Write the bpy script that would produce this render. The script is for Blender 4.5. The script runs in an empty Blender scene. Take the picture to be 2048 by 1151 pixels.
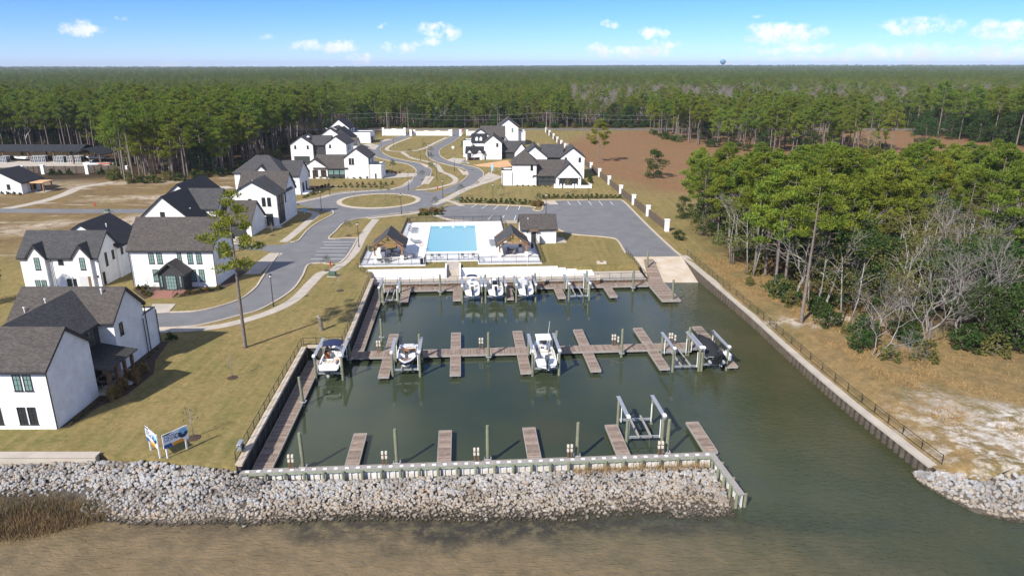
import bpy, bmesh, math, random
import numpy as np
from mathutils import Vector, Matrix
from mathutils.geometry import tessellate_polygon
R = math.radians
random.seed(7)
SC = bpy.context.scene
COL = SC.collection
GZ = 2.0            # level of the land; the water is at 0
# ------------------------------------------------------------------ camera
CAMH, FPX, HZ = 36.0, 1400.0, 132.0
PITCH = math.atan((575.5 - HZ) / FPX)
cam = bpy.data.cameras.new('camera')
cam.sensor_width = 36.0
cam.lens = FPX / 2048.0 * 36.0
cam.clip_end = 30000.0
cam.clip_start = 0.5
camo = bpy.data.objects.new('camera', cam)
COL.objects.link(camo)
camo.location = (0, 0, CAMH)
camo.rotation_euler = (math.pi / 2 - PITCH, 0, 0)
SC.camera = camo
SC.cycles.use_denoising = True
SC.cycles.max_bounces = 5
SC.cycles.diffuse_bounces = 3
SC.cycles.glossy_bounces = 3
SC.cycles.transparent_max_bounces = 5
SC.cycles.caustics_reflective = False
SC.cycles.caustics_refractive = False
# ------------------------------------------------------------------ light
SUN_EL, SUN_AZ = R(38), R(36)      # shadows fall away from the camera and to the right
sd = Vector((math.sin(SUN_AZ) * math.cos(SUN_EL), math.cos(SUN_AZ) * math.cos(SUN_EL), -math.sin(SUN_EL)))
sun = bpy.data.lights.new('sun', 'SUN')
sun.energy = 3.6
sun.angle = R(0.9)
sun.color = (1.0, 0.94, 0.85)
suno = bpy.data.objects.new('sun', sun)
COL.objects.link(suno)
suno.rotation_euler = sd.to_track_quat('-Z', 'Y').to_euler()
suno.location = (-60, -60, 120)
SC.view_settings.view_transform = 'Standard'
SC.view_settings.look = 'None'
SC.view_settings.exposure = 1.0
SC.view_settings.gamma = 1.0


def nd(t, typ, ins=None, **props):
    n = t.nodes.new(typ)
    for k, v in props.items():
        setattr(n, k, v)
    for k, v in (ins or {}).items():
        s = n.inputs[k]
        if isinstance(v, bpy.types.NodeSocket):
            t.links.new(v, s)
        else:
            s.default_value = v
    return n


def mth(t, op, a, b=0.0, c=0.0, clamp=False):
    n = nd(t, 'ShaderNodeMath', {0: a, 1: b, 2: c}, operation=op)
    n.use_clamp = clamp
    return n.outputs[0]


def mixc(t, f, a, b, mode='MIX'):
    n = nd(t, 'ShaderNodeMix', None, data_type='RGBA', blend_type=mode)
    for i, v in ((0, f), (6, a), (7, b)):
        if isinstance(v, bpy.types.NodeSocket):
            t.links.new(v, n.inputs[i])
        else:
            n.inputs[i].default_value = v if i == 0 else (*v[:3], 1.0)
    return n.outputs[2]


def noise(t, vec, scale, detail=4.0, rough=0.55, dist=0.0):
    return nd(t, 'ShaderNodeTexNoise', {'Vector': vec, 'Scale': scale, 'Detail': detail, 'Roughness': rough, 'Distortion': dist}).outputs[0]


def rng(t, v, a, b, c=0.0, d=1.0):
    return nd(t, 'ShaderNodeMapRange', {'Value': v, 'From Min': a, 'From Max': b, 'To Min': c, 'To Max': d}).outputs[0]


# ------------------------------------------------------------------ world
W = bpy.data.worlds.new('World')
SC.world = W
W.use_nodes = True
wt = W.node_tree
wt.nodes.clear()
sky = nd(wt, 'ShaderNodeTexSky', sky_type='NISHITA')
sky.sun_disc = False
sky.sun_elevation = SUN_EL
sky.sun_rotation = R(180) + SUN_AZ
sky.altitude = 30
sky.air_density = 0.7
sky.dust_density = 0.0
sky.ozone_density = 10.0
geo = nd(wt, 'ShaderNodeTexCoord').outputs['Generated']
sep = nd(wt, 'ShaderNodeSeparateXYZ', {0: geo})
# cumulus: (pixel x, pixel y, half width, half height, strength) turned into directions
CLOUDS = [(160, 57, 34, 11, 1.0), (245, 38, 12, 5, .6), (607, 93, 34, 10, .8), (680, 93, 36, 13, 1.0), (716, 119, 26, 9, .9),
          (875, 63, 46, 15, .85), (855, 86, 30, 7, .9), (798, 96, 30, 9, .8), (768, 51, 10, 6, .6), (520, 75, 20, 7, .35),
          (1207, 103, 42, 12, .95), (1290, 105, 46, 13, 1.0), (1335, 88, 38, 9, .9), (1308, 67, 28, 9, .9), (1222, 48, 16, 6, .7),
          (1570, 68, 66, 17, 1.0), (1590, 98, 80, 9, .8), (1610, 118, 90, 7, .6), (1470, 125, 34, 9, .8), (1690, 120, 60, 8, .7),
          (1745, 108, 50, 14, .9), (1830, 105, 60, 13, .8), (1840, 52, 62, 15, .8), (1770, 78, 14, 6, .6), (2015, 64, 56, 15, .95),
          (1990, 108, 95, 12, .8), (2010, 95, 60, 8, .6), (1880, 124, 110, 5, .5), (1205, 128, 60, 5, .4), (340, 128, 50, 5, .4), (1515, 36, 12, 5, .4)]
sp, cp = math.sin(PITCH), math.cos(PITCH)
az = mth(wt, 'ARCTAN2', sep.outputs[0], sep.outputs[1])
hyp = mth(wt, 'SQRT', mth(wt, 'ADD', mth(wt, 'POWER', sep.outputs[0], 2.0), mth(wt, 'POWER', sep.outputs[1], 2.0)))
el = mth(wt, 'ARCTAN2', sep.outputs[2], hyp)
az = mth(wt, 'ADD', az, mth(wt, 'MULTIPLY', mth(wt, 'SUBTRACT', noise(wt, geo, 28.0, 3.0), 0.5), 0.028))
el = mth(wt, 'ADD', el, mth(wt, 'MULTIPLY', mth(wt, 'SUBTRACT', noise(wt, geo, 46.0, 4.0, .62), 0.5), 0.024))
cm = None
for (x, y, rx, ry, s) in CLOUDS:
    xc, yc = (x - 1024) / FPX, (y - 575.5) / FPX
    d = Vector((xc, cp - yc * sp, -sp - yc * cp)).normalized()
    a0, e0 = math.atan2(d.x, d.y), math.asin(d.z)
    dx = mth(wt, 'MULTIPLY', mth(wt, 'SUBTRACT', az, a0), FPX / (rx * 1.2))
    dy = mth(wt, 'MULTIPLY', mth(wt, 'SUBTRACT', el, e0), FPX / (ry * 1.25))
    r2 = mth(wt, 'ADD', mth(wt, 'MULTIPLY', dx, dx), mth(wt, 'MULTIPLY', dy, dy))
    v = mth(wt, 'MULTIPLY', mth(wt, 'SUBTRACT', 1.0, r2, clamp=True), s)
    cm = v if cm is None else mth(wt, 'MAXIMUM', cm, v)
# cloud field goes on over the unseen sky, thickened there for white fill light
plane = nd(wt, 'ShaderNodeVectorMath', {0: geo, 1: nd(wt, 'ShaderNodeCombineXYZ', {0: mth(wt, 'MAXIMUM', sep.outputs[2], 0.12), 1: mth(wt, 'MAXIMUM', sep.outputs[2], 0.12), 2: 1.0}).outputs[0]}, operation='DIVIDE').outputs[0]
gen = rng(wt, noise(wt, plane, 1.3, 5.0, .6), .42, .62)
gen = mth(wt, 'MULTIPLY', gen, rng(wt, sep.outputs[2], .12, .2))
fine = noise(wt, geo, 60.0, 6.0, .68)
cm = mth(wt, 'MULTIPLY', cm, rng(wt, fine, .34, .62, 0.0, 1.2))
cm = mth(wt, 'MAXIMUM', cm, mth(wt, 'MULTIPLY', gen, .8), clamp=True)
cloudcol = mixc(wt, rng(wt, noise(wt, geo, 40.0, 4.0), .35, .65), (3.4, 3.6, 4.1), (4.2, 4.25, 4.35))
# clear winter air: the blue of the sky a little purer than the model's
skyc = nd(wt, 'ShaderNodeHueSaturation', {'Hue': 0.5, 'Saturation': 1.12, 'Value': 1.0, 'Color': sky.outputs[0]}).outputs[0]
skyc = mixc(wt, 1.0, skyc, (0.55, 0.50, 0.59), 'MULTIPLY')
final = mixc(wt, rng(wt, cm, .1, .75, 0, .88), skyc, cloudcol)
bg = nd(wt, 'ShaderNodeBackground', {'Color': final, 'Strength': 0.145})
nd(wt, 'ShaderNodeOutputWorld', {'Surface': bg.outputs[0]})
# ------------------------------------------------------------------ helpers


def at(x, y, z=GZ):
    """photograph pixel -> point on the level z"""
    xc, yc = (x - 1024) / FPX, (y - 575.5) / FPX
    t = (CAMH - z) / (sp + yc * cp)
    return Vector((xc * t, t * (cp - yc * sp), z))


ANG = R(4.0)
MC, MS = math.cos(ANG), math.sin(ANG)


def mar(u, v, z=0.0):
    """marina frame (u along the docks, v away from the bay) -> world"""
    return Vector((-24.3 + u * MC - v * MS, 55.0 + u * MS + v * MC, z))


class MB:
    """mesh builder; verts in world space unless xf is given"""

    def __init__(self, xf=None):
        self.v, self.f, self.xf = [], [], xf

    def add(self, vs, fs):
        b = len(self.v)
        self.v += [self.xf(p) for p in vs] if self.xf else [tuple(p) for p in vs]
        self.f += [tuple(b + i for i in f) for f in fs]
        return self

    def box(self, x0, x1, y0, y1, z0, z1):
        return self.add([(x, y, z) for z in (z0, z1) for y in (y0, y1) for x in (x0, x1)],
                        [(0, 2, 3, 1), (4, 5, 7, 6), (0, 1, 5, 4), (2, 6, 7, 3), (0, 4, 6, 2), (1, 3, 7, 5)])

    def prism(self, poly, a, b, axis='z'):
        """extrude a 2-D polygon from a to b along an axis"""
        n = len(poly)
        def P(p, h):
            return (p[0], p[1], h) if axis == 'z' else ((h, p[0], p[1]) if axis == 'x' else (p[0], h, p[1]))
        vs = [P(p, a) for p in poly] + [P(p, b) for p in poly]
        fs = [tuple(range(n)), tuple(range(2 * n - 1, n - 1, -1))]
        fs += [(i, n + i, n + (i + 1) % n, (i + 1) % n) for i in range(n)]
        return self.add(vs, fs)

    def tube(self, pts, rad, n=6, cap=True):
        pts = [Vector(p) for p in pts]
        rad = rad if isinstance(rad, (list, tuple)) else [rad] * len(pts)
        vs, fs = [], []
        for i, p in enumerate(pts):
            d = (pts[min(i + 1, len(pts) - 1)] - pts[max(i - 1, 0)])
            d = d.normalized() if d.length > 1e-6 else Vector((0, 0, 1))
            a = d.cross(Vector((0, 0, 1)) if abs(d.z) < .9 else Vector((1, 0, 0))).normalized()
            b = d.cross(a)
            for k in range(n):
                t = 2 * math.pi * k / n
                vs.append(p + (a * math.cos(t) + b * math.sin(t)) * rad[i])
        for i in range(len(pts) - 1):
            for k in range(n):
                fs.append((i * n + k, i * n + (k + 1) % n, (i + 1) * n + (k + 1) % n, (i + 1) * n + k))
        if cap:
            fs.append(tuple(range(n - 1, -1, -1)))
            fs.append(tuple((len(pts) - 1) * n + k for k in range(n)))
        return self.add(vs, fs)

    def bar(self, p, q, w, h):
        """rectangular bar from p to q, w wide, h tall"""
        p, q = Vector(p), Vector(q)
        d = (q - p).normalized()
        s = d.cross(Vector((0, 0, 1)))
        s = s.normalized() if s.length > 1e-4 else Vector((1, 0, 0))
        u = s.cross(d).normalized()
        vs = [e + s * (w / 2 * i) + u * (h / 2 * j) for e in (p, q) for i, j in ((-1, -1), (1, -1), (1, 1), (-1, 1))]
        return self.add(vs, [(3, 2, 1, 0), (4, 5, 6, 7), (0, 1, 5, 4), (1, 2, 6, 5), (2, 3, 7, 6), (3, 0, 4, 7)])

    def loft(self, rows, closed=False, cap=False):
        n = len(rows[0])
        vs = [p for r in rows for p in r]
        fs = []
        for i in range(len(rows) - 1):
            for k in range(n if closed else n - 1):
                fs.append((i * n + k, i * n + (k + 1) % n, (i + 1) * n + (k + 1) % n, (i + 1) * n + k))
        if cap:
            fs.append(tuple(range(n - 1, -1, -1)))
            fs.append(tuple((len(rows) - 1) * n + k for k in range(n)))
        return self.add(vs, fs)

    def poly(self, pts):
        """flat polygon (may be concave)"""
        tri = tessellate_polygon([[Vector(p) for p in pts]])
        out = []
        for t in tri:
            a, b, c = (Vector(pts[i]) for i in t)
            out.append(tuple(t) if (b - a).cross(c - a).z > 0 else (t[0], t[2], t[1]))
        return self.add(pts, out)

    def ribbon(self, pts, w, z=None):
        pts = [Vector(p) for p in pts]
        vs, fs = [], []
        for i, p in enumerate(pts):
            d = pts[min(i + 1, len(pts) - 1)] - pts[max(i - 1, 0)]
            s = Vector((-d.y, d.x, 0)).normalized() * (w / 2)
            zz = p.z if z is None else z
            vs += [(p.x + s.x, p.y + s.y, zz), (p.x - s.x, p.y - s.y, zz)]
        for i in range(len(pts) - 1):
            fs.append((2 * i + 1, 2 * i + 3, 2 * i + 2, 2 * i))
        return self.add(vs, fs)

    def kerb(self, pts, w, z0, z1):
        pts = [Vector(p) for p in pts]
        rows = []
        for i, p in enumerate(pts):
            d = pts[min(i + 1, len(pts) - 1)] - pts[max(i - 1, 0)]
            s = Vector((-d.y, d.x, 0)).normalized() * (w / 2)
            rows.append([(p.x + s.x, p.y + s.y, z0), (p.x + s.x, p.y + s.y, z1), (p.x - s.x, p.y - s.y, z1), (p.x - s.x, p.y - s.y, z0)])
        return self.loft(rows, True, True)


def smooth(pts, n=6):
    pts = [Vector(p) for p in pts]
    out = []
    for i in range(len(pts) - 1):
        p0, p1, p2, p3 = pts[max(i - 1, 0)], pts[i], pts[i + 1], pts[min(i + 2, len(pts) - 1)]
        for k in range(n):
            t = k / n
            out.append(0.5 * ((2 * p1) + (p2 - p0) * t + (2 * p0 - 5 * p1 + 4 * p2 - p3) * t * t + (3 * p1 - p0 - 3 * p2 + p3) * t ** 3))
    out.append(pts[-1])
    return out


def tag(o, label=None, cat=None, group=None, kind=None):
    if label: o['label'] = label
    if cat: o['category'] = cat
    if group: o['group'] = group
    if kind: o['kind'] = kind
    return o


INV = {}


def thing(name, label, cat, loc=(0, 0, 0), rz=0.0, group=None):
    o = bpy.data.objects.new(name, None)
    o.empty_display_size = 0.3
    COL.objects.link(o)
    o.location = loc
    o.rotation_euler = (0, 0, rz)
    INV[o] = (Matrix.Translation(Vector(loc)) @ Matrix.Rotation(rz, 4, 'Z')).inverted()
    return tag(o, label, cat, group)


def mesh(name, v, f, mat, flat=True):
    me = bpy.data.meshes.new(name)
    me.from_pydata([tuple(p) for p in v], [], f)
    if mat: me.materials.append(mat)
    if not flat:
        me.polygons.foreach_set('use_smooth', [True] * len(me.polygons))
    me.update()
    return me


def fixn(me):
    bm = bmesh.new()
    bm.from_mesh(me)
    bmesh.ops.recalc_face_normals(bm, faces=bm.faces)
    bm.to_mesh(me)
    bm.free()


def obj(name, mb, mat, parent=None, label=None, cat=None, group=None, kind=None, smoothed=False, world=True, recalc=False, bevel=0):
    """one mesh object; world-space verts are brought into the parent's frame, or centred at the base if it has no parent"""
    v = mb.v
    loc = None
    if parent is not None:
        if world:
            root = parent
            while root not in INV: root = root.parent
            m = INV[root]
            v = [m @ Vector(p) for p in v]
    elif world:
        a = np.array(v)
        loc = Vector(((a[:, 0].min() + a[:, 0].max()) / 2, (a[:, 1].min() + a[:, 1].max()) / 2, a[:, 2].min()))
        v = (a - np.array(loc)).tolist()
    me = mesh(name, v, mb.f, mat, not smoothed)
    if recalc: fixn(me)
    o = bpy.data.objects.new(name, me)
    COL.objects.link(o)
    if parent is not None: o.parent = parent
    if loc is not None:
        o.location = loc
        INV[o] = Matrix.Translation(loc).inverted()
    if bevel:
        b = o.modifiers.new('bevel', 'BEVEL')
        b.width = bevel
        b.segments = 2
        b.limit_method = 'ANGLE'
    return tag(o, label, cat, group, kind)


def copy_tree(o, loc=None, rz=None, scale=None, label=None, group=None, parent=None):
    c = o.copy()
    COL.objects.link(c)
    c.parent = parent
    if loc is not None: c.location = loc
    if rz is not None: c.rotation_euler = (0, 0, rz)
    if scale is not None: c.scale = (scale,) * 3 if not isinstance(scale, tuple) else scale
    if label: c['label'] = label
    if group: c['group'] = group
    for ch in list(o.children):
        copy_tree(ch, parent=c)
    return c


ORD = ['first', 'second', 'third', 'fourth', 'fifth', 'sixth', 'seventh', 'eighth', 'ninth', 'tenth', 'eleventh', 'twelfth', 'thirteenth', 'fourteenth', 'fifteenth', 'sixteenth',
       'seventeenth', 'eighteenth', 'nineteenth', 'twentieth', 'twenty-first', 'twenty-second', 'twenty-third', 'twenty-fourth', 'twenty-fifth', 'twenty-sixth', 'twenty-seventh', 'twenty-eighth', 'twenty-ninth', 'thirtieth']

# ------------------------------------------------------------------ materials
MAT = {}


def mat(name, col, rough=0.7, var=0.0, vscale=3.0, bump=0.0, bscale=20.0, col2=None, metal=0.0, island=0.0, objrand=0.0, spec=0.5, coat=0.0, space='Position'):
    """plain principled material with noise variation in colour, per-piece variation and fine relief"""
    m = bpy.data.materials.new(name)
    m.use_nodes = True
    t = m.node_tree
    b = t.nodes['Principled BSDF']
    g = nd(t, 'ShaderNodeNewGeometry')
    pos = g.outputs['Position']
    c = (*col[:3], 1)
    out = None
    if col2 or var:
        c2 = col2 or tuple(x * (1 - var) for x in col)
        f = rng(t, noise(t, pos, vscale, 5.0, .6), .32, .68)
        out = mixc(t, f, col, c2)
    if island or objrand:
        r = g.outputs['Random Per Island'] if island else nd(t, 'ShaderNodeObjectInfo').outputs['Random']
        amt = island or objrand
        val = rng(t, r, 0, 1, 1 - amt, 1 + amt)
        base = out if out is not None else nd(t, 'ShaderNodeRGB').outputs[0]
        if out is None: base.default_value = c
        out = mixc(t, 1.0, base, nd(t, 'ShaderNodeCombineColor', {0: val, 1: val, 2: val}).outputs[0], 'MULTIPLY')
    if out is not None: t.links.new(out, b.inputs['Base Color'])
    else: b.inputs['Base Color'].default_value = c
    b.inputs['Roughness'].default_value = rough
    b.inputs['Metallic'].default_value = metal
    b.inputs['Specular IOR Level'].default_value = spec
    b.inputs['Coat Weight'].default_value = coat
    if bump:
        bn = nd(t, 'ShaderNodeBump', {'Strength': bump, 'Distance': 0.05, 'Height': noise(t, pos, bscale, 4.0, .6)})
        t.links.new(bn.outputs[0], b.inputs['Normal'])
    MAT[name] = m
    return m


def brick(name, col, col2, bw, rh, rough=.8, mortar=None, strength=.35, off=.5, msize=.012, vert=True):
    """courses: painted brick, shingles, siding boards (from object position, so it wraps every wall)"""
    m = bpy.data.materials.new(name)
    m.use_nodes = True
    t = m.node_tree
    b = t.nodes['Principled BSDF']
    g = nd(t, 'ShaderNodeNewGeometry')
    s = nd(t, 'ShaderNodeSeparateXYZ', {0: g.outputs['Position']})
    nz = nd(t, 'ShaderNodeSeparateXYZ', {0: g.outputs['Normal']})
    # along = x where the face looks along y, else y
    f = mth(t, 'GREATER_THAN', mth(t, 'ABSOLUTE', nz.outputs[0]), mth(t, 'ABSOLUTE', nz.outputs[1]))
    along = nd(t, 'ShaderNodeMix', {0: f, 2: s.outputs[0], 3: s.outputs[1]}, data_type='FLOAT').outputs[0]
    up = s.outputs[2]
    vec = nd(t, 'ShaderNodeCombineXYZ', {0: along, 1: up, 2: 0.0}).outputs[0]
    br = nd(t, 'ShaderNodeTexBrick', {'Vector': vec, 'Color1': (*col, 1), 'Color2': (*col2, 1), 'Mortar': (*(mortar or tuple(x * .8 for x in col)), 1), 'Scale': 1.0, 'Mortar Size': msize, 'Mortar Smooth': .3, 'Bias': 0.0, 'Brick Width': bw, 'Row Height': rh})
    br.offset = off
    n1 = rng(t, noise(t, g.outputs['Position'], .8, 6.0, .65), .3, .7, .86, 1.1)
    n2 = rng(t, noise(t, g.outputs['Position'], 7.0, 3.0, .7), .3, .7, .9, 1.08)
    k = mth(t, 'MULTIPLY', n1, n2)
    c = mixc(t, 1.0, br.outputs[0], nd(t, 'ShaderNodeCombineColor', {0: k, 1: k, 2: k}).outputs[0], 'MULTIPLY')
    t.links.new(c, b.inputs['Base Color'])
    b.inputs['Roughness'].default_value = rough
    b.inputs['Specular IOR Level'].default_value = .3
    bn = nd(t, 'ShaderNodeBump', {'Strength': strength, 'Distance': 0.02, 'Height': mth(t, 'SUBTRACT', 1.0, br.outputs[1])})
    t.links.new(bn.outputs[0], b.inputs['Normal'])
    MAT[name] = m
    return m


def leafmat(name, col, col2, trans=.35, wood=None):
    m = bpy.data.materials.new(name)
    m.use_nodes = True
    t = m.node_tree
    t.nodes.clear()
    g = nd(t, 'ShaderNodeNewGeometry')
    oi = nd(t, 'ShaderNodeObjectInfo')
    a = nd(t, 'ShaderNodeAttribute', attribute_name='puff')
    r = mth(t, 'ADD', mth(t, 'MULTIPLY', a.outputs['Fac'], .55), mth(t, 'MULTIPLY', oi.outputs['Random'], .45))
    c = mixc(t, r, col, col2)
    v = rng(t, g.outputs['Random Per Island'], 0, 1, .7, 1.3)
    c = mixc(t, 1.0, c, nd(t, 'ShaderNodeCombineColor', {0: v, 1: v, 2: v}).outputs[0], 'MULTIPLY')
    hs = nd(t, 'ShaderNodeHueSaturation', {'Hue': rng(t, oi.outputs['Random'], 0, 1, .48, .515), 'Saturation': 1.0, 'Value': rng(t, oi.outputs['Random'], 0, 1, .8, 1.2), 'Color': c})
    d = nd(t, 'ShaderNodeBsdfDiffuse', {'Color': hs.outputs[0]})
    tr = nd(t, 'ShaderNodeBsdfTranslucent', {'Color': hs.outputs[0]})
    mx = nd(t, 'ShaderNodeMixShader', {0: trans, 1: d.outputs[0], 2: tr.outputs[0]})
    nd(t, 'ShaderNodeOutputMaterial', {'Surface': mx.outputs[0]})
    MAT[name] = m
    return m


mat('asphalt', (.13, .131, .136), .9, col2=(.17, .17, .174), vscale=.35, bump=.15, bscale=60)
mat('concrete', (.46, .41, .34), .9, col2=(.36, .32, .27), vscale=.6, bump=.1, bscale=40)
mat('kerb_concrete', (.5, .43, .34), .9, col2=(.4, .34, .27), vscale=1.2)
mat('pool_deck', (.72, .73, .73), .8, var=.08, vscale=1.0)
mat('white_paint', (.8, .8, .79), .6, var=.06, vscale=1.0)
mat('white_wall', (.8, .8, .79), .75, var=.08, vscale=.5, bump=.1, bscale=30)
brick('white_brick', (.8, .8, .79), (.75, .755, .75), .22, .075, .75, (.7, .7, .7), .3, msize=.008)
brick('shingle_brown', (.105, .092, .082), (.062, .056, .053), .32, .09, .95, (.04, .037, .036), .5, msize=.006)
brick('shingle_grey', (.085, .083, .083), (.05, .05, .053), .32, .09, .95, (.034, .034, .036), .5, msize=.006)
brick('shingle_dark', (.034, .036, .042), (.022, .024, .03), .32, .09, .95, (.015, .016, .02), .5, msize=.006)
brick('dark_siding', (.045, .047, .05), (.05, .052, .055), 30.0, .18, .7, (.02, .02, .022), .5, msize=.01)
mat('dark_trim', (.022, .023, .026), .55)
mat('dark_metal', (.02, .02, .022), .45, metal=.0)
mat('metal_roof', (.045, .043, .042), .4, var=.2, vscale=.8)
mat('timber', (.3, .155, .062), .75, col2=(.22, .11, .045), vscale=4.0)
mat('timber_dark', (.19, .1, .05), .8, col2=(.13, .07, .035), vscale=4.0)
mat('decking', (.27, .21, .165), .9, col2=(.19, .14, .11), vscale=2.0, island=.33)
mat('fascia_wood', (.33, .31, .29), .9, col2=(.24, .22, .2), vscale=3.0)
mat('piling_wood', (.2, .215, .135), .9, col2=(.15, .15, .1), vscale=2.5, bump=.3, bscale=8)
mat('wale_wood', (.26, .3, .22), .9, col2=(.2, .22, .16), vscale=2.0)
mat('bulkhead_wood', (.19, .12, .075), .9, col2=(.1, .07, .05), vscale=2.0, island=.25)
mat('vinyl_white', (.68, .69, .69), .6, col2=(.5, .46, .4), vscale=1.4)
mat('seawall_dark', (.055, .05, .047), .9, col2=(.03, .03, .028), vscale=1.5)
mat('cap_stone', (.5, .45, .38), .9, col2=(.42, .33, .23), vscale=.5)
mat('galvanised', (.5, .52, .54), .4, metal=.6, var=.15)
mat('aluminium', (.62, .64, .66), .35, metal=.5)
mat('gelcoat', (.82, .83, .83), .25, coat=.4)
mat('gelcoat_grey', (.5, .51, .52), .35)
mat('boat_floor', (.62, .62, .6), .6)
mat('navy_canvas', (.012, .022, .075), .85)
mat('black_canvas', (.012, .013, .016), .85)
mat('navy_gelcoat', (.012, .024, .06), .2, coat=.5)
mat('seat_tan', (.3, .13, .06), .6)
mat('seat_cream', (.58, .52, .43), .6)
mat('cowl_grey', (.06, .075, .09), .3, coat=.4)
mat('cowl_black', (.014, .015, .017), .3, coat=.4)
mat('red_paint', (.45, .03, .02), .5)
mat('green_box', (.06, .1, .07), .6)
mat('soil_mulch', (.045, .028, .02), 1.0, col2=(.07, .045, .03), vscale=4)
mat('rubber', (.012, .012, .012), .8)
mat('bark', (.2, .165, .145), .95, col2=(.12, .095, .08), vscale=3.0)
mat('bark_pale', (.34, .31, .28), .95, col2=(.22, .2, .18), vscale=2.0)
mat('twig', (.27, .25, .235), .95, col2=(.2, .17, .15), vscale=2.0)
mat('brick_red', (.24, .1, .075), .9, col2=(.3, .16, .12), vscale=6.0)
mat('sling_grey', (.2, .205, .21), .8)
mat('yellow', (.65, .4, .02), .6)
mat('sign_white', (.8, .81, .82), .4)
mat('sign_navy', (.01, .025, .09), .4)
mat('sign_blue', (.02, .09, .28), .4)
mat('sign_sky', (.22, .5, .75), .4)
mat('sign_orange', (.75, .3, .02), .4)
mat('fence_wood', (.13, .1, .075), .9, col2=(.09, .07, .055), vscale=2.0)
mat('tank_blue', (.09, .24, .4), .5)
mat('car_dark', (.012, .016, .022), .2, coat=1.0)
mat('car_white', (.75, .76, .77), .25, coat=.8)
mat('kayak_red', (.6, .1, .05), .5)
mat('lumber', (.55, .35, .18), .8, island=.25)
mat('lamp_glass', (.7, .7, .65), .3)
mat('dry_grass', (.3, .19, .075), .95, island=.4)
mat('reed', (.2, .125, .055), .95, island=.45, col2=(.11, .085, .035), vscale=.7)


def glassmat(name, col, rough=.05):
    m = mat(name, col, rough, spec=.6)
    t = m.node_tree
    b = t.nodes['Principled BSDF']
    b.inputs['Specular IOR Level'].default_value = .9
    return m


glassmat('glass_green', (.17, .27, .25))  # base colour lightened to stand in for the sky reflected in the panes
glassmat('glass_dark', (.02, .025, .03))
glassmat('glass_screen', (.04, .047, .046), .3)


def rockmat(name, per_object):
    m = bpy.data.materials.new(name)
    m.use_nodes = True
    t = m.node_tree
    b = t.nodes['Principled BSDF']
    g = nd(t, 'ShaderNodeNewGeometry')
    r = nd(t, 'ShaderNodeObjectInfo').outputs['Random'] if per_object else g.outputs['Random Per Island']
    ramp = nd(t, 'ShaderNodeValToRGB', {0: r})
    e = ramp.color_ramp.elements
    e[0].position, e[0].color = 0.0, (.27, .28, .3, 1)
    e[1].position, e[1].color = 1.0, (.48, .445, .4, 1)
    for p, c in ((.2, (.44, .44, .43, 1)), (.38, (.34, .36, .39, 1)), (.55, (.52, .5, .475, 1)), (.7, (.4, .38, .35, 1)), (.85, (.43, .37, .28, 1)), (.95, (.37, .26, .17, 1))):
        k = e.new(p)
        k.color = c
    pos = g.outputs['Position']
    z = nd(t, 'ShaderNodeSeparateXYZ', {0: pos}).outputs[2]
    zz = mth(t, 'ADD', z, mth(t, 'MULTIPLY', mth(t, 'SUBTRACT', noise(t, pos, .8, 3.0), .5), .3))
    c = mixc(t, rng(t, noise(t, pos, 7.0, 4.0), .35, .7), ramp.outputs[0], (.33, .3, .26), 'MULTIPLY')
    c = mixc(t, rng(t, noise(t, pos, 7.0, 4.0), .3, .75, .0, .6), ramp.outputs[0], (.17, .155, .135))
    c = mixc(t, rng(t, noise(t, pos, .35, 5.0, .7), .46, .62, 0, .65), c, (.14, .12, .1))
    c = mixc(t, 1.0, c, (.92, .91, .9), 'MULTIPLY')
    # brown weathered band above the tide line and dark algae at it: stains the stones really carry
    c = mixc(t, rng(t, zz, .5, .22, 0, .5), c, (.31, .235, .15))
    c = mixc(t, rng(t, zz, .24, .1), c, (.035, .029, .019))
    t.links.new(c, b.inputs['Base Color'])
    b.inputs['Roughness'].default_value = .9
    bn = nd(t, 'ShaderNodeBump', {'Strength': .5, 'Distance': .04, 'Height': noise(t, pos, 14.0, 4.0)})
    t.links.new(bn.outputs[0], b.inputs['Normal'])
    MAT[name] = m


rockmat('rock_one', True)
rockmat('rock_many', False)
leafmat('pine_needles', (.205, .26, .036), (.115, .165, .028), .42)
leafmat('pine_bright', (.26, .3, .04), (.165, .215, .035), .42)
leafmat('oak_leaves', (.06, .1, .028), (.035, .065, .02), .25)
leafmat('olive_leaves', (.2, .19, .06), (.115, .13, .042), .35)
leafmat('rust_leaves', (.2, .1, .04), (.12, .085, .035), .3)
leafmat('shrub_leaves', (.07, .1, .03), (.035, .06, .02), .25)
leafmat('grass_plume', (.33, .24, .1), (.2, .14, .06), .3)
leafmat('autumn_shrub', (.24, .15, .04), (.12, .06, .03), .3)
# ------------------------------------------------------------------ ground
def ell(t, vec, cx, cy, rx, ry, ang=0.0, soft=.35):
    mp = nd(t, 'ShaderNodeMapping', {0: vec, 1: (cx, cy, 0), 2: (0, 0, ang), 3: (rx, ry, 1e6)}, vector_type='TEXTURE').outputs[0]
    ln = nd(t, 'ShaderNodeVectorMath', {0: mp}, operation='LENGTH').outputs['Value']
    return rng(t, ln, 1 - soft, 1 + soft, 1, 0)


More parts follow.
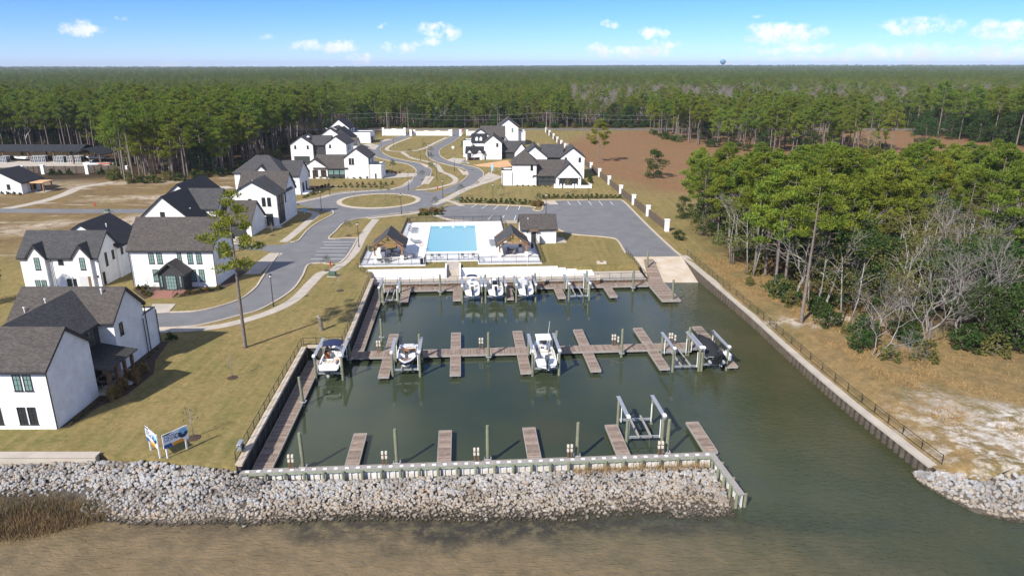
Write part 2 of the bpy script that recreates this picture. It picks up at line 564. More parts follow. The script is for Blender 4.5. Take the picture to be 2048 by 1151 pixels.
def ground_material():
    m = bpy.data.materials.new('ground_cover')
    m.use_nodes = True
    t = m.node_tree
    b = t.nodes['Principled BSDF']
    pos = nd(t, 'ShaderNodeNewGeometry').outputs['Position']
    wob = nd(t, 'ShaderNodeVectorMath', {0: nd(t, 'ShaderNodeTexNoise', {'Vector': pos, 'Scale': .06, 'Detail': 4.0}).outputs[1], 1: (.5, .5, .5)}, operation='SUBTRACT').outputs[0]
    wp = nd(t, 'ShaderNodeVectorMath', {0: wob, 1: (22, 22, 0), 2: pos}, operation='MULTIPLY_ADD').outputs[0]
    n_big = noise(t, pos, .11, 5.0, .6)
    n_mid = noise(t, pos, .6, 5.0, .65)
    n_fine = noise(t, pos, 1.9, 6.0, .78)
    # lawn: dormant winter turf, tan with green patches and mowing streaks
    mow = nd(t, 'ShaderNodeMapping', {0: pos, 1: (0, 0, 0), 2: (0, 0, R(8)), 3: (1.1, .05, 1)}).outputs[0]
    streak = noise(t, mow, 1.0, 3.0, .5)
    lawn = mixc(t, rng(t, n_big, .38, .66), (.275, .205, .085), (.205, .178, .066))
    lawn = mixc(t, rng(t, streak, .4, .62, 0, .5), lawn, (.33, .25, .11))
    lawn = mixc(t, rng(t, n_mid, .5, .72, 0, .65), lawn, (.13, .138, .045))
    dirt = mixc(t, rng(t, n_mid, .35, .65), (.25, .165, .085), (.17, .12, .06))
    sand = mixc(t, rng(t, n_mid, .3, .7), (.62, .54, .45), (.46, .37, .28))
    field = mixc(t, rng(t, n_mid, .35, .65), (.29, .16, .085), (.22, .13, .065))
    field = mixc(t, rng(t, n_big, .5, .7, 0, .6), field, (.2, .15, .07))
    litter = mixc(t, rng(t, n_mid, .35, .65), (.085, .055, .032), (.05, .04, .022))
    bank = mixc(t, rng(t, n_mid, .36, .62), (.32, .22, .1), (.215, .155, .075))
    bank = mixc(t, rng(t, n_big, .5, .68, 0, .8), bank, (.14, .13, .05))
    c = lawn
    # bare lots to the west
    lot = mth(t, 'MAXIMUM', ell(t, wp, -120, 160, 48, 36, 0, .25), ell(t, wp, -130, 205, 75, 32, 0, .25))
    c = mixc(t, mth(t, 'MULTIPLY', lot, rng(t, n_big, .3, .6, .4, 1)), c, dirt)
    sp_ = mth(t, 'MULTIPLY', lot, rng(t, noise(t, nd(t, 'ShaderNodeMapping', {0: pos, 3: (.05, .17, 1)}).outputs[0], 1.0, 6.0, .7), .56, .68))
    for e in ((-87, 156, 5, 11, 0), (-117, 212, 14, 4, .2), (-150, 216, 16, 5, 0), (-120, 247, 20, 4, 0), (-104, 152, 9, 4, .3), (-100, 187, 12, 3.5, .2)):
        sp_ = mth(t, 'MAXIMUM', sp_, mth(t, 'MULTIPLY', ell(t, wp, *e, .6), rng(t, n_mid, .4, .56)))
    c = mixc(t, sp_, c, sand)
    # reddish field to the north-east and the far one
    fm = mth(t, 'MAXIMUM', ell(t, wp, 78, 285, 58, 112, 0, .12), ell(t, wp, 190, 320, 110, 80, 0, .15))
    right = rng(t, nd(t, 'ShaderNodeSeparateXYZ', {0: pos}).outputs[0], 27, 31)
    xs = nd(t, 'ShaderNodeSeparateXYZ', {0: pos})
    fline = mth(t, 'ADD', xs.outputs[0], mth(t, 'MULTIPLY', xs.outputs[1], .066))
    fm = mth(t, 'MULTIPLY', fm, rng(t, fline, 43.3, 44.5))
    c = mixc(t, fm, c, field)
    # rough bank along the east sea wall
    bm_ = mth(t, 'MAXIMUM', ell(t, wp, 78, 88, 50, 62, 0, .12), ell(t, wp, 60, 40, 60, 40, 0, .1))
    bm_ = mth(t, 'MULTIPLY', bm_, rng(t, xs.outputs[0], 30, 33))
    c = mixc(t, bm_, c, bank)
    es = mth(t, 'MULTIPLY', ell(t, wp, 44, 62, 9, 8, 0, .5), rng(t, noise(t, pos, .5, 6.0, .75), .47, .6))
    es = mth(t, 'MAXIMUM', es, mth(t, 'MULTIPLY', ell(t, wp, 50, 64, 9, 4.5, -.5, .4), rng(t, n_mid, .44, .58)))
    c = mixc(t, es, c, (.66, .61, .56))
    c = mixc(t, mth(t, 'MULTIPLY', ell(t, wp, 44, 94, 6, 2.5, -.4, .5), rng(t, n_mid, .45, .6)), c, (.6, .52, .45))
    # leaf litter under the woods
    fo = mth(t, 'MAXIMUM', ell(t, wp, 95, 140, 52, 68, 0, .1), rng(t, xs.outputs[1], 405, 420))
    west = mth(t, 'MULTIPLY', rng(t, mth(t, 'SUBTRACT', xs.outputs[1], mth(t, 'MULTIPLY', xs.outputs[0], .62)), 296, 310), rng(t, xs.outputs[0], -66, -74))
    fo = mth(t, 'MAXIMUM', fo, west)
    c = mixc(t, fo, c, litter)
    c = mixc(t, rng(t, n_fine, .36, .64, 0, .7), c, mixc(t, 1.0, c, (.5, .52, .46), 'MULTIPLY'))
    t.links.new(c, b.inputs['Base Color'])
    b.inputs['Roughness'].default_value = 1.0
    b.inputs['Specular IOR Level'].default_value = .1
    bn = nd(t, 'ShaderNodeBump', {'Strength': .6, 'Distance': .12, 'Height': mth(t, 'ADD', n_fine, mth(t, 'MULTIPLY', noise(t, pos, 14.0, 3.0), .6))})
    t.links.new(bn.outputs[0], b.inputs['Normal'])
    MAT['ground'] = m


ground_material()
RWALL = [Vector(p) for p in ((31.7, 127.2, GZ), (33.2, 112.3, 1.55), (34.7, 96.5, 1.25), (35.6, 79.7, 1.2), (36.5, 68.3, 1.2), (38.0, 56.0, 1.2))]   # water face of the east wall
coast = [(-9000, 57.2), (-60, 57.0), (-46, 56.4), (-38, 56.8), (-33, 56.1), (-28.5, 55.2), (-25.1, 54.8)]
coast += [tuple(mar(u, v))[:2] for u, v in ((-.35, -.2), (-.35, 27.6), (4.75, 27.6), (4.75, 57.3), (4.3, 62.2), (51.6, 62.2))]
coast += [(22.6, 127.0), (31.75, 127.2)]
coast += [(p.x + 4.6, p.y) for p in RWALL[1:]]
coast += [(43.0, 55.2), (44.5, 54.6), (60, 52.5), (9000, 50)]
outl = coast + [(12000, 14000), (-12000, 14000)]
g = MB().poly([(x, y, GZ) for x, y in outl])
vs, fs = [], []
for i, (x, y) in enumerate(coast):
    vs += [(x, y, GZ), (x, y, -2.5)]
    if i: fs.append((2 * i - 2, 2 * i - 1, 2 * i + 1, 2 * i))
g.add(vs, fs)
me = mesh('ground', g.v, g.f, MAT['ground'])
o = bpy.data.objects.new('ground', me)
COL.objects.link(o)
tag(o, kind='structure')


# gentle fall of the east bank to its sea wall
inn = [Vector((31.75, 127.2, GZ))] + [Vector((p.x + 4.6, p.y, GZ + .004)) for p in RWALL[1:]] + [Vector((43.0, 55.2, GZ + .004)), Vector((44.6, 54.5, GZ + .004))]
out_ = [Vector((31.75, 127.2, GZ))] + [Vector((p.x + .3, p.y, p.z - .02)) for p in RWALL[1:]] + [Vector((38.6, 55.0, 1.1)), Vector((41.5, 53.4, 1.3))]
m = MB()
m.loft([[a, a.lerp(b, .5) + Vector((0, 0, .06)), b + Vector((.12, 0, 0))] for a, b in zip(out_, inn)])
obj('east_bank', m, MAT['ground'], kind='structure', recalc=True)


# ------------------------------------------------------------------ water
def water_material():
    m = bpy.data.materials.new('bay_water')
    m.use_nodes = True
    t = m.node_tree
    b = t.nodes['Principled BSDF']
    pos = nd(t, 'ShaderNodeNewGeometry').outputs['Position']
    wob = nd(t, 'ShaderNodeVectorMath', {0: nd(t, 'ShaderNodeTexNoise', {'Vector': pos, 'Scale': .25, 'Detail': 5.0}).outputs[1], 1: (.5, .5, .5)}, operation='SUBTRACT').outputs[0]
    wp = nd(t, 'ShaderNodeVectorMath', {0: wob, 1: (7, 7, 0), 2: pos}, operation='MULTIPLY_ADD').outputs[0]
    nb = noise(t, pos, .12, 4.0, .6)
    deep = mixc(t, rng(t, nb, .35, .68), (.034, .047, .028), (.046, .056, .028))
    # sandy shallows of the bay at the foot of the stones, green weed under the east wall
    sh = mth(t, 'MAXIMUM', ell(t, wp, -24, 42, 44, 8.5, 0, .4), ell(t, wp, -40, 46, 24, 6, 0, .3))
    sandc = mixc(t, rng(t, noise(t, pos, .5, 5.0, .65), .4, .66), (.19, .14, .075), (.125, .097, .05))
    c = mixc(t, sh, deep, sandc)
    weed = mth(t, 'MULTIPLY', ell(t, wp, 33, 84, 9, 34, R(4), .6), .85)
    c = mixc(t, weed, c, mixc(t, rng(t, nb, .4, .6), (.042, .046, .016), (.06, .055, .022)))
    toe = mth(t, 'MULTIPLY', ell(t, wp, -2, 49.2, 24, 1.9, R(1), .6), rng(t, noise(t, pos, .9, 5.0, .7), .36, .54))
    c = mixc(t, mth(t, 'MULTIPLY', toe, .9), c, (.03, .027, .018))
    c = mixc(t, mth(t, 'MULTIPLY', ell(t, wp, 5.5, 64.5, 4, 2.5, 0, .6), .5), c, (.06, .055, .028))
    t.links.new(c, b.inputs['Base Color'])
    b.inputs['Roughness'].default_value = .03
    b.inputs['IOR'].default_value = 1.333
    # ripples: fine wind waves on the open bay, calmer behind the breakwater
    x = nd(t, 'ShaderNodeSeparateXYZ', {0: pos})
    open_ = mth(t, 'MAXIMUM', rng(t, x.outputs[1], 56, 48), rng(t, x.outputs[0], 18, 34))
    w1 = noise(t, nd(t, 'ShaderNodeMapping', {0: pos, 2: (0, 0, R(-25)), 3: (1.0, 2.6, 1)}).outputs[0], 1.1, 3.0, .55, .6)
    w2 = noise(t, nd(t, 'ShaderNodeMapping', {0: pos, 2: (0, 0, R(18)), 3: (1.0, 1.8, 1)}).outputs[0], 3.2, 2.0, .5)
    h = mth(t, 'ADD', w1, mth(t, 'MULTIPLY', w2, .35))
    bn = nd(t, 'ShaderNodeBump', {'Strength': rng(t, open_, 0, 1, .045, .8), 'Distance': .16, 'Height': h})
    t.links.new(bn.outputs[0], b.inputs['Normal'])
    MAT['water'] = m


water_material()
wb = MB()
wb.add([(-2500, -1500, 0), (2500, -1500, 0), (2500, 54, 0), (60, 54, 0), (40, 128, 0), (-30, 128, 0), (-60, 58, 0), (-2500, 58, 0)], [(0, 1, 2, 3), (3, 4, 5, 6), (0, 3, 6, 7)])
o = bpy.data.objects.new('water', mesh('water', wb.v, wb.f, MAT['water']))
COL.objects.link(o)
tag(o, kind='structure')


def sheet(name, pxs, material, dz, kind='structure', world=False):
    pts = [(p[0], p[1], GZ + dz) for p in pxs] if world else [tuple(at(x, y, GZ) + Vector((0, 0, dz))) for x, y in pxs]
    return obj(name, MB().poly(pts), MAT[material], kind=kind)


def strip(name, pxs, w, material, dz, n=6):
    pts = smooth([at(x, y) for x, y in pxs], n)
    return obj(name, MB().ribbon(pts, w, GZ + dz), MAT[material], kind='structure')


def circle(cx, cy, r, n=64, a0=0, a1=2 * math.pi):
    return [(cx + r * math.cos(a0 + (a1 - a0) * i / n), cy + r * math.sin(a0 + (a1 - a0) * i / n)) for i in range(n + (0 if abs(a1 - a0 - 2 * math.pi) < 1e-6 else 1))]


RBC = (-35.2, 183.6)
# ------------------------------------------------------------------ roads
sheet('street', [(300, 629), (336, 625), (393, 623), (444, 612), (482, 598), (510, 577), (522, 560), (545, 525), (560, 507), (520, 500), (470, 498), (440, 500), (440, 489), (490, 488), (560, 490), (580, 485), (596, 482), (613, 463), (632, 448), (653, 437), (665, 430), (668, 424), (660, 419),
                 (640, 417), (700, 405), (760, 400), (800, 402), (850, 404), (872, 408), (884, 417), (868, 421), (850, 423), (800, 427), (762, 432), (735, 436), (717, 438), (700, 442), (688, 447), (672, 462), (658, 477), (716, 476), (683, 524), (640, 525), (616, 529), (606, 548), (590, 572), (565, 592), (520, 617), (482, 628), (432, 641), (381, 651), (311, 655), (290, 656)], 'asphalt', .004)
obj('street_circle', MB().poly([(x, y, GZ + .008) for x, y in circle(*RBC, 18.2)]), MAT['asphalt'], kind='structure')
strip('street_west', [(680, 408), (640, 410), (600, 406), (560, 412), (480, 421), (400, 422), (290, 422), (150, 422), (0, 421), (-150, 421)], 5.2, 'asphalt', .012)
NW = [(786, 386), (795, 383), (814, 376), (836, 364), (845, 351), (847, 339), (829, 328), (798, 322), (767, 314), (751, 304), (752, 295), (772, 286), (795, 278), (812, 271), (820, 264)]
NE = [(840, 394), (868, 389), (900, 381), (928, 370), (947, 357), (951, 345), (939, 336), (908, 329), (879, 320), (866, 309), (870, 298), (892, 286), (908, 275), (915, 267), (919, 259)]
strip('street_northwest', NW, 5.0, 'asphalt', .016)
strip('street_northeast', NE, 5.0, 'asphalt', .020)
obj('highway', MB().box(-900, 900, 398, 406, GZ - .2, GZ + .024), MAT['asphalt'], kind='structure')
sheet('parking_lot', [(868, 416), (884, 414), (925, 409), (1061, 414), (1066, 420), (1084, 420), (1086, 402), (1242, 400.5), (1252, 408), (1294, 451), (1342, 496), (1361, 512), (1266, 513), (1252, 504), (1238, 481), (1223, 474), (1192, 471), (1142, 467), (1114, 457), (1036, 441), (919, 440), (880, 433), (862, 424)], 'asphalt', .026)
# ------------------------------------------------------------------ walks and drives (concrete)
wk = 0
def walk(px, w, dz=.03):
    strip('footpath', px, w, 'concrete', dz)
walk([(296, 661), (345, 660), (420, 655), (480, 643), (545, 622), (590, 598), (620, 568), (642, 547), (668, 539), (691, 522), (711, 501), (724, 476), (738, 455), (752, 438)], 1.75)
walk([(735, 437), (762, 434), (818, 428), (851, 425), (905, 441), (960, 444), (1036, 445)], 1.5, .034)
walk([(589, 406), (639, 396), (671, 388), (710, 384), (749, 381), (785, 378), (808, 371), (822, 360)], 1.5, .034)
walk([(505, 548), (530, 523), (553, 506)], 2.6, .034)
walk([(567, 484), (590, 466), (612, 447), (632, 428), (604, 421), (592, 420)], 1.8, .034)
walk([(882, 404), (905, 392), (930, 379), (960, 368), (985, 360), (1000, 352)], 2.4, .034)
walk([(868, 410), (895, 402), (925, 412)], 1.6, .038)
walk([(804, 304), (814, 311), (826, 317), (858, 324), (874, 330), (883, 343), (900, 350), (911, 358), (907, 366), (892, 371), (861, 378), (832, 380)], 1.7, .034)
walk([(822, 275), (790, 287), (774, 297), (781, 302), (814, 303), (845, 298), (872, 285), (893, 275)], 1.7, .042)
for i, px in enumerate([[(852, 352), (869, 354), (858, 368), (842, 369)], [(838, 325), (858, 331), (857, 336), (851, 335)], [(914, 336), (937, 345), (938, 350), (926, 350)]]):
    sheet('paved_bay', px, 'kerb_concrete', .052 + .004 * i)
for i, px in enumerate([[(780, 345), (835, 347), (832, 353), (770, 357), (755, 350)],           # drive of the long low house
                        [(750, 300), (735, 296), (725, 289), (742, 287), (758, 291)],
                        [(930, 318), (905, 316), (893, 320), (915, 326), (940, 328)],
                        [(1000, 352), (985, 356), (960, 366), (955, 360), (978, 345)],
                        [(463, 474), (500, 474), (482, 489), (450, 489)],                         # garage drive
                        [(305, 608), (352, 608), (336, 626), (296, 628)],                          # walk to the brick steps
                        [(470, 377), (418, 380), (400, 376), (455, 372)],
                        [(776, 278), (758, 281), (765, 284), (785, 280)]]):
    sheet('driveway', px, 'concrete', .05 + .004 * i)
sheet('paved_bay', [(1084, 402), (1110, 401.5), (1117, 409), (1090, 409)], 'kerb_concrete', .034)
# sandy track over the empty lots
strip('dirt_track', [(0, 419), (40, 412), (90, 401), (130, 388), (160, 375), (200, 368), (228, 364)], 3.0, 'concrete', .01)
# ------------------------------------------------------------------ kerbs


def kerb(px, w=.32, world=False):
    pts = smooth([at(*p) for p in px] if not world else [Vector((*p, GZ)) for p in px], 5 if not world else 1)
    obj('kerb', MB().kerb(pts, w, GZ - .05, GZ + .13), MAT['kerb_concrete'], kind='structure')


kerb([(336, 624.5), (393, 622), (444, 611), (482, 597), (510, 576), (522, 559), (545, 524), (558, 507)])
kerb([(580, 484), (596, 481), (613, 462), (632, 447), (653, 436), (665, 429), (667, 424), (660, 419.5), (640, 418)])
kerb([(311, 656.5), (381, 653), (432, 643), (482, 630), (520, 619), (565, 594), (590, 574), (606, 550), (616, 530), (640, 526), (683, 524.5), (716, 476.5)])
kerb([(717, 475.5), (690, 476), (658, 477), (672, 462), (688, 446), (717, 437), (735, 435)])
kerb([(735, 434.5), (762, 431), (800, 426.5), (850, 422), (862, 424), (880, 434), (919, 441), (1036, 442)])
kerb([(592, 404), (639, 394), (671, 386), (710, 382)])
kerb([(1114, 458), (1142, 468), (1192, 472.5), (1223, 476), (1236, 482), (1250, 505)])
kerb([(1243, 400.5), (1253, 408), (1295, 451), (1343, 496), (1361, 511)], .45)
kerb([(1084, 401), (1160, 400), (1242, 399)])
kerb([(888, 413), (925, 408), (1060, 413), (1066, 420), (1084, 420.5), (1086, 403)])
for px, a0, a1 in ((NW, 9, 6), (NE, 13, 6)):
    c_ = smooth([at(*p) for p in px], 6)
    for sg, e0, e1 in ((1, a0, a1), (-1, a0 + 4, a1)):
        ln = []
        for k in range(e0, len(c_) - e1):
            d = c_[k + 1] - c_[k - 1]
            ln.append(c_[k] + Vector((-d.y, d.x, 0)).normalized() * (2.62 * sg))
        obj('kerb', MB().kerb(ln, .3, GZ - .05, GZ + .13), MAT['kerb_concrete'], kind='structure')
obj('roundabout_kerb', MB().kerb([Vector((x, y, GZ)) for x, y in circle(*RBC, 10.3)] + [Vector((RBC[0] + 10.3, RBC[1], GZ))], 1.3, GZ - .05, GZ + .12), MAT['kerb_concrete'], kind='structure')
obj('roundabout_lawn', MB().poly([(x, y, GZ + .1) for x, y in circle(*RBC, 9.75)]), MAT['ground'], kind='structure')
# painted bay lines
pl = []
for i in range(5):
    pl.append(((1445 - 840) / 4.795, 0))
LINES = [((545, 905), (492, 935)), ((648, 908), (592, 946)), ((757, 910), (705, 953)), ((850, 915), (825, 955)), ((962, 915), (943, 958)), ((692, 1010), (650, 1052)), ((920, 1010), (903, 1058)), ((808, 1010), (796, 1032)),
         ((1415, 875), (1440, 910)), ((1512, 873), (1543, 908)), ((1615, 873), (1645, 910)), ((1715, 873), (1752, 914)), ((1822, 878), (1852, 908))]
for i, (a, b) in enumerate(LINES):
    p, q = at(840 + a[0] / 4.795, 220 + a[1] / 4.795), at(840 + b[0] / 4.795, 220 + b[1] / 4.795)
    obj('painted_line', MB().ribbon([p, q], .13, GZ + .032), MAT['white_paint'], kind='structure')
for (x0, x1, y) in ((645, 708, 484), (648, 700, 489.5), (641, 697, 495.5), (633, 694, 502.5), (630, 690, 510), (622, 686, 517.5)):
    obj('painted_line', MB().ribbon([at(x0, y), at(x1, y)], .13, GZ + .012), MAT['white_paint'], kind='structure')
# ------------------------------------------------------------------ houses
WN = [0]


def roof_cs(a0, a1, ze, zr, over, th, drop=0.0):
    """cross section of a gable roof between a0 and a1"""
    mid = (a0 + a1) / 2
    s = (zr - ze) / (mid - a0)
    lo = ze - over * s
    c = math.sqrt(1 + s * s)
    d = drop * c
    t = (drop + th) * c
    return [(a0 - over, lo - d), (mid, zr - d), (a1 + over, lo - d), (a1 + over, lo - t), (mid, zr - t), (a0 - over, lo - t)]


def hip(mb, x0, x1, y0, y1, ze, zr, o, drop, th):
    s = (zr - ze) / ((y1 - y0) / 2) if (y1 - y0) < (x1 - x0) else (zr - ze) / ((x1 - x0) / 2)
    x0, x1, y0, y1, zl = x0 - o, x1 + o, y0 - o, y1 + o, ze - o * s
    w, d = x1 - x0, y1 - y0
    ym, xm = (y0 + y1) / 2, (x0 + x1) / 2
    if d <= w: r = [(x0 + d / 2, ym), (x1 - d / 2 + .01, ym)]
    else: r = [(xm, y0 + w / 2), (xm, y1 - w / 2 + .01)]
    zr2 = zl + s * min(w, d) / 2
    vs = [(x0, y0, zl - drop), (x1, y0, zl - drop), (x1, y1, zl - drop), (x0, y1, zl - drop), (*r[0], zr2 - drop), (*r[1], zr2 - drop)]
    vs += [(x0, y0, zl - drop - th), (x1, y0, zl - drop - th), (x1, y1, zl - drop - th), (x0, y1, zl - drop - th)]
    if d <= w: f = [(0, 1, 5, 4), (1, 2, 5), (2, 3, 4, 5), (3, 0, 4)]
    else: f = [(0, 1, 4), (1, 2, 5, 4), (2, 3, 5), (3, 0, 4, 5)]
    f += [(0, 6, 7, 1), (1, 7, 8, 2), (2, 8, 9, 3), (3, 9, 6, 0), (9, 8, 7, 6)]
    mb.add(vs, f)


def wing(root, x0, x1, y0, y1, eave, ridge, axis='x', wall='white_brick', roof='shingle_brown', z0=0.0, over=.45, og=.3, base=GZ):
    """a house wing: walls with gables, shingled roof with dark rake and eave boards. heights above the land"""
    WN[0] += 1
    j = .003 * (WN[0] % 7)
    x0, x1, y0, y1 = x0 + j, x1 - j, y0 + j, y1 - j
    b = base + z0 - .05
    ze, zr = base + eave, base + ridge
    w, rf, tr = MB(), MB(), MB()
    if axis == 'flat':
        w.box(x0, x1, y0, y1, b, ze)
        for bx in ((x0, x1, y0 - .002, y0 + .25), (x0, x1, y1 - .25, y1 + .002), (x0 - .002, x0 + .25, y0 + .25, y1 - .25), (x1 - .25, x1 + .002, y0 + .25, y1 - .25)):
            w.box(*bx, ze, ze + .45)
            tr.box(bx[0] - .03, bx[1] + .03, bx[2] - .03, bx[3] + .03, ze + .45, ze + .53)
        rf.box(x0 + .26, x1 - .26, y0 + .26, y1 - .26, ze + .01, ze + .06)
        obj('wall', w, MAT[wall], root)
        obj('roof', rf, MAT['metal_roof'], root)
        obj('parapet_coping', tr, MAT['dark_trim'], root)
        return
    if axis == 'hip':
        w.box(x0, x1, y0, y1, b, ze)
        hip(rf, x0, x1, y0, y1, ze, zr, over, 0, .1)
        hip(tr, x0, x1, y0, y1, ze, zr, over - .03, .103, .18)
    else:
        p, q, e0, e1 = (y0, y1, x0, x1) if axis == 'x' else (x0, x1, y0, y1)
        m = (p + q) / 2
        th = .12
        w.prism([(p, b), (q, b), (q, ze - th), (m, zr - th - .02), (p, ze - th)], e0, e1, axis)
        rf.prism(roof_cs(p, q, ze, zr, over, .1), e0 - og, e1 + og, axis)
        tr.prism(roof_cs(p, q, ze, zr, over - .03, .17, .103), e0 - og + .03, e1 + og - .03, axis)
    obj('wall', w, MAT[wall], root)
    r = obj('roof', rf, MAT[roof], root)
    obj('eave_board', tr, MAT['dark_trim'], r)


def onface(face, pos):
    """local window frame (a along the wall, d outwards, z) -> world for a wall facing S, E or W at coordinate pos"""
    if face == 'S': return lambda p: (p[0], pos - p[1], p[2])
    if face == 'E': return lambda p: (pos + p[1], p[0], p[2])
    return lambda p: (pos - p[1], -p[0], p[2])


def window(root, face, pos, a, z, w, h, glass='glass_green', cols=2, rows=3, name='window', frame='dark_trim', fw=.07, base=GZ):
    """a = middle along the wall, z = bottom above the land; frame proud of the wall, pane set back in it"""
    z = base + z
    xf = onface(face, pos)
    f, g = MB(xf), MB(xf)
    x0, x1 = a - w / 2, a + w / 2
    if face == 'W': x0, x1 = -a - w / 2, -a + w / 2
    for bx in ((x0, x1, z, z + fw), (x0, x1, z + h - fw, z + h), (x0, x0 + fw, z + fw, z + h - fw), (x1 - fw, x1, z + fw, z + h - fw)):
        f.box(bx[0], bx[1], -.02, .07, bx[2], bx[3])
    for i in range(1, cols):
        x = x0 + w * i / cols
        f.box(x - .018, x + .018, .0, .045, z + fw, z + h - fw)
    for i in range(1, rows):
        y = z + h * i / rows
        f.box(x0 + fw, x1 - fw, .001, .043, y - .018, y + .018)
    f.box(x0 - .06, x1 + .06, -.02, .1, z - .07, z - .002)
    g.box(x0 + fw, x1 - fw, -.015, .02, z + fw, z + h - fw)
    o = obj(name, f, MAT[frame], root, recalc=True)
    obj('pane', g, MAT[glass], o, recalc=True)
    return o


def slab_on(root, name, face, pos, a0, a1, z0, z1, d, material):
    xf = onface(face, pos)
    if face == 'W': a0, a1 = -a1, -a0
    return obj(name, MB(xf).box(a0, a1, -.01, d, GZ + z0, GZ + z1), MAT[material], root, recalc=True)


def spout(root, x, y, z):
    m = MB().tube([(x, y, GZ + .1), (x, y, GZ + z)], .06, 5)
    obj('downspout', m, MAT['dark_metal'], root)


def vent(root, x, y, z):
    m = MB().tube([(x, y, GZ + z - .3), (x, y, GZ + z + .35)], .06, 6)
    m.tube([(x, y, GZ + z + .3), (x, y, GZ + z + .48)], .11, 6)
    obj('roof_vent', m, MAT['gelcoat'], root)


def house(label, x, y, name='house'):
    return thing(name, label, 'house', (x, y, GZ))


# --- A: nearest house, lower left
h = house('white brick house nearest the bay with brown timber posts on its side porch', -51, 70)
wing(h, -60, -44.6, 61.4, 68.6, 6.7, 9.4, 'x')
wing(h, -57, -45.4, 74.7, 81.2, 6.7, 9.5, 'x')
wing(h, -55.2, -47.2, 66.2, 77.2, 6.6, 9.2, 'y', wall='dark_siding', roof='shingle_grey')
wing(h, -50, -45.35, 80.8, 84.0, 4.4, 5, 'flat')
for x in (-48.7, -47.7): window(h, 'S', 61.4, x + .9, .55, .78, 1.85, 'glass_dark'); window(h, 'S', 61.4, x + 1.15, 4.15, .78, 1.75, 'glass_green')
window(h, 'S', 61.4, -50.2, .55, .8, 1.85, 'glass_dark'); window(h, 'S', 61.4, -50.6, 4.15, .8, 1.75, 'glass_dark')
window(h, 'E', -45.4, 76.1, 4.2, .7, 1.5, 'glass_dark', 1, 2)
for i in range(3): window(h, 'E', -47.2, 69.8 + 1.7 * i, 3.9, 1.4, 2.2, 'glass_screen', 2, 3)
for i in range(3): window(h, 'E', -47.2, 69.8 + 1.7 * i, .3, 1.4, 2.2, 'glass_dark', 1, 1)
for (x, y, z) in ((-44.5, 61.2, 6.4), (-45.25, 81.35, 6.4), (-45.2, 80.6, 4.6), (-45.25, 83.9, 4.6)): spout(h, x, y, z)
vent(h, -53.5, 76.0, 8.2); vent(h, -47.6, 77.2, 9.0); vent(h, -55.6, 75.3, 7.4)
m = MB()
m.add([(-47.2, 68.75, GZ + 3.75), (-43.2, 68.75, GZ + 2.95), (-43.2, 74.9, GZ + 2.95), (-47.2, 74.65, GZ + 3.75), (-47.2, 68.75, GZ + 3.6), (-43.2, 68.75, GZ + 2.8), (-43.2, 74.9, GZ + 2.8), (-47.2, 74.65, GZ + 3.6)], [(0, 1, 2, 3), (7, 6, 5, 4), (0, 4, 5, 1), (1, 5, 6, 2), (2, 6, 7, 3), (3, 7, 4, 0)])
pr = obj('porch_roof', m, MAT['metal_roof'], h)
for i in range(13):
    y = 68.95 + i * .47
    obj('roof_seam', MB().bar((-47.15, y, GZ + 3.77), (-43.22, y, GZ + 2.98), .05, .06), MAT['metal_roof'], pr)
for y in (69.5, 71.1, 72.8, 74.4):
    obj('porch_post', MB().box(-43.95, -43.65, y - .15, y + .15, GZ + .35, GZ + 2.75).box(-44.03, -43.57, y - .23, y + .23, GZ + .3, GZ + .6), MAT['timber_dark'], h)
obj('porch_beam', MB().box(-43.98, -43.62, 68.9, 74.75, GZ + 2.5, GZ + 2.79), MAT['timber_dark'], h)
obj('porch_floor', MB().box(-47.2, -43.3, 68.7, 75.2, GZ - .1, GZ + .3), MAT['concrete'], h)
obj('porch_step', MB().box(-43.3, -42.6, 71.4, 72.6, GZ - .1, GZ + .15), MAT['white_wall'], h)
obj('planting_bed', MB().poly([(x, y, GZ + .03) for x, y in ((-44.6, 61.6), (-43.7, 61.7), (-43.3, 66), (-41.8, 69.0), (-41.6, 74.5), (-43.2, 78.2), (-44.4, 84.2), (-45.4, 84.4), (-45.4, 75), (-44.6, 68))]), MAT['soil_mulch'], h)
t_ = thing('patio_table', 'round dark patio table under the porch of the bayside house', 'table', (-45.2, 71.0, GZ + .3))
obj('table_top', MB().tube([(-45.2, 71.0, GZ + 1.0), (-45.2, 71.0, GZ + 1.05)], .6, 16), MAT['dark_metal'], t_)
obj('leg', MB().tube([(-45.2, 71.0, GZ + .3), (-45.2, 71.0, GZ + 1.0)], .06, 8).tube([(-45.2, 71.0, GZ + .3), (-45.2, 71.0, GZ + .34)], .3, 10), MAT['dark_metal'], t_)


def patio_chair(x, y, rz, label, z=GZ + .3, material='dark_metal', group=None):
    c = thing('patio_chair', label, 'chair', (x, y, z), rz, group)
    obj('seat', MB().box(-.25, .25, -.25, .25, .4, .45), MAT[material], c, world=False)
    b = MB()
    b.add([(-.25, .22, .45), (.25, .22, .45), (.25, .34, .95), (-.25, .34, .95), (-.25, .26, .45), (.25, .26, .45), (.25, .38, .95), (-.25, .38, .95)], [(0, 1, 2, 3), (7, 6, 5, 4), (0, 4, 5, 1), (1, 5, 6, 2), (2, 6, 7, 3), (3, 7, 4, 0)])
    obj('backrest', b, MAT[material], c, world=False)
    for sx in (-1, 1):
        for sy in (-1, 1): obj('leg', MB().box(sx * .23 - .02, sx * .23 + .02, sy * .23 - .02, sy * .23 + .02, 0, .4), MAT['dark_metal'], c, world=False)
        obj('armrest', MB().box(sx * .26 - .03, sx * .26 + .03, -.25, .28, .62, .65).box(sx * .26 - .02, sx * .26 + .02, -.24, -.2, .4, .62), MAT['dark_metal'], c, world=False)
    return c


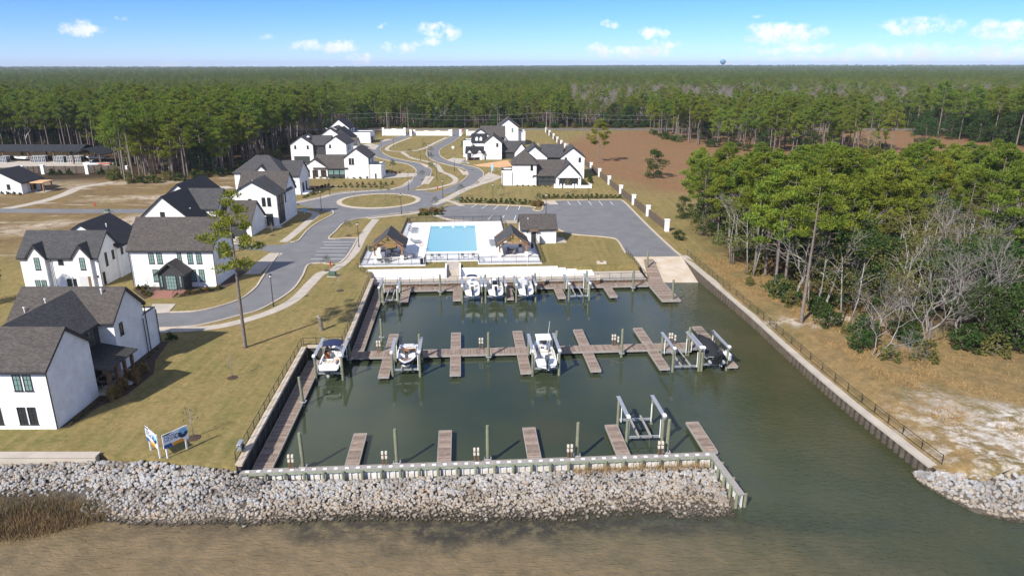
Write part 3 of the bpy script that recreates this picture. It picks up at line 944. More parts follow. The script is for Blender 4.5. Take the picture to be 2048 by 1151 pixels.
patio_chair(-45.2, 70.0, math.pi, 'dark patio chair in front of the porch table, bayward side')
patio_chair(-44.4, 71.6, -.9, 'dark patio chair on the lawn side of the porch table')
# --- B: house with two wall dormers
h = house('white brick house with two small gabled dormers on its front', -72.5, 113)
wing(h, -78.7, -66.2, 108.0, 114.6, 5.4, 8.6, 'x', roof='shingle_grey')
wing(h, -76.8, -65.9, 113.2, 122.0, 5.7, 9.3, 'y', roof='shingle_dark')
for x in (-75.7, -68.5): wing(h, x - 1.35, x + 1.35, 107.45, 111.0, 5.45, 7.15, 'y', roof='shingle_grey', over=.32, og=.28)
window(h, 'S', 107.45, -75.6, 3.0, .85, 2.0); window(h, 'S', 107.45, -68.4, 3.0, .85, 2.0); window(h, 'S', 108.0, -72.2, 3.7, .8, 1.3, 'glass_dark')
for x in (-76.15, -75.15): window(h, 'S', 107.45, x, .0, .8, 1.3)
for x in (-71.4, -70.4): window(h, 'S', 108.0, x, .05, .75, 1.3, 'glass_dark')
slab_on(h, 'garage_opening', 'S', 107.45, -69.4, -67.5, -.05, 1.9, .03, 'gelcoat_grey')
slab_on(h, 'door', 'S', 107.42, -67.95, -67.55, 0, 1.9, .03, 'timber_dark')
for y, z, w_, hh in ((110.3, 2.9, .6, 2.2), (112.4, 3.5, .6, 1.5), (114.6, 3.8, .6, 1.5)): window(h, 'E', -66.2 if y < 114 else -65.9, y, z, w_, hh, 'glass_dark', 1, 2)
window(h, 'E', -66.2, 108.9, 0.2, .6, 2.0, 'glass_dark', 1, 1)
spout(h, -73.7, 107.85, 5.1); spout(h, -66.05, 107.85, 5.1)
vent(h, -71.6, 113.6, 8.5); vent(h, -69.2, 117, 8.0)
slab_on(h, 'wall_lamp', 'S', 108.0, -66.75, -66.55, 1.6, 1.9, .15, 'dark_metal')
# --- C: the big house with the brick steps
h = house('two storey white house with gabled dark entrance porch and brick front steps', -54.3, 112)
wing(h, -61.0, -47.7, 108.0, 116.4, 6.6, 10.6, 'x')
for x in (-57.7, -56.4, -51.5, -50.1): window(h, 'S', 108.0, x + .1, 3.9, .85, 1.75)
window(h, 'S', 108.0, -53.1, 4.3, .65, 1.45)
for x in (-57.4, -51.3, -50.0): window(h, 'S', 108.0, x + .1, .9, .85, 2.0)
for y in (110.5, 113.5): window(h, 'E', -47.7, y, 4.2, .8, 1.6, 'glass_dark')
wing(h, -55.6, -51.7, 105.3, 108.1, 3.3, 4.85, 'y', wall='dark_siding', over=.5, og=.45)
d = window(h, 'S', 105.3, -53.65, .35, 1.7, 2.35, 'glass_green', 4, 4, name='french_door')
for x in (-55.15, -52.15): window(h, 'S', 105.3, x, .75, .45, 1.95, 'glass_green', 1, 3)
obj('entrance_floor', MB().box(-56.1, -51.4, 104.2, 105.3, GZ - .1, GZ + .3), MAT['brick_red'], h)
for i in range(5):
    obj('step', MB().box(-55.7 + .01 * i, -52.3 - .01 * i, 102.2 + .4 * i, 102.62 + .4 * i, GZ - .1, GZ + .055 + .055 * i), MAT['brick_red'], h)
for x in (-56.0, -52.0):
    r_ = obj('step_rail', MB().tube([(x, 101.9, GZ + .95), (x, 104.2, GZ + 1.25), (x, 105.2, GZ + 1.25)], .03, 6), MAT['dark_metal'], h)
    for k in range(8): obj('baluster', MB().tube([(x, 101.9 + .42 * k, GZ), (x, 101.9 + .42 * k, GZ + .95 + .04 * k)], .02, 5), MAT['dark_metal'], r_)
for x in (-61.0, -47.6): spout(h, x, 107.85, 6.2)
obj('planting_bed', MB().poly([(x, y, GZ + .03) for x, y in ((-60.6, 107.9), (-60.4, 106.2), (-58.5, 104), (-56.3, 101.6), (-55.9, 103), (-55.9, 107.9))]).poly([(x, y, GZ + .03) for x, y in ((-51.5, 107.9), (-51.7, 102.3), (-50, 103.3), (-46.5, 105.6), (-45.6, 110), (-46.2, 117), (-47.7, 117), (-47.7, 107.9))]), MAT['soil_mulch'], h)
# --- D: behind C, garage wing and dark roofs
h = house('white house with dark grey gables and a wide grey garage door', -66, 145)
wing(h, -75.0, -62.8, 136.5, 147.5, 4.4, 9.7, 'y', roof='shingle_dark')
wing(h, -76.5, -64.5, 147.0, 160, 5.4, 10.4, 'y', roof='shingle_dark')
wing(h, -69.0, -61.2, 143.5, 151.5, 6.2, 9.4, 'x', roof='shingle_grey')
wing(h, -64.0, -54.4, 143.0, 151.3, 3.3, 6.9, 'x')
window(h, 'S', 136.5, -69.2, 4.6, .9, 1.9, 'glass_dark')
slab_on(h, 'garage_door', 'S', 143.0, -60.6, -55.5, 0, 2.7, .04, 'dark_siding')
slab_on(h, 'wall_lamp', 'S', 143.0, -55.1, -54.9, 2.0, 2.4, .15, 'dark_metal')
spout(h, -54.3, 142.85, 3.1); vent(h, -65.2, 140, 6.2)
# --- E: gable towards us with tall dark glazing on its side
h = house('white gabled house with a tall dark glazed corner beside the roundabout', -57, 159)
wing(h, -62.2, -51.7, 158.3, 166.2, 7.0, 10.9, 'x')
wing(h, -62.15, -51.72, 152.4, 163.0, 7.2, 10.1, 'y', roof='shingle_grey')
for x in (-54.5, -53.3): window(h, 'S', 152.4, x - .1, 4.6, .8, 1.9, 'glass_dark')
window(h, 'S', 152.4, -57.6, 4.8, .75, 1.4, 'glass_dark')
window(h, 'S', 152.4, -53.6, .3, 1.5, 2.6, 'glass_dark', 2, 3, name='french_door')
for y in (153.6, 155.0, 156.4):
    for z in (.5, 2.6, 4.7): window(h, 'E', -51.7, y, z, 1.3, 2.0, 'glass_screen', 1, 1)
window(h, 'E', -51.7, 158.4, 4.4, .6, 2.0, 'glass_dark', 1, 2)
obj('terrace', MB().box(-55.3, -50.8, 150.6, 152.4, GZ - .1, GZ + .12), MAT['concrete'], h)
vent(h, -58.9, 158.6, 8.9)
# --- F: hipped roof
h = house('white house with a grey hipped roof and small front gable', -68.5, 196)
wing(h, -75.4, -62.3, 190.4, 200, 6.8, 10.6, 'hip', roof='shingle_grey')
wing(h, -69.8, -66.2, 190.3, 194, 6.8, 8.5, 'y', roof='shingle_grey', over=.4, og=.3)
wing(h, -64.0, -58.6, 193.0, 202, 5.6, 8.9, 'x', roof='shingle_grey')
for i, x in enumerate((-73.4, -68.0, -64.4)): window(h, 'S', 190.3 if i == 1 else 190.4, x, 4.6, .8, 1.5, 'glass_dark')
window(h, 'E', -58.6, 196, .5, 1.6, 2.4, 'glass_dark'); window(h, 'E', -58.6, 199, .5, 1.2, 2.4, 'glass_dark')
obj('entrance_slab', MB().box(-58.6, -56.8, 193.5, 198.5, GZ - .1, GZ + .3), MAT['white_wall'], h)
# --- G: long low house with brown windows
h = house('long white house with three brown window bays and a tall gabled end', -54.5, 226)
wing(h, -66.2, -58.3, 222.0, 231, 3.7, 6.3, 'y')
wing(h, -62.5, -52.0, 222.15, 231.5, 3.6, 7.0, 'x', wall='dark_siding')
wing(h, -52.8, -45.2, 221.95, 232, 6.8, 9.6, 'y')
wing(h, -45.3, -41.2, 222.1, 229, 4.0, 5, 'flat')
for x in (-64.9, -62.3, -59.7): window(h, 'S', 222.0, x + .1, .5, 1.75, 2.2, 'glass_dark', 3, 2, frame='timber_dark', fw=.12)
for x in (-57.3, -55.5, -53.7): window(h, 'S', 222.15, x, 1.2, 1.6, 1.7, 'glass_green', 3, 2)
window(h, 'S', 221.95, -51.0, 4.4, .75, 2.0, 'glass_dark', 1, 2); window(h, 'S', 221.95, -50.1, 4.4, .75, 2.0, 'glass_dark', 1, 2)
window(h, 'E', -45.2, 224, 4.6, .8, 1.6, 'glass_dark'); window(h, 'E', -45.2, 228, 4.6, .8, 1.6, 'glass_dark')
slab_on(h, 'gate', 'S', 222.1, -43.4, -42.9, 0, 1.6, .04, 'dark_trim')
spout(h, -45.1, 221.8, 6.3); spout(h, -41.3, 221.9, 4)
# --- I: the double gabled house behind it
h = house('large white house with twin gables either side of dark grey siding', -69.5, 262)
wing(h, -79.6, -71.6, 255.0, 266, 7.4, 10.1, 'y', roof='shingle_grey')
wing(h, -72.4, -66.0, 256.2, 265, 7.2, 9.9, 'x', wall='dark_siding', roof='shingle_grey')
wing(h, -67.0, -59.6, 255.1, 267, 7.6, 10.2, 'y', roof='shingle_grey')
for x in (-77.9, -73.4): window(h, 'S', 255.0, x, 5.6, .7, 1.2, 'glass_dark', 1, 2)
window(h, 'S', 255.1, -65.4, 5.9, .7, 1.2, 'glass_dark', 1, 2)
for x in (-71.0, -67.7): window(h, 'S', 256.2, x, 5.6, .7, 1.2, 'glass_dark', 1, 2)
window(h, 'S', 255.0, -75.8, .5, 5.6, 2.5, 'glass_screen', 6, 1)
for y in (257, 260): window(h, 'W', -79.6, y, 4.5, .8, 1.8); window(h, 'E', -59.6, y + 1, 4.8, .8, 1.6, 'glass_dark')
obj('skylight', MB().tube([(-74.2, 259.5, GZ + 9.3), (-74.2, 259.5, GZ + 9.75)], [.7, .3], 10), MAT['gelcoat'], h)
obj('balcony', MB().box(-59.6, -57.6, 256.5, 262, GZ + 3.2, GZ + 3.5).box(-57.75, -57.6, 256.5, 256.65, GZ, GZ + 3.2), MAT['dark_trim'], h)
# --- far group, left of the entrance
h = house('white house with long dark roofs and two white ridge strips, far left group', -71.5, 300)
wing(h, -82, -69, 296, 312, 5.2, 9.6, 'y', roof='shingle_brown')
wing(h, -77, -67, 298, 307, 5.6, 9.5, 'y', wall='dark_siding', roof='shingle_dark')
wing(h, -71, -64.5, 295, 301, 3.4, 5.6, 'x', roof='shingle_brown')
for i in range(2): obj('ridge_strip', MB().bar((-77.4 + 2.5 * i, 297 + 2 * i, GZ + 9.5), (-73.3 + 3.0 * i, 297 + 2 * i, GZ + 6.9), .5, .12), MAT['white_paint'], h)
window(h, 'E', -67, 301, 5.2, .9, 1.3, 'glass_dark')
h = house('white gabled house with low flat-roofed garage by the entrance wall', -78, 336)
wing(h, -84.5, -75.3, 330, 342, 7.1, 10.8, 'y', roof='shingle_dark')
wing(h, -75.3, -65.4, 329, 340, 4.4, 5, 'flat')
window(h, 'E', -75.3, 333, 5.2, 1.0, 1.7, 'glass_dark'); window(h, 'E', -75.3, 337.5, 5.2, 1.0, 1.7, 'glass_dark')
slab_on(h, 'garage_door', 'E', -65.4, 331, 335, 0, 2.8, .05, 'dark_siding'); window(h, 'E', -65.4, 337.6, .2, 1.2, 2.4, 'glass_dark')
# --- J: right-hand group
h = house('white house with small white dormers and a low two-gabled garage', -8, 276)
wing(h, -10.6, -3.9, 269.5, 281, 6.5, 9.2, 'y', roof='shingle_brown')
wing(h, -17.5, -10.5, 268.8, 275, 2.9, 4.7, 'x', roof='shingle_dark')
wing(h, -17.4, -15.0, 268.4, 272, 2.8, 4.2, 'y', roof='shingle_dark', over=.25, og=.25)
wing(h, -13.6, -11.2, 268.4, 272, 2.8, 4.2, 'y', roof='shingle_dark', over=.25, og=.25)
wing(h, -19, -15.2, 276.5, 284, 6.0, 6.5, 'flat')
wing(h, -15.5, -10, 274, 283, 6.4, 8.9, 'x', roof='shingle_dark')
wing(h, -16.6, -8.6, 286, 296, 7.2, 10.1, 'y', roof='shingle_brown')
wing(h, -12.6, -3.0, 286.5, 295, 7.2, 10.9, 'x', wall='dark_siding', roof='shingle_brown')
wing(h, -3.95, 4.9, 271.6, 281, 3.0, 6.4, 'x', wall='dark_siding', roof='shingle_grey')
wing(h, 1.0, 6.0, 270.8, 279.5, 3.0, 6.2, 'y', roof='shingle_grey')
window(h, 'S', 269.5, -5.6, 4.8, .8, 1.3, 'glass_dark'); window(h, 'W', -10.6, 271.5, 3.8, .8, 1.5, 'glass_dark'); window(h, 'W', -10.6, 274, 3.8, .8, 1.5, 'glass_dark')
slab_on(h, 'garage_door', 'S', 268.4, -17.0, -15.4, 0, 2.4, .05, 'dark_siding')
for x in (-13.6, -12.0):
    dm = obj('dormer', MB().prism([(x - .5, GZ + 6.6), (x + .5, GZ + 6.6), (x + .5, GZ + 7.5), (x, GZ + 8.0), (x - .5, GZ + 7.5)], 274.0, 276.6, 'y'), MAT['white_wall'], h)
h = house('tall white gabled house at the far end of the right-hand street', -1.8, 325)
wing(h, -6.6, 2.8, 319, 332, 8.3, 11.9, 'y', wall='white_wall', og=.6)
wing(h, 2.8, 6.0, 321, 328, 5.8, 6.2, 'flat')
wing(h, -8.0, -3.0, 313, 319, 3.6, 4.2, 'flat')
window(h, 'S', 319, .2, 5.8, .75, 1.9, 'glass_green', 1, 2)
# --- K: house with the hipped tower beside the parking lot
h = house('white house with hipped tower wing and big glazed gable beside the parking lot', 9, 213)
wing(h, .1, 7.4, 208.5, 217, 6.8, 10.2, 'hip', roof='shingle_brown')
wing(h, -3.1, .15, 208.6, 214.5, 4.0, 5, 'flat')
wing(h, 6.5, 15.5, 208.8, 216.5, 3.4, 7.2, 'x', wall='dark_siding', roof='shingle_brown')
wing(h, 13.0, 20.4, 206.6, 217.2, 3.2, 6.9, 'y', roof='shingle_grey')
window(h, 'S', 208.5, 5.85, 4.5, .75, 1.9, 'glass_dark', 1, 3)
for x in (8.3, 10.2, 12.05): window(h, 'S', 208.8, x, 1.3, 1.65, 1.75, 'glass_screen', 3, 3)
window(h, 'S', 206.6, 16.7, .25, 5.6, 2.3, 'glass_dark', 6, 1)
slab_on(h, 'house_number', 'S', 208.5, 5.95, 6.65, 2.3, 2.55, .03, 'dark_trim')
for x in (13.6, 19.9): slab_on(h, 'wall_lamp', 'S', 206.6, x - .1, x + .1, 2.3, 2.7, .15, 'dark_metal')
for x in (-2.9, .05, 7.3): spout(h, x, 208.35, 4 if x < 1 else 6.4)
window(h, 'E', 20.4, 210, .3, 1.5, 2.3, 'glass_green'); window(h, 'E', 20.4, 213, .3, 1.5, 2.3, 'glass_green')
pw = MB()
for (x0, x1, y0, y1, z) in ((12.4, 14.4, 203.9, 204.2, .8), (15.2, 18.0, 203.9, 204.2, .8), (18.6, 23.2, 203.9, 204.2, .8), (22.9, 23.2, 204.2, 209, .8), (12.4, 12.7, 204.2, 206.6, .8)): pw.box(x0, x1, y0, y1, GZ - .05, GZ + z)
for x in (12.5, 14.3, 15.3, 17.9, 18.7, 23.05): pw.box(x - .25, x + .25, 203.75, 204.3, GZ - .05, GZ + 1.15)
obj('courtyard_wall', pw, MAT['white_wall'], h)
vent(h, 18.6, 211, 5.7)
h = house('white house with two gables and dark middle behind the glazed-gable house', 14, 228)
wing(h, 3.0, 11.0, 221.5, 233, 7.0, 10.3, 'y', roof='shingle_grey')
wing(h, 9.5, 16, 223, 232, 7.0, 10.2, 'x', wall='dark_siding', roof='shingle_grey')
wing(h, 15.3, 22.8, 222, 233, 6.9, 9.8, 'y', roof='shingle_grey')
for x in (10.9, 14.0): window(h, 'S', 223, x - .2 if x > 12 else x + .3, 5.1, .7, 1.4, 'glass_dark', 1, 2)
for x in (16.9, 21.3): window(h, 'S', 222, x, 5.2, .75, 1.4, 'glass_dark', 1, 2)
vent(h, 8.4, 229, 9.8); vent(h, 18.2, 231, 9.6)
# --- cottage with pergola, far left
p0, p1 = at(46, 388), at(0, 388)
h = house('small white cottage with dark roof and timber pergola at the far left', p0.x - 5, p0.y + 6)
wing(h, p0.x - 12.5, p0.x, p0.y, p0.y + 9.5, 3.3, 6.6, 'y', roof='shingle_dark')
window(h, 'S', p0.y, p0.x - 3.6, 1.3, .9, 1.4, 'glass_dark'); window(h, 'E', p0.x, p0.y + 4.8, .5, 2.4, 2.3, 'glass_dark', 3, 2)
pg = MB()
for y in (3.0, 6.8):
    for x in (1.0, 4.0): obj('pergola_post', MB().box(p0.x + x - .14, p0.x + x + .14, p0.y + y - .14, p0.y + y + .14, GZ, GZ + 2.6), MAT['timber'], h)
obj('pergola_roof', MB().box(p0.x + .05, p0.x + 4.4, p0.y + 2.6, p0.y + 7.3, GZ + 2.6, GZ + 2.85), MAT['lumber'], h)
obj('entrance_slab', MB().box(p0.x, p0.x + 4.8, p0.y + 2.4, p0.y + 7.2, GZ - .05, GZ + .1), MAT['concrete'], h)
MX = lambda p: tuple(mar(p[0], p[1], p[2]))


def mthing(name, label, cat, u, v, z=0.0, group=None, rz=0.0):
    return thing(name, label, cat, mar(u, v, z), ANG + rz, group)


def rail(name, label, pts, h=1.05, sp_=2.4, pick=False, cat='railing', material='dark_metal', top=True, th=.03):
    """posts, rails and (optionally) pickets along a polyline of world points"""
    pts = [Vector(p) for p in pts]
    root = thing(name, label, cat, pts[0])
    r, pk = MB(), MB()
    for a, b in zip(pts[:-1], pts[1:]):
        L = (b - a).length
        n = max(1, round(L / sp_))
        for z in ((h - .04, .14) if not pick else (h - .04, h - .22, .12)):
            r.bar(a + Vector((0, 0, z)), b + Vector((0, 0, z)), .045, .05)
        if not pick: r.bar(a + Vector((0, 0, h * .55)), b + Vector((0, 0, h * .55)), .02, .02)
        for i in range(n + 1):
            if i == n and b is not pts[-1]: continue
            p = a.lerp(b, i / n)
            obj('post', MB().box(p.x - th, p.x + th, p.y - th, p.y + th, p.z - .05, p.z + h + .05), MAT[material], root)
        if pick:
            k = int(L / .115)
            for i in range(k):
                p = a.lerp(b, (i + .5) / k)
                pk.box(p.x - .008, p.x + .008, p.y - .008, p.y + .008, p.z + .1, p.z + h - .03)
    obj('rails', r, MAT[material], root)
    if pick: obj('pickets', pk, MAT[material], root, kind='stuff')
    return root


# ------------------------------------------------------------------ quay and terraces
obj('quay', MB(MX).box(4.4, 51.55, 57.0, 62.0, -1.0, 1.1), MAT['concrete'], kind='structure', recalc=True)
ramp = MB()
ramp.add([(22.6, 127.0, GZ + .01), (31.9, 127.2, GZ + .01), (32.5, 117.0, .05), (33.0, 111.0, -1.2), (25.4, 110.5, -1.2), (24.2, 117.0, .05)], [(0, 5, 2, 1), (5, 4, 3, 2)])
obj('boat_ramp', ramp, MAT['cap_stone'], kind='structure', recalc=True)
sw = thing('seating_terrace', 'long white stepped seating wall between the pool lawn and the quay', 'terrace', mar(20, 59.6, 1.1), ANG)
for seg in ((3.4, 16.9), (19.7, None)):
    for i in range(4):
        u1 = seg[1] if seg[1] else (43, 40.2, 38.2, 36.8)[i]
        u0 = seg[0] if seg[1] is None else seg[0] - .2 * i + .6
        obj('tier', MB(MX).box(u0 + .003 * i, u1 - .003 * i, 59.7 + .62 * i, 62.25 + .01 * i, 1.05, 1.1 + .27 * (i + 1)), MAT['white_wall'], sw, recalc=True)
st = thing('concrete_stairs', 'concrete stairs with white cheek walls down from the pool gate', 'stairs', mar(18.3, 60, 1.1), ANG)
for i in range(6): obj('step', MB(MX).box(17.25, 19.35, 59.4 + .45 * i, 59.87 + .45 * i + (.6 if i == 5 else 0), 1.05, 1.1 + .155 * (i + 1)), MAT['concrete'], st, recalc=True)
for u in (16.95, 19.4): obj('cheek_wall', MB(MX).box(u, u + .28, 59.3, 64.4, 1.02, 2.5), MAT['white_wall'], st, recalc=True)
obj('footpath', MB(MX).box(17.2, 19.4, 62.66, 67.0, GZ - .1, GZ + .05), MAT['concrete'], kind='structure', recalc=True)
rail('railing', 'black railing along the quay edge below the pool', [mar(5.0, 57.3, 1.1), mar(51.2, 57.3, 1.1)], 1.05, 2.0)
rail('railing', 'black railing sloping down beside the west end of the white terrace', [mar(1.5, 63.8, GZ), mar(4.6, 58.2, GZ - .2)], 1.0, 1.5)
rail('railing', 'black railing along the walk above the boat ramp dock', [at(1252, 506), mar(51.3, 61.5, 1.5), mar(51.4, 57.5, 1.1)], 1.05, 1.6)
# timber bulkhead under the quay
bk = thing('timber_bulkhead', 'brown timber bulkhead below the quay walkway', 'bulkhead', mar(28, 56.9), ANG)
pb = MB(MX)
u = 4.9
while u < 51.4:
    pb.box(u, u + .27, 56.88, 56.985, -1.0, 1.02)
    u += .285
obj('planks', pb, MAT['bulkhead_wood'], bk, kind='stuff', recalc=True)
obj('cap_beam', MB(MX).box(4.8, 51.5, 56.7, 57.2, 1.02, 1.16), MAT['fascia_wood'], bk, recalc=True)
for i in range(20): obj('post', MB(MX).box(5.6 + 2.35 * i, 5.85 + 2.35 * i, 56.68, 56.87, -1, 1.0), MAT['timber_dark'], bk, recalc=True)


# ------------------------------------------------------------------ sea walls
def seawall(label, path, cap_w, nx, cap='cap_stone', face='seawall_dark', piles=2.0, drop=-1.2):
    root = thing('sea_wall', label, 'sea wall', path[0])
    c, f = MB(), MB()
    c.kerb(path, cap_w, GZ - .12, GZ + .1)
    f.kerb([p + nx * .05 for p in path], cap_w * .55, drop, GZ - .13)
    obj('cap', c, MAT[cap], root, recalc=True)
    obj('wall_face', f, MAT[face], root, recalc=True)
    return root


wl = seawall('dark sea wall with a stone cap along the lower west lawn', [mar(-.15, -.1, GZ), mar(-.15, 27.5, GZ)], .62, Vector((.0, 0, 0)))
for i in range(14): obj('post', MB(MX).box(.17, .3, .8 + 1.95 * i, .98 + 1.95 * i, -1, 1.8), MAT['seawall_dark'], wl, recalc=True)
wl = seawall('short return of the west sea wall behind the blue canopy boat', [mar(.2, 27.75, GZ), mar(5.1, 27.75, GZ)], .6, Vector((0, 0, 0)))
wl = seawall('pale-capped sea wall along the upper west lawn', [mar(4.95, 28.1, GZ), mar(4.95, 57.2, GZ)], .62, Vector((0, 0, 0)))
for i in range(14): obj('post', MB(MX).box(5.27, 5.42, 29.3 + 1.95 * i, 29.46 + 1.95 * i, -1, 1.8), MAT['seawall_dark'], wl, recalc=True)
rail('railing', 'black railing on the lower west sea wall', [mar(-.55, .5, GZ), mar(-.55, 27.9, GZ)], 1.0, 2.0)
rail('railing', 'black railing across the notch behind the blue canopy boat', [mar(-.4, 28.25, GZ), mar(4.5, 28.25, GZ)], 1.0, 1.9)
rail('railing', 'black railing on the upper west sea wall', [mar(4.5, 28.6, GZ), mar(4.5, 57.6, GZ)], 1.0, 2.0)
ew = thing('sea_wall', 'long east sea wall with a broad pale concrete walk on top', 'sea wall', RWALL[0])
cap, fc = [], []
for p in smooth(RWALL, 8):
    cap.append([(p.x, p.y, p.z - .14), (p.x, p.y, p.z + .1), (p.x + 1.3, p.y + .1, p.z + .1), (p.x + 1.3, p.y + .1, p.z - .14)])
    fc.append([(p.x + .2, p.y, -1.2), (p.x + .2, p.y, p.z - .15), (p.x + .7, p.y, p.z - .15), (p.x + .7, p.y, -1.2)])
obj('cap', MB().loft(cap, True, True), MAT['concrete'], ew, recalc=True)
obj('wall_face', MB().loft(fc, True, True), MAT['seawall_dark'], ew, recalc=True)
mat('corrugation', (.1, .08, .06), .9, col2=(.055, .042, .03), vscale=1.5)
dense = smooth(RWALL, 60)
acc = 0.0
for a, b in zip(dense[:-1], dense[1:]):
    acc += (b - a).length
    if acc > .8:
        acc = 0
        obj('corrugation', MB().tube([(a.x + .2, a.y, -1.1), (a.x + .2, a.y, a.z * .55), (a.x + .2, a.y, a.z - .2)], [.3, .27, .2], 8), MAT['corrugation'], ew)
rail('railing', 'long black railing on the east sea wall', [p + Vector((1.22, .05, .1)) for p in smooth(RWALL, 2)], 1.05, 2.4)
cw = thing('retaining_wall', 'low pale concrete wall above the stones at lower left', 'wall', (-46, 56, GZ))
obj('wall', MB().box(-75, -37.9, 56.0, 56.6, .6, GZ + .12), MAT['concrete'], cw)
obj('cap', MB().box(-75, -37.8, 55.9, 56.8, GZ + .123, GZ + .26), MAT['concrete'], cw)

# ------------------------------------------------------------------ breakwater of white sheet piling
bw = thing('breakwater', 'white sheet pile breakwater with green timber wales and posts', 'breakwater', mar(21, 0), ANG)
u, k = .15, 0
while u < 43.0:
    obj('sheet_pile', MB(MX).box(u, u + .27, -.14 - .1 * (k % 2), -.02 - .1 * (k % 2), -.8, 1.28), MAT['vinyl_white'], bw, recalc=True)
    u += .282
    k += 1
EX = lambda p: tuple(mar(43.2 + p[1] * 1 + p[0] * .045, -p[0], p[2]))
for i in range(23):
    obj('sheet_pile', MB(EX).box(.1 + .282 * i, .37 + .282 * i, .0 - .1 * (i % 2), .12 - .1 * (i % 2), -.8, 1.28), MAT['vinyl_white'], bw, recalc=True)
obj('wale', MB(MX).box(-.1, 43.35, -.42, -.252, 1.03, 1.29), MAT['wale_wood'], bw, recalc=True)
obj('wale', MB(EX).box(-.1, 6.6, -.28, -.12, 1.03, 1.29), MAT['wale_wood'], bw, recalc=True)
obj('cap_board', MB(MX).box(-.1, 43.4, -.44, .1, 1.295, 1.36), MAT['fascia_wood'], bw, recalc=True)
obj('cap_board', MB(EX).box(-.1, 6.7, -.3, .24, 1.297, 1.37), MAT['fascia_wood'], bw, recalc=True)
for i in range(26): obj('post', MB(MX).tube([(.5 + 1.71 * i, -.56, -.8), (.5 + 1.71 * i, -.56, 1.25)], .14, 8), MAT['piling_wood'], bw)
for i in range(5): obj('post', MB(EX).tube([(1.2 + 1.35 * i, -.42, -.8), (1.2 + 1.35 * i, -.42, 1.26)], .14, 8), MAT['piling_wood'], bw)
for i in range(3): obj('post', MB(EX).tube([(1.5 + 2.5 * i, .4, -.8), (1.5 + 2.5 * i, .4, 1.3)], .14, 8), MAT['piling_wood'], bw)
for i in range(44): obj('clamp', MB(MX).box(.4 + .98 * i, .72 + .98 * i, -.3, -.05, 1.362, 1.4), MAT['white_paint'], bw, recalc=True)


# ------------------------------------------------------------------ docks
def dock(name, label, u0, u1, v0, v1, z=.58, along='u', group=None, cat='dock', ends=True):
    root = mthing(name, label, cat, (u0 + u1) / 2, (v0 + v1) / 2, 0, group)
    d = MB(MX)
    if along == 'u':
        s = u0
        while s < u1 - .02:
            e = min(s + .138, u1)
            d.box(s, e - .008, v0 + .06, v1 - .06, z - .04, z + random.uniform(-.004, .004))
            s = e
    else:
        s = v0
        while s < v1 - .02:
            e = min(s + .138, v1)
            d.box(u0 + .06, u1 - .06, s, e - .008, z - .04, z + random.uniform(-.004, .004))
            s = e
    obj('decking', d, MAT['decking'], root, kind='stuff', recalc=True)
    f = MB(MX)
    for bx in ((u0 - .02, u0 + .055, v0, v1), (u1 - .055, u1 + .02, v0, v1), (u0 + .056, u1 - .056, v0 - .02, v0 + .055), (u0 + .056, u1 - .056, v1 - .055, v1 + .02)):
        f.box(*bx, z - .24, z + .012)
    obj('fascia', f, MAT['fascia_wood'], root, recalc=True)
    n = max(2, round((u1 - u0 if along == 'u' else v1 - v0) / 2.6))
    for i in range(n):
        t = (i + .5) / n if not ends else i / max(1, n - 1) * .94 + .03
        for s in (.18, .82):
            uu, vv = (u0 + (u1 - u0) * t, v0 + (v1 - v0) * s) if along == 'u' else (u0 + (u1 - u0) * s, v0 + (v1 - v0) * t)
            obj('support', MB(MX).tube([(uu, vv, -1.5), (uu, vv, z - .05)], .1, 6), MAT['seawall_dark'], root)
    return root


dock('boardwalk', 'weathered timber boardwalk along the lower west sea wall', .42, 2.25, 1.55, 26.6, along='v')
dock('boardwalk', 'weathered timber boardwalk along the upper west sea wall', 5.5, 7.0, 29.15, 56.3, along='v')
dock('boardwalk', 'long timber dock across the middle of the basin', 5.4, 53.0, 27.0, 29.1)
dock('boardwalk', 'timber dock along the bulkhead below the quay', 7.05, 51.3, 54.7, 56.6)
dock('boardwalk', 'narrow timber dock behind the white breakwater', .62, 43.3, .15, 1.5)
for i in range(6):
    u = 9.75 + 8.57 * i
    for nm, v0, v1 in (('bay side', 21.0, 26.96), ('pool side', 29.14, 35.0)):
        if i == 5 and nm == 'bay side': pass
        dock('finger_pier', '%s finger pier from the left on the %s of the middle dock' % (ORD[i], nm), u, u + 1.3, v0, v1, along='v', group='finger piers', cat='pier')
for i in range(5):
    dock('finger_pier', '%s short finger pier from the left behind the breakwater' % ORD[i], 8.85 + 8.56 * i, 10.15 + 8.56 * i, 1.54, 7.5, along='v', group='finger piers', cat='pier')
    dock('finger_pier', '%s finger pier from the left below the quay' % ORD[i], 10.0 + 8.4 * i, 11.3 + 8.4 * i, 49.3, 54.66, along='v', group='finger piers', cat='pier')
dock('ramp_dock', 'wide timber dock beside the boat ramp', 51.45, 54.45, 46.5, 58.2, z=.62, along='v')
gx = mthing('gangway', 'sloping timber gangway from the ramp dock up to the parking', 'gangway', 54, 62)
m = MB(MX)
n = 60
for i in range(n):
    v = 58.25 + 8.1 * i / n
    a = .62 + (GZ + .02 - .62) * i / n
    m.add([(52.2 + .02 * i, v, a - .05), (54.45 + .01 * i, v, a - .05), (54.45 + .01 * i, v + .125, a - .03), (52.2 + .02 * i, v + .125, a - .03), (52.2 + .02 * i, v, a), (54.45 + .01 * i, v, a), (54.45 + .01 * i, v + .125, a + .02), (52.2 + .02 * i, v + .125, a + .02)],
          [(3, 2, 1, 0), (4, 5, 6, 7), (0, 1, 5, 4), (1, 2, 6, 5), (2, 3, 7, 6), (3, 0, 4, 7)])
obj('decking', m, MAT['decking'], gx, kind='stuff', recalc=True)
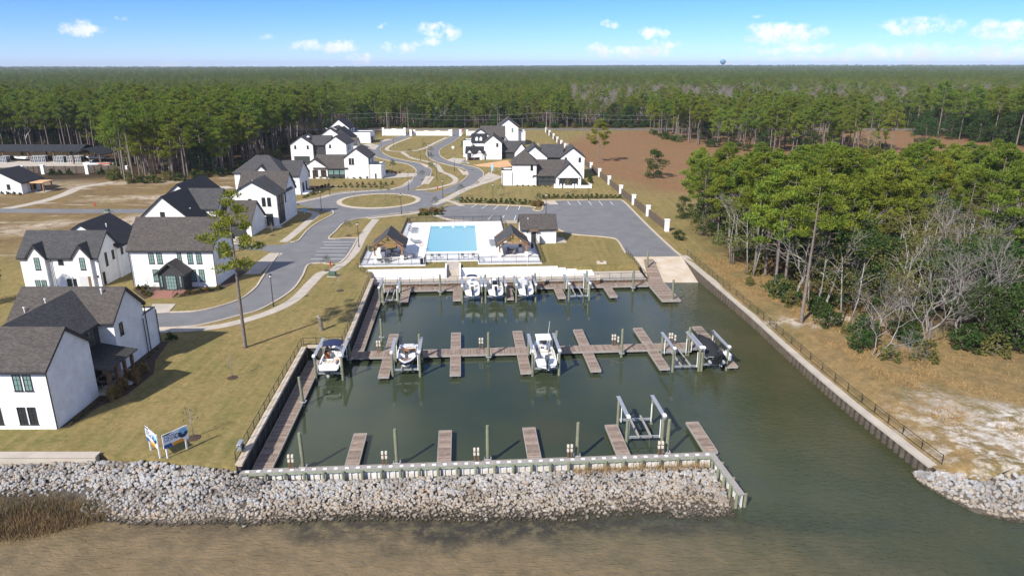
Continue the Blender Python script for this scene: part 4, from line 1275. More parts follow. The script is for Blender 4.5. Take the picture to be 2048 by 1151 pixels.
obj('fascia', MB(MX).add([(54.46, 58.2, .3), (55.06, 66.3, 1.7), (55.06, 66.3, 2.06), (54.46, 58.2, .66), (54.54, 58.2, .3), (55.14, 66.3, 1.7), (55.14, 66.3, 2.06), (54.54, 58.2, .66)], [(0, 1, 2, 3), (7, 6, 5, 4), (0, 4, 5, 1), (1, 5, 6, 2), (2, 6, 7, 3), (3, 7, 4, 0)]), MAT['fascia_wood'], gx, recalc=True)


# ------------------------------------------------------------------ tall pilings with dock hoops
def piling(x, y, top, label, hoop=None, r=.165, lean=(0, 0), z=.58):
    root = thing('mooring_piling', label, 'piling', (x, y, 0), group='mooring pilings')
    obj('pole', MB().tube([(x, y, -1.6), (x + lean[0] * .5, y + lean[1] * .5, top * .5), (x + lean[0], y + lean[1], top - .06), (x + lean[0], y + lean[1], top)], [r * 1.12, r * 1.04, r * .95, r * .8], 10), MAT['piling_wood'], root, smoothed=False)
    if hoop:
        a = Vector((x, y, z + .02))
        m_ = MB()
        c = [a + Vector((dx, dy, 0)) for dx, dy in ((-.3, .24), (-.3, -.26), (.3, -.26), (.3, .24))]
        for p, q in zip(c, c[1:] + c[:1]): m_.bar(p, q, .07, .08)
        obj('hoop', m_, MAT['aluminium'], root)
    return root


for i, (x, y) in enumerate(((-19.4, 57.05), (-10.8, 57.75), (-2.3, 58.4), (6.2, 59.0), (14.9, 59.6))):
    piling(x, y, 4.0, '%s tall green piling from the left at the breakwater dock' % ORD[i], True, lean=(-.1 + .05 * i, .1))
for i, (x, y) in enumerate(((-11.7, 83.4), (-3.0, 84.0), (5.7, 84.6), (14.2, 85.2), (23.0, 85.8))):
    p = mar(0, 26.75)
    piling(x, y - 1.25 if i != 2 else y - 1.3, 3.9, '%s tall piling from the left along the middle dock' % ORD[i], True)
for i, (x, y, t, z) in enumerate(((-11.8, 110.0, 3.6, .58), (-4.4, 110.6, 3.4, .58), (3.8, 111.1, 3.5, .58), (12.4, 111.6, 3.7, .58), (20.3, 112.2, 3.8, .58))):
    piling(x, y - .25, t, '%s piling from the left along the dock below the quay' % ORD[i], True)
piling(-23.15, 70.2, 3.5, 'piling beside the lower west boardwalk', True, lean=(-.25, .1))
piling(-17.9, 89.6, 3.2, 'piling at the foot of the upper west boardwalk', True)
piling(-20.6, 82.0, 3.4, 'piling in the corner between west boardwalk and middle dock', True)
piling(-20.3, 104.6, 3.0, 'piling beside the upper west boardwalk near the empty lift', True)
piling(24.35, 121.4, 4.4, 'piling beside the gangway above the ramp dock', False)
piling(25.5, 105.6, 3.9, 'piling at the outer end of the ramp dock', True)


# ------------------------------------------------------------------ power pedestals: twin rust posts with white outlet boxes
def pedestal(p, label, z=.58, n=2):
    root = thing('power_pedestal', label, 'pedestal', (p.x, p.y, z), ANG, 'dock power pedestals')
    for s in (-.17, .17) if n == 2 else (-.17, .17, .6):
        h = 1.55 if s < .3 else 1.25
        obj('post', MB().box(s - .06, s + .06, -.06, .06, 0, h), MAT['timber_dark'], root, world=False)
        for z_ in (h - .28, h - .72): obj('outlet_box', MB().box(s - .1, s + .1, -.13, .1, z_, z_ + .3), MAT['seat_cream'], root, world=False, bevel=.02)
    return root


for i, u in enumerate((4.1, 12.6, 21.1, 29.9, 38.6)): pedestal(mar(u, 1.15, .58), '%s power pedestal from the left on the breakwater dock' % ORD[i])
for i, (u, n) in enumerate(((9.0, 2), (22.3, 2), (31.2, 2), (39.9, 3), (47.6, 3))): pedestal(mar(u, 28.75, .58), '%s power pedestal from the left on the middle dock' % ORD[i], n=n)
for i, u in enumerate((25.2, 33.7, 43.0)): pedestal(mar(u, 56.0, .58), '%s power pedestal from the left on the dock below the quay' % ORD[i])
# ------------------------------------------------------------------ boat lifts
def lift(label, u0, u1, v0, v1, z_c=1.0, top=3.0, guides=True):
    root = mthing('boat_lift', label, 'boat lift', (u0 + u1) / 2, (v0 + v1) / 2, 0, 'boat lifts')
    for u in (u0, u1):
        for v in (v0, v1):
            obj('pile', MB(MX).tube([(u, v, -1.6), (u, v, top)], [.17, .14], 8), MAT['piling_wood'], root)
        obj('top_beam', MB(MX).box(u - .09, u + .09, v0 - .45, v1 + .45, top, top + .22).box(u - .2, u + .2, v0 - .45, v1 + .45, top + .221, top + .26), MAT['galvanised'], root, recalc=True)
        obj('motor', MB(MX).box(u - .17, u + .17, v0 - .5, v0 - .05, top + .27, top + .5), MAT['gelcoat'], root, recalc=True, bevel=.04)
        for v in (v0, v1): obj('cable', MB(MX).tube([(u, v + .2, z_c), (u, v + .2, top)], .02, 4), MAT['galvanised'], root)
    for v in (v0 + .2, v1 - .2): obj('cradle_beam', MB(MX).box(u0 + .1, u1 - .1, v - .09, v + .09, z_c - .3, z_c - .08), MAT['galvanised'], root, recalc=True)
    w = u1 - u0
    for t in (.33, .67): obj('bunk', MB(MX).box(u0 + w * t - .09, u0 + w * t + .09, v0 - .2, v1 + .2, z_c - .08, z_c + .08), MAT['fascia_wood'], root, recalc=True)
    if guides:
        for u in (u0 + .22, u1 - .22):
            for v in (v0 + .1, v1 - .5): obj('guide_pole', MB(MX).tube([(u, v, z_c - .3), (u, v, z_c + 1.7)], .05, 6), MAT['white_paint'], root)
    return root


lift('boat lift in the corner by the west boardwalk under the blue canopy boat', 2.35, 5.5, 21.6, 27.0, 1.1)
lift('boat lift at the middle dock under the open bowrider', 11.4, 14.7, 22.0, 26.4, 1.1)
lift('boat lift at the middle dock under the white hardtop boat', 28.35, 31.6, 21.2, 26.6, 1.1)
lift('empty galvanised boat lift at the right end of the middle dock', 45.7, 49.0, 21.2, 26.2, .8, 2.9)
lift('boat lift at the right end under the black covered boat', 49.35, 52.5, 21.2, 26.5, 1.0, 2.9)
lift('empty boat lift with timber bunks behind the breakwater', 36.1, 39.7, 4.4, 8.4, .9, 2.9)
lift('empty boat lift at the left end of the quay dock', 6.9, 9.8, 49.4, 54.2, .9, 2.6)
lift('boat lift below the quay under the left white boat', 19.9, 23.0, 49.3, 54.0, 1.2, 2.6, False)
lift('boat lift below the quay under the white boat with the black tower', 23.6, 26.8, 49.3, 54.0, 1.2, 2.6, False)
lift('boat lift below the quay under the right white boat', 28.5, 31.6, 49.3, 54.0, 1.2, 2.6, False)
lift('empty boat lift below the quay right of the moored boats', 36.95, 40.3, 49.4, 54.2, .9, 2.6)


# ------------------------------------------------------------------ boats: x to starboard, y to the bow, z up, origin under the keel amidships
def hull_rows(L, B, H, n=15, bowpow=2.2, fl=.12, depth=.62, cockpit=(.06, .8), flo=.3):
    outer, inner = [], []
    for i in range(n):
        t = i / (n - 1)
        y = -L / 2 + L * t
        b = B / 2 * max(0.0, 1 - max(0, (t - .42) / .58) ** bowpow) ** .8 + .015
        b *= .93 + .07 * min(1, t / .3)
        sheer = H * (.78 + .22 * t ** 1.6)
        keel = .0 + .75 * H * max(0, (t - .72) / .28) ** 2.2
        chine = keel + (sheer - keel) * (.3 + .1 * t)
        outer.append((y, b, keel, chine, sheer))
    return outer


def boat(label, u, v, rz, L, B, H, z, top='gelcoat', side='gelcoat', name='motor_boat', floor='boat_floor', open_bow=False):
    root = mthing(name, label, 'boat', u, v, z, None, rz)
    rows = hull_rows(L, B, H)
    hull, deck, well = [], [], []
    for y, b, k, c, s in rows:
        cb = b * .86
        hull.append([(-b, y, s), (-b * .97, y, c + (s - c) * .45), (-cb, y, c), (0, y, k), (cb, y, c), (b * .97, y, c + (s - c) * .45), (b, y, s)])
    h = MB().loft(hull)
    h.add(hull[0], [tuple(range(6, -1, -1))])
    obj('hull', h, MAT[side], root, world=False, recalc=True)
    # gunwale ring, inner sides and cockpit sole
    g = []
    n = len(rows)
    last = n - 2 if open_bow else int(n * .68)
    fl = H * .36
    for i, (y, b, k, c, s) in enumerate(rows):
        w = .13 + .05 * i / n
        bi = max(.02, b - w)
        g.append((y, b, bi, s))
    m = MB()
    for i in range(n - 1):
        (y0, b0, i0, s0), (y1, b1, i1, s1) = g[i], g[i + 1]
        for sg in (-1, 1):
            m.add([(sg * b0, y0, s0 + .002), (sg * b1, y1, s1 + .002), (sg * i1, y1, s1 + .03), (sg * i0, y0, s0 + .03)], [(0, 1, 2, 3) if sg < 0 else (3, 2, 1, 0)])
            if 1 <= i < last: m.add([(sg * i0, y0, s0 + .03), (sg * i1, y1, s1 + .03), (sg * i1 * .95, y1, fl), (sg * i0 * .95, y0, fl)], [(0, 1, 2, 3)])
        if i < 1 or i >= last: m.add([(-i0, y0, s0 + .03), (i0, y0, s0 + .03), (i1, y1, s1 + .03), (-i1, y1, s1 + .03)], [(0, 1, 2, 3)])
    for i in (1, last):
        y, b, bi, s = g[i]
        m.add([(-bi, y, s + .03), (bi, y, s + .03), (bi * .95, y, fl), (-bi * .95, y, fl)], [(0, 1, 2, 3)])
    obj('deck', m, MAT[top], root, world=False)
    f = MB()
    f.loft([[(-g[i][2] * .95, g[i][0], fl), (g[i][2] * .95, g[i][0], fl)] for i in range(1, last + 1)])
    obj('cockpit_floor', f, MAT[floor], root, world=False)
    r_ = MB()
    for sg in (-1, 1): r_.tube([(sg * (b + .01), y, s - .05) for y, b, k, c, s in rows], .035, 5)
    obj('rub_rail', r_, MAT['gelcoat_grey'], root, world=False)
    return root, rows, fl


def rbox(parent, name, x0, x1, y0, y1, z0, z1, material, bev=.05):
    return obj(name, MB().box(x0, x1, y0, y1, z0, z1), MAT[material], parent, world=False, bevel=bev)


def outboard(root, x, y, z, material='cowl_grey', s=1.0):
    e = obj('outboard_motor', MB().loft([[(x + s * w * c_, y + s * (d * s_ + o), z + s * h_) for c_, s_ in ((-.7, -1), (.7, -1), (1, -.4), (1, .6), (.6, 1), (-.6, 1), (-1, .6), (-1, -.4))]
                                   for (w, d, o, h_) in ((.16, .2, -.12, .1), (.24, .34, -.15, .3), (.25, .36, -.15, .55), (.22, .32, -.13, .72), (.1, .16, -.12, .8))], True, True), MAT[material], root, world=False, smoothed=False, recalc=True, bevel=.03)
    obj('midsection', MB().loft([[(x + s * a, y + s * b, z + s * h_) for a, b in ((-.09, -.28), (.09, -.28), (.1, .04), (-.1, .04))] for h_ in (.12, -.55)], True, True), MAT['cowl_black'], e, world=False, recalc=True)
    obj('lower_unit', MB().loft([[(x + s * a * k, y + s * (b * k - .12), z + s * h_) for a, b in ((-.07, -.24), (.07, -.24), (.07, .2), (-.07, .2))] for h_, k in ((-.55, 1), (-.75, .9), (-.95, .35))], True, True).tube([(x, y - .42 * s, z - .72 * s), (x, y + .12 * s, z - .72 * s)], .07 * s, 8), MAT['cowl_black'], e, world=False, recalc=True)
    p = MB()
    for k in range(3):
        a = k * 2 * math.pi / 3
        p.add([(x, y - .44 * s, z - .72 * s), (x + .19 * s * math.cos(a - .35), y - .46 * s, z + s * (-.72 + .19 * math.sin(a - .35))), (x + .22 * s * math.cos(a + .2), y - .4 * s, z + s * (-.72 + .22 * math.sin(a + .2)))], [(0, 1, 2)])
    obj('propeller', p, MAT['aluminium'], e, world=False)
    return e


def arch(root, pts, name='canopy_frame', r=.025, material='aluminium'):
    return obj(name, MB().tube(pts, r, 6), MAT[material], root, world=False)


def canopy(root, name, x, y0, y1, z, material, rise=.18):
    rows = []
    for i in range(7):
        t = i / 6
        yy = y0 + (y1 - y0) * t
        zc = z + .1 * math.sin(math.pi * t)
        rows.append([(x * s, yy, zc + rise * (1 - s * s)) for s in (-1, -.9, -.5, 0, .5, .9, 1)])
    m_ = MB().loft(rows)
    m_.loft([[(p[0], p[1], p[2] - .05) for p in r] for r in rows])
    for s in (0, 6):
        m_.loft([[rows[i][s] for i in range(7)], [(rows[i][s][0], rows[i][s][1], rows[i][s][2] - .14) for i in range(7)]])
    return obj(name, m_, MAT[material], root, world=False, smoothed=True)


def wheel(root, x, y, z):
    pts = [(x + .17 * math.cos(a), y, z + .17 * math.sin(a)) for a in [2 * math.pi * k / 12 for k in range(13)]]
    obj('steering_wheel', MB().tube(pts, .02, 5), MAT['cowl_black'], root, world=False)


def screen(root, pts, th=.03):
    m_ = MB()
    for a, b in zip(pts[:-1], pts[1:]):
        a0, a1, b0, b1 = Vector(a[0]), Vector(a[1]), Vector(b[0]), Vector(b[1])
        o_ = Vector((0, th, 0))
        m_.add([a0, b0, b1, a1, a0 + o_, b0 + o_, b1 + o_, a1 + o_], [(0, 1, 2, 3), (7, 6, 5, 4), (2, 6, 7, 3), (0, 4, 5, 1), (0, 3, 7, 4), (1, 5, 6, 2)])
    obj('windshield', m_, MAT['glass_screen'], root, world=False)


# 1 blue canopy boat, stern towards us
b, rows, fl = boat('white boat under a navy blue canopy in the west corner lift', 3.95, 24.6, 0, 6.4, 2.5, 1.05, 1.15)
rbox(b, 'stern_platform', -1.05, 1.05, -3.65, -3.1, .42, .52, 'gelcoat')
for x in (-.9, -.45, 0, .45, .9): pass
rbox(b, 'sun_pad', -.85, .85, -3.0, -1.9, fl, 1.02, 'gelcoat', .08)
for i in range(4): rbox(b, 'cushion', -.8 + .41 * i, -.42 + .41 * i, -2.95, -1.95, 1.02, 1.1, 'seat_cream', .03)
rbox(b, 'bench_seat', -1.0, .35, -1.75, -1.2, fl, .85, 'seat_cream'); rbox(b, 'bench_back', -1.0, .35, -1.9, -1.76, fl, 1.15, 'gelcoat')
rbox(b, 'helm_console', .35, 1.05, -.2, .25, fl, 1.3, 'gelcoat'); rbox(b, 'helm_seat', .4, .95, -1.05, -.6, fl + .1, 1.0, 'seat_cream'); wheel(b, .7, -.28, 1.2)
rbox(b, 'port_console', -1.05, -.4, -.1, .35, fl, 1.25, 'seat_tan'); rbox(b, 'aft_lounge', .5, 1.0, -1.75, -1.15, fl, .8, 'seat_tan')
screen(b, [((-1.05, .1, 1.15), (-.95, -.1, 1.6)), ((-.35, .7, 1.2), (-.32, .45, 1.65)), ((.35, .7, 1.2), (.32, .45, 1.65)), ((1.05, .1, 1.15), (.95, -.1, 1.6))])
canopy(b, 'canopy', 1.12, -.75, 1.35, 2.3, 'navy_canvas', .22)
for y in (-.7, .3, 1.3):
    for s in (-1, 1): arch(b, [(s * 1.12, .1, 1.0), (s * 1.1, y, 2.28)])
dr = rbox(b, 'stern_drive', -.22, .22, -3.85, -3.4, -.05, .4, 'cowl_black'); obj('propeller', MB().tube([(0, -4.0, -.1), (0, -3.8, -.1)], [.2, .1], 8), MAT['aluminium'], dr, world=False)
# 2 bowrider, bow towards us
b, rows, fl = boat('navy and white open bowrider with tan seats, bow towards the bay', 13.05, 24.3, math.pi, 6.3, 2.45, 1.1, 1.15, side='navy_gelcoat', open_bow=True)
for s in (-1, 1):
    rbox(b, 'bow_cushion', *sorted((s * .25, s * .85)), 1.05, 1.75, fl, .85, 'seat_tan')
    rbox(b, 'bow_cushion', *sorted((s * .2, s * .55)), 1.76, 2.25, fl, .86, 'seat_tan')
    rbox(b, 'dash', *sorted((s * .22, s * 1.05)), .35, .85, fl, 1.25, 'gelcoat')
    rbox(b, 'seat', *sorted((s * .35, s * .95)), -.75, -.2, fl, .85, 'seat_tan'); rbox(b, 'seat_back', *sorted((s * .35, s * .95)), -.9, -.74, fl + .2, 1.2, 'seat_tan')
rbox(b, 'bench_seat', -1.0, 1.0, -2.0, -1.45, fl, .85, 'seat_tan'); rbox(b, 'bench_back', -1.0, 1.0, -2.15, -1.99, fl, 1.15, 'gelcoat')
rbox(b, 'sun_pad', -.7, .7, -3.0, -2.16, fl, 1.1, 'gelcoat_grey', .08); rbox(b, 'stern_platform', -1.0, 1.0, -3.6, -3.1, .42, .5, 'gelcoat_grey')
screen(b, [((-1.05, .2, 1.15), (-.95, -.05, 1.62)), ((-.35, .85, 1.2), (-.33, .55, 1.68)), ((-.2, .85, 1.2), (-.2, .55, 1.68))]); screen(b, [((.2, .85, 1.2), (.2, .55, 1.68)), ((.35, .85, 1.2), (.33, .55, 1.68)), ((1.05, .2, 1.15), (.95, -.05, 1.62))])
wheel(b, .6, .2, 1.2); arch(b, [(-1.15, -1.2, 1.1), (-1.05, -1.0, 2.0), (1.05, -1.0, 2.0), (1.15, -1.2, 1.1)], 'tower', .04, 'cowl_black')
# 3 white hardtop boat
b, rows, fl = boat('white centre console boat with white hardtop and one grey outboard at the middle dock', 30.0, 24.3, 0, 7.4, 2.6, 1.15, 1.15)
rbox(b, 'console', -.42, .42, -.15, .75, fl, 1.45, 'gelcoat', .1); wheel(b, .15, -.22, 1.3)
rbox(b, 'dash_screen', -.35, .05, -.2, -.16, 1.25, 1.45, 'cowl_black', .01); rbox(b, 'leaning_post', -.45, .45, -1.15, -.7, fl, 1.15, 'gelcoat'); rbox(b, 'leaning_back', -.45, .45, -1.25, -1.16, 1.1, 1.4, 'seat_cream')
rbox(b, 'hardtop', -.95, .95, -.75, 1.25, 2.55, 2.65, 'gelcoat', .05)
for s in (-1, 1):
    for y in (-.5, .6): arch(b, [(s * .5, y, fl), (s * .75, y, 2.55)], 'hardtop_leg', .035)
    rbox(b, 'side_bolster', *sorted((s * .95, s * 1.1)), -2.6, 1.0, .75, .95, 'seat_cream')
screen(b, [((-.45, .7, 1.45), (-.5, .45, 2.2)), ((.45, .7, 1.45), (.5, .45, 2.2))])
rbox(b, 'bow_seat', -.6, .6, 1.3, 2.1, fl, .85, 'seat_cream'); rbox(b, 'stern_bench', -1.0, 1.0, -3.2, -2.65, fl, .95, 'gelcoat'); rbox(b, 'stern_platform', -1.1, 1.1, -3.85, -3.6, .45, .55, 'gelcoat')
arch(b, [(.7, 1.0, 2.6), (.85, .9, 4.4)], 'antenna', .02, 'white_paint')
outboard(b, 0, -3.85, 1.0, 'cowl_grey', 1.15)
# 4 black covered boat
b, rows, fl = boat('black boat hidden under a fitted black cover at the right end lift', 50.95, 24.2, 0, 7.0, 2.6, 1.1, 1.05, side='cowl_black', top='black_canvas')
cov = []
for i, (y, bb, k, c, s) in enumerate(rows):
    t = i / (len(rows) - 1)
    rise = .25 + .55 * math.sin(math.pi * min(1, max(0, (t - .02) / .95))) ** .8 + (.25 if .35 < t < .6 else 0)
    w = bb + .03
    cov.append([(w * q, y * .99, s - .12 if abs(q) == 1 else s + .04 + rise * (1 - abs(q) ** 1.7)) for q in (-1, -.97, -.7, -.35, 0, .35, .7, .97, 1)])
m = MB().loft(cov)
m.add(cov[0], [tuple(range(9))])
obj('fitted_cover', m, MAT['black_canvas'], b, world=False, smoothed=True, recalc=True)
arch(b, [(-1.2, .3, 1.2), (-1.15, 1.6, 2.5), (1.15, 1.6, 2.5), (1.2, .3, 1.2)], 'tower', .06, 'cowl_black')
arch(b, [(-1.2, .1, 1.2), (-1.12, 1.1, 2.45), (1.12, 1.1, 2.45), (1.2, .1, 1.2)], 'tower', .04, 'cowl_black')
for s in (-1, 1): obj('pontoon_tip', MB().tube([(s * .85, -3.9, .42), (s * .85, -3.4, .42)], [.16, .22], 8), MAT['aluminium'], b, world=False)
obj('swim_rail', MB().tube([(-1.15, -3.4, .7), (-1.15, -3.75, 1.15), (-.5, -3.8, 1.15), (-.5, -3.5, .7)], .03, 6), MAT['aluminium'], b, world=False)
outboard(b, .25, -3.7, 1.0, 'cowl_black', 1.25)
# 5-7 boats below the quay
b, rows, fl = boat('white boat with a small navy canopy, left of the three below the quay', 21.5, 51.9, 0, 6.6, 2.45, 1.05, 1.3)
rbox(b, 'console', -.4, .4, -.1, .6, fl, 1.35, 'gelcoat', .08); rbox(b, 'dash_screen', -.3, .25, -.16, -.11, 1.1, 1.3, 'cowl_black', .01); rbox(b, 'leaning_post', -.5, .5, -1.3, -.85, fl, 1.0, 'seat_cream'); rbox(b, 'stern_bench', -.95, .95, -2.9, -2.3, fl, .9, 'gelcoat')
canopy(b, 'canopy', .85, .9, 2.0, 2.0, 'navy_canvas', .15)
for s in (-1, 1):
    for y in (1.0, 1.9): arch(b, [(s * .9, 1.4, .9), (s * .84, y, 2.0)])
outboard(b, 0, -3.4, .95)
b, rows, fl = boat('white boat with a black console tower, middle of the three below the quay', 25.2, 51.9, 0, 6.8, 2.5, 1.05, 1.3, floor='seat_cream')
rbox(b, 'console', -.42, .42, .1, .8, fl, 1.4, 'cowl_black', .08); rbox(b, 'leaning_post', -.5, .5, -1.2, -.7, fl, 1.1, 'gelcoat')
for s in (-1, 1):
    for y in (-.9, .4): arch(b, [(s * .55, y, fl), (s * .6, y, 2.4)], 'tower_leg', .05, 'cowl_black')
rbox(b, 'hardtop', -.85, .85, -.3, 1.5, 2.4, 2.5, 'gelcoat', .04); rbox(b, 'stern_bench', -1, 1, -3.0, -2.3, fl, .9, 'gelcoat')
wheel(b, 0, .0, 1.25); outboard(b, 0, -3.5, .95, 'cowl_black')
b, rows, fl = boat('white boat with grey cockpit and dark outboard, right of the three below the quay', 30.0, 51.9, 0, 6.9, 2.5, 1.1, 1.3, floor='gelcoat_grey')
rbox(b, 'console', -.45, .45, .1, .9, fl, 1.45, 'gelcoat_grey', .08); rbox(b, 'hardtop', -.9, .9, -.2, 1.8, 2.45, 2.55, 'gelcoat', .04)
for s in (-1, 1):
    for y in (0, .7): arch(b, [(s * .5, y, fl), (s * .7, y, 2.45)], 'hardtop_leg', .035)
rbox(b, 'cooler', -.4, .4, -1.6, -1.2, fl, .9, 'gelcoat'); rbox(b, 'stern_bench', -1, 1, -3.0, -2.5, fl, .95, 'gelcoat'); arch(b, [(.5, 1.0, 2.5), (.6, .8, 4.6)], 'antenna', .02, 'white_paint')
outboard(b, 0, -3.55, 1.0, 'cowl_grey', 1.1)
t_ = mthing('dock_box', 'white dock box at the outer end of the rightmost finger pier', 'dock box', 53.3, 23.3, .6)
obj('box', MB().box(-.4, .4, -.6, .6, 0, .7), MAT['gelcoat'], t_, world=False, bevel=.05); obj('lid', MB().box(-.45, .45, -.65, .65, .7, .82), MAT['gelcoat'], t_, world=False, bevel=.05)
# ------------------------------------------------------------------ pool terrace
outer = [(1.7, 64.7), (13.4, 64.6), (13.4, 67.2), (22.8, 67.2), (22.8, 64.9), (34.3, 64.6), (34.5, 80.0), (29.0, 80.4), (29.0, 100.8), (7.5, 100.8), (7.0, 76.0), (1.6, 75.6)]
hole = [(13.0, 73.7), (22.9, 73.7), (22.9, 97.2), (13.0, 97.2)]
DZ = GZ + .16
P = [mar(u, v, DZ) for u, v in outer] + [mar(u, v, DZ) for u, v in hole]
tri = tessellate_polygon([[mar(u, v, DZ) for u, v in outer], [mar(u, v, DZ) for u, v in hole]])
m = MB()
fs = []
for t in tri:
    a, b_, c = (P[i] for i in t)
    fs.append(tuple(t) if (b_ - a).cross(c - a).z > 0 else (t[0], t[2], t[1]))
m.add(P, fs)
for ring in (outer, hole):
    n = len(ring)
    q = [mar(u, v, DZ) for u, v in ring] + [mar(u, v, GZ - .02) for u, v in ring]
    m.add(q, [(i, (i + 1) % n, n + (i + 1) % n, n + i) for i in range(n)])
obj('pool_deck', m, MAT['pool_deck'], kind='structure')


def pool_water():
    mm = bpy.data.materials.new('pool_water')
    mm.use_nodes = True
    t = mm.node_tree
    b = t.nodes['Principled BSDF']
    pos = nd(t, 'ShaderNodeNewGeometry').outputs['Position']
    y = nd(t, 'ShaderNodeSeparateXYZ', {0: pos}).outputs[1]
    yy = mth(t, 'ADD', y, mth(t, 'MULTIPLY', noise(t, pos, .25, 2.0), 3.0))
    # the tiled floor shelves from the beach entry at the far end to the deep end
    c = mixc(t, rng(t, yy, 152, 136), (.09, .34, .43), (.006, .115, .2))
    c = mixc(t, rng(t, yy, 156, 151), c, (.2, .44, .5))
    t.links.new(c, b.inputs['Base Color'])
    b.inputs['Roughness'].default_value = .05
    b.inputs['Specular IOR Level'].default_value = .3
    bn = nd(t, 'ShaderNodeBump', {'Strength': .25, 'Distance': .05, 'Height': noise(t, pos, 2.2, 3.0)})
    t.links.new(bn.outputs[0], b.inputs['Normal'])
    MAT['pool_water'] = mm


pool_water()
pl_ = mthing('swimming_pool', 'rectangular swimming pool with turquoise water in the white deck', 'pool', 18, 85, GZ)
obj('water', MB(MX).box(13.02, 22.88, 73.72, 97.18, GZ + .004, GZ + .07), MAT['pool_water'], pl_, recalc=True)
cp_ = MB(MX)
for bx in ((12.6, 23.3, 73.3, 73.74), (12.6, 23.3, 97.16, 97.6), (12.6, 13.04, 73.75, 97.15), (22.86, 23.3, 73.75, 97.15)): cp_.box(*bx, GZ + .02, DZ + .035)
obj('coping', cp_, MAT['white_paint'], pl_, recalc=True)
for u in (15.3, 18.0, 20.6): obj('bubbler', MB(MX).tube([(u, 95.6, GZ + .05), (u, 95.6, GZ + .22)], [.35, .12], 10), MAT['gelcoat'], pl_)
for nm, u0, u1, label in (('west', 4.1, 9.0, 'timber-trussed pavilion with grey gable roof on the left of the pool'), ('east', 26.9, 31.9, 'timber-trussed pavilion with grey gable roof on the right of the pool')):
    v0, v1 = (68.2, 74.6) if nm == 'west' else (69.3, 75.8)
    pv = mthing('pavilion', label, 'pavilion', (u0 + u1) / 2, (v0 + v1) / 2, DZ)
    eave, ridge = (GZ + 3.1, GZ + 5.1) if nm == 'west' else (GZ + 2.8, GZ + 4.8)
    r_ = obj('roof', MB(MX).prism(roof_cs(u0, u1, eave, ridge, .7, .1), v0 - .7, v1 + .7, 'y'), MAT['shingle_grey'], pv, recalc=True)
    obj('eave_board', MB(MX).prism(roof_cs(u0, u1, eave, ridge, .67, .14, .103), v0 - .66, v1 + .66, 'y'), MAT['timber'], r_, recalc=True)
    mid = (u0 + u1) / 2
    for v in (v0, v1):
        for u in (u0, u1):
            obj('post', MB(MX).box(u - .13, u + .13, v - .13, v + .13, DZ + .9, eave - .1), MAT['timber'], pv, recalc=True)
            obj('post_base', MB(MX).box(u - .3, u + .3, v - .3, v + .3, DZ - .02, DZ + .9), MAT['white_wall'], pv, recalc=True)
            s = 1 if u == u0 else -1
            obj('brace', MB(MX).bar((u, v, eave - 1.0), (u + s * .9, v, eave - .15), .12, .14), MAT['timber'], pv)
        tr = MB(MX)
        tr.bar((u0 - .3, v, eave - .1), (u1 + .3, v, eave - .1), .18, .24)
        tr.bar((u0 - .2, v, eave - .05), (mid, v, ridge - .3), .16, .2).bar((u1 + .2, v, eave - .05), (mid, v, ridge - .3), .16, .2)
        tr.bar((mid, v, eave), (mid, v, ridge - .35), .15, .15).bar((mid, v, eave), (mid - 1.2, v, eave + .85), .12, .14).bar((mid, v, eave), (mid + 1.2, v, eave + .85), .12, .14)
        obj('truss', tr, MAT['timber'], pv)
    for u in (u0, u1): obj('beam', MB(MX).box(u - .12, u + .12, v0 + .14, v1 - .14, eave - .36, eave - .1), MAT['timber'], pv, recalc=True)
    fan = MB(MX)
    for k in range(5):
        a = k * 2 * math.pi / 5
        fan.bar((mid, v0 + 1.2, eave + .5), (mid + .75 * math.cos(a), v0 + 1.2 + .75 * math.sin(a), eave + .5), .14, .02)
    fan.tube([(mid, v0 + 1.2, eave + .45), (mid, v0 + 1.2, ridge - .3)], .05, 6)
    obj('ceiling_fan', fan, MAT['dark_metal'], pv)
ph = mthing('pool_house', 'small white pool house with brown shingle roof beside the parking lot', 'building', 35.2, 82.5, GZ)
obj('wall', MB(MX).prism([(79.6, GZ - .05), (86.2, GZ - .05), (86.2, GZ + 3.1), (82.9, GZ + 5.2), (79.6, GZ + 3.1)], 31.8, 38.8, 'x'), MAT['white_brick'], ph, recalc=True)
r_ = obj('roof', MB(MX).prism(roof_cs(79.6, 86.2, GZ + 3.25, GZ + 5.4, .4, .1), 31.5, 39.1, 'x'), MAT['shingle_brown'], ph, recalc=True)
obj('eave_board', MB(MX).prism(roof_cs(79.6, 86.2, GZ + 3.25, GZ + 5.4, .37, .16, .103), 31.53, 39.07, 'x'), MAT['dark_trim'], r_, recalc=True)
obj('door', MB(MX).box(33.75, 34.75, 79.52, 79.62, GZ + .2, GZ + 2.4), MAT['dark_siding'], ph, recalc=True)
obj('door_frame', MB(MX).box(33.62, 33.74, 79.48, 79.62, GZ + .2, GZ + 2.5).box(34.76, 34.88, 79.48, 79.62, GZ + .2, GZ + 2.5).box(33.62, 34.88, 79.47, 79.62, GZ + 2.41, GZ + 2.55), MAT['white_paint'], ph, recalc=True)
obj('door_canopy', MB(MX).box(33.4, 35.1, 78.8, 79.58, GZ + 2.75, GZ + 2.9).bar((33.5, 79.5, GZ + 2.1), (33.5, 78.9, GZ + 2.75), .1, .1).bar((35.0, 79.5, GZ + 2.1), (35.0, 78.9, GZ + 2.75), .1, .1), MAT['timber'], ph, recalc=True)
obj('wall_lamp', MB(MX).box(32.85, 33.05, 79.4, 79.6, GZ + 2.3, GZ + 2.7), MAT['dark_metal'], ph, recalc=True)
obj('roof_vent', MB(MX).tube([(33.3, 81.6, GZ + 4.3), (33.3, 81.6, GZ + 4.9)], .07, 6), MAT['gelcoat'], ph)
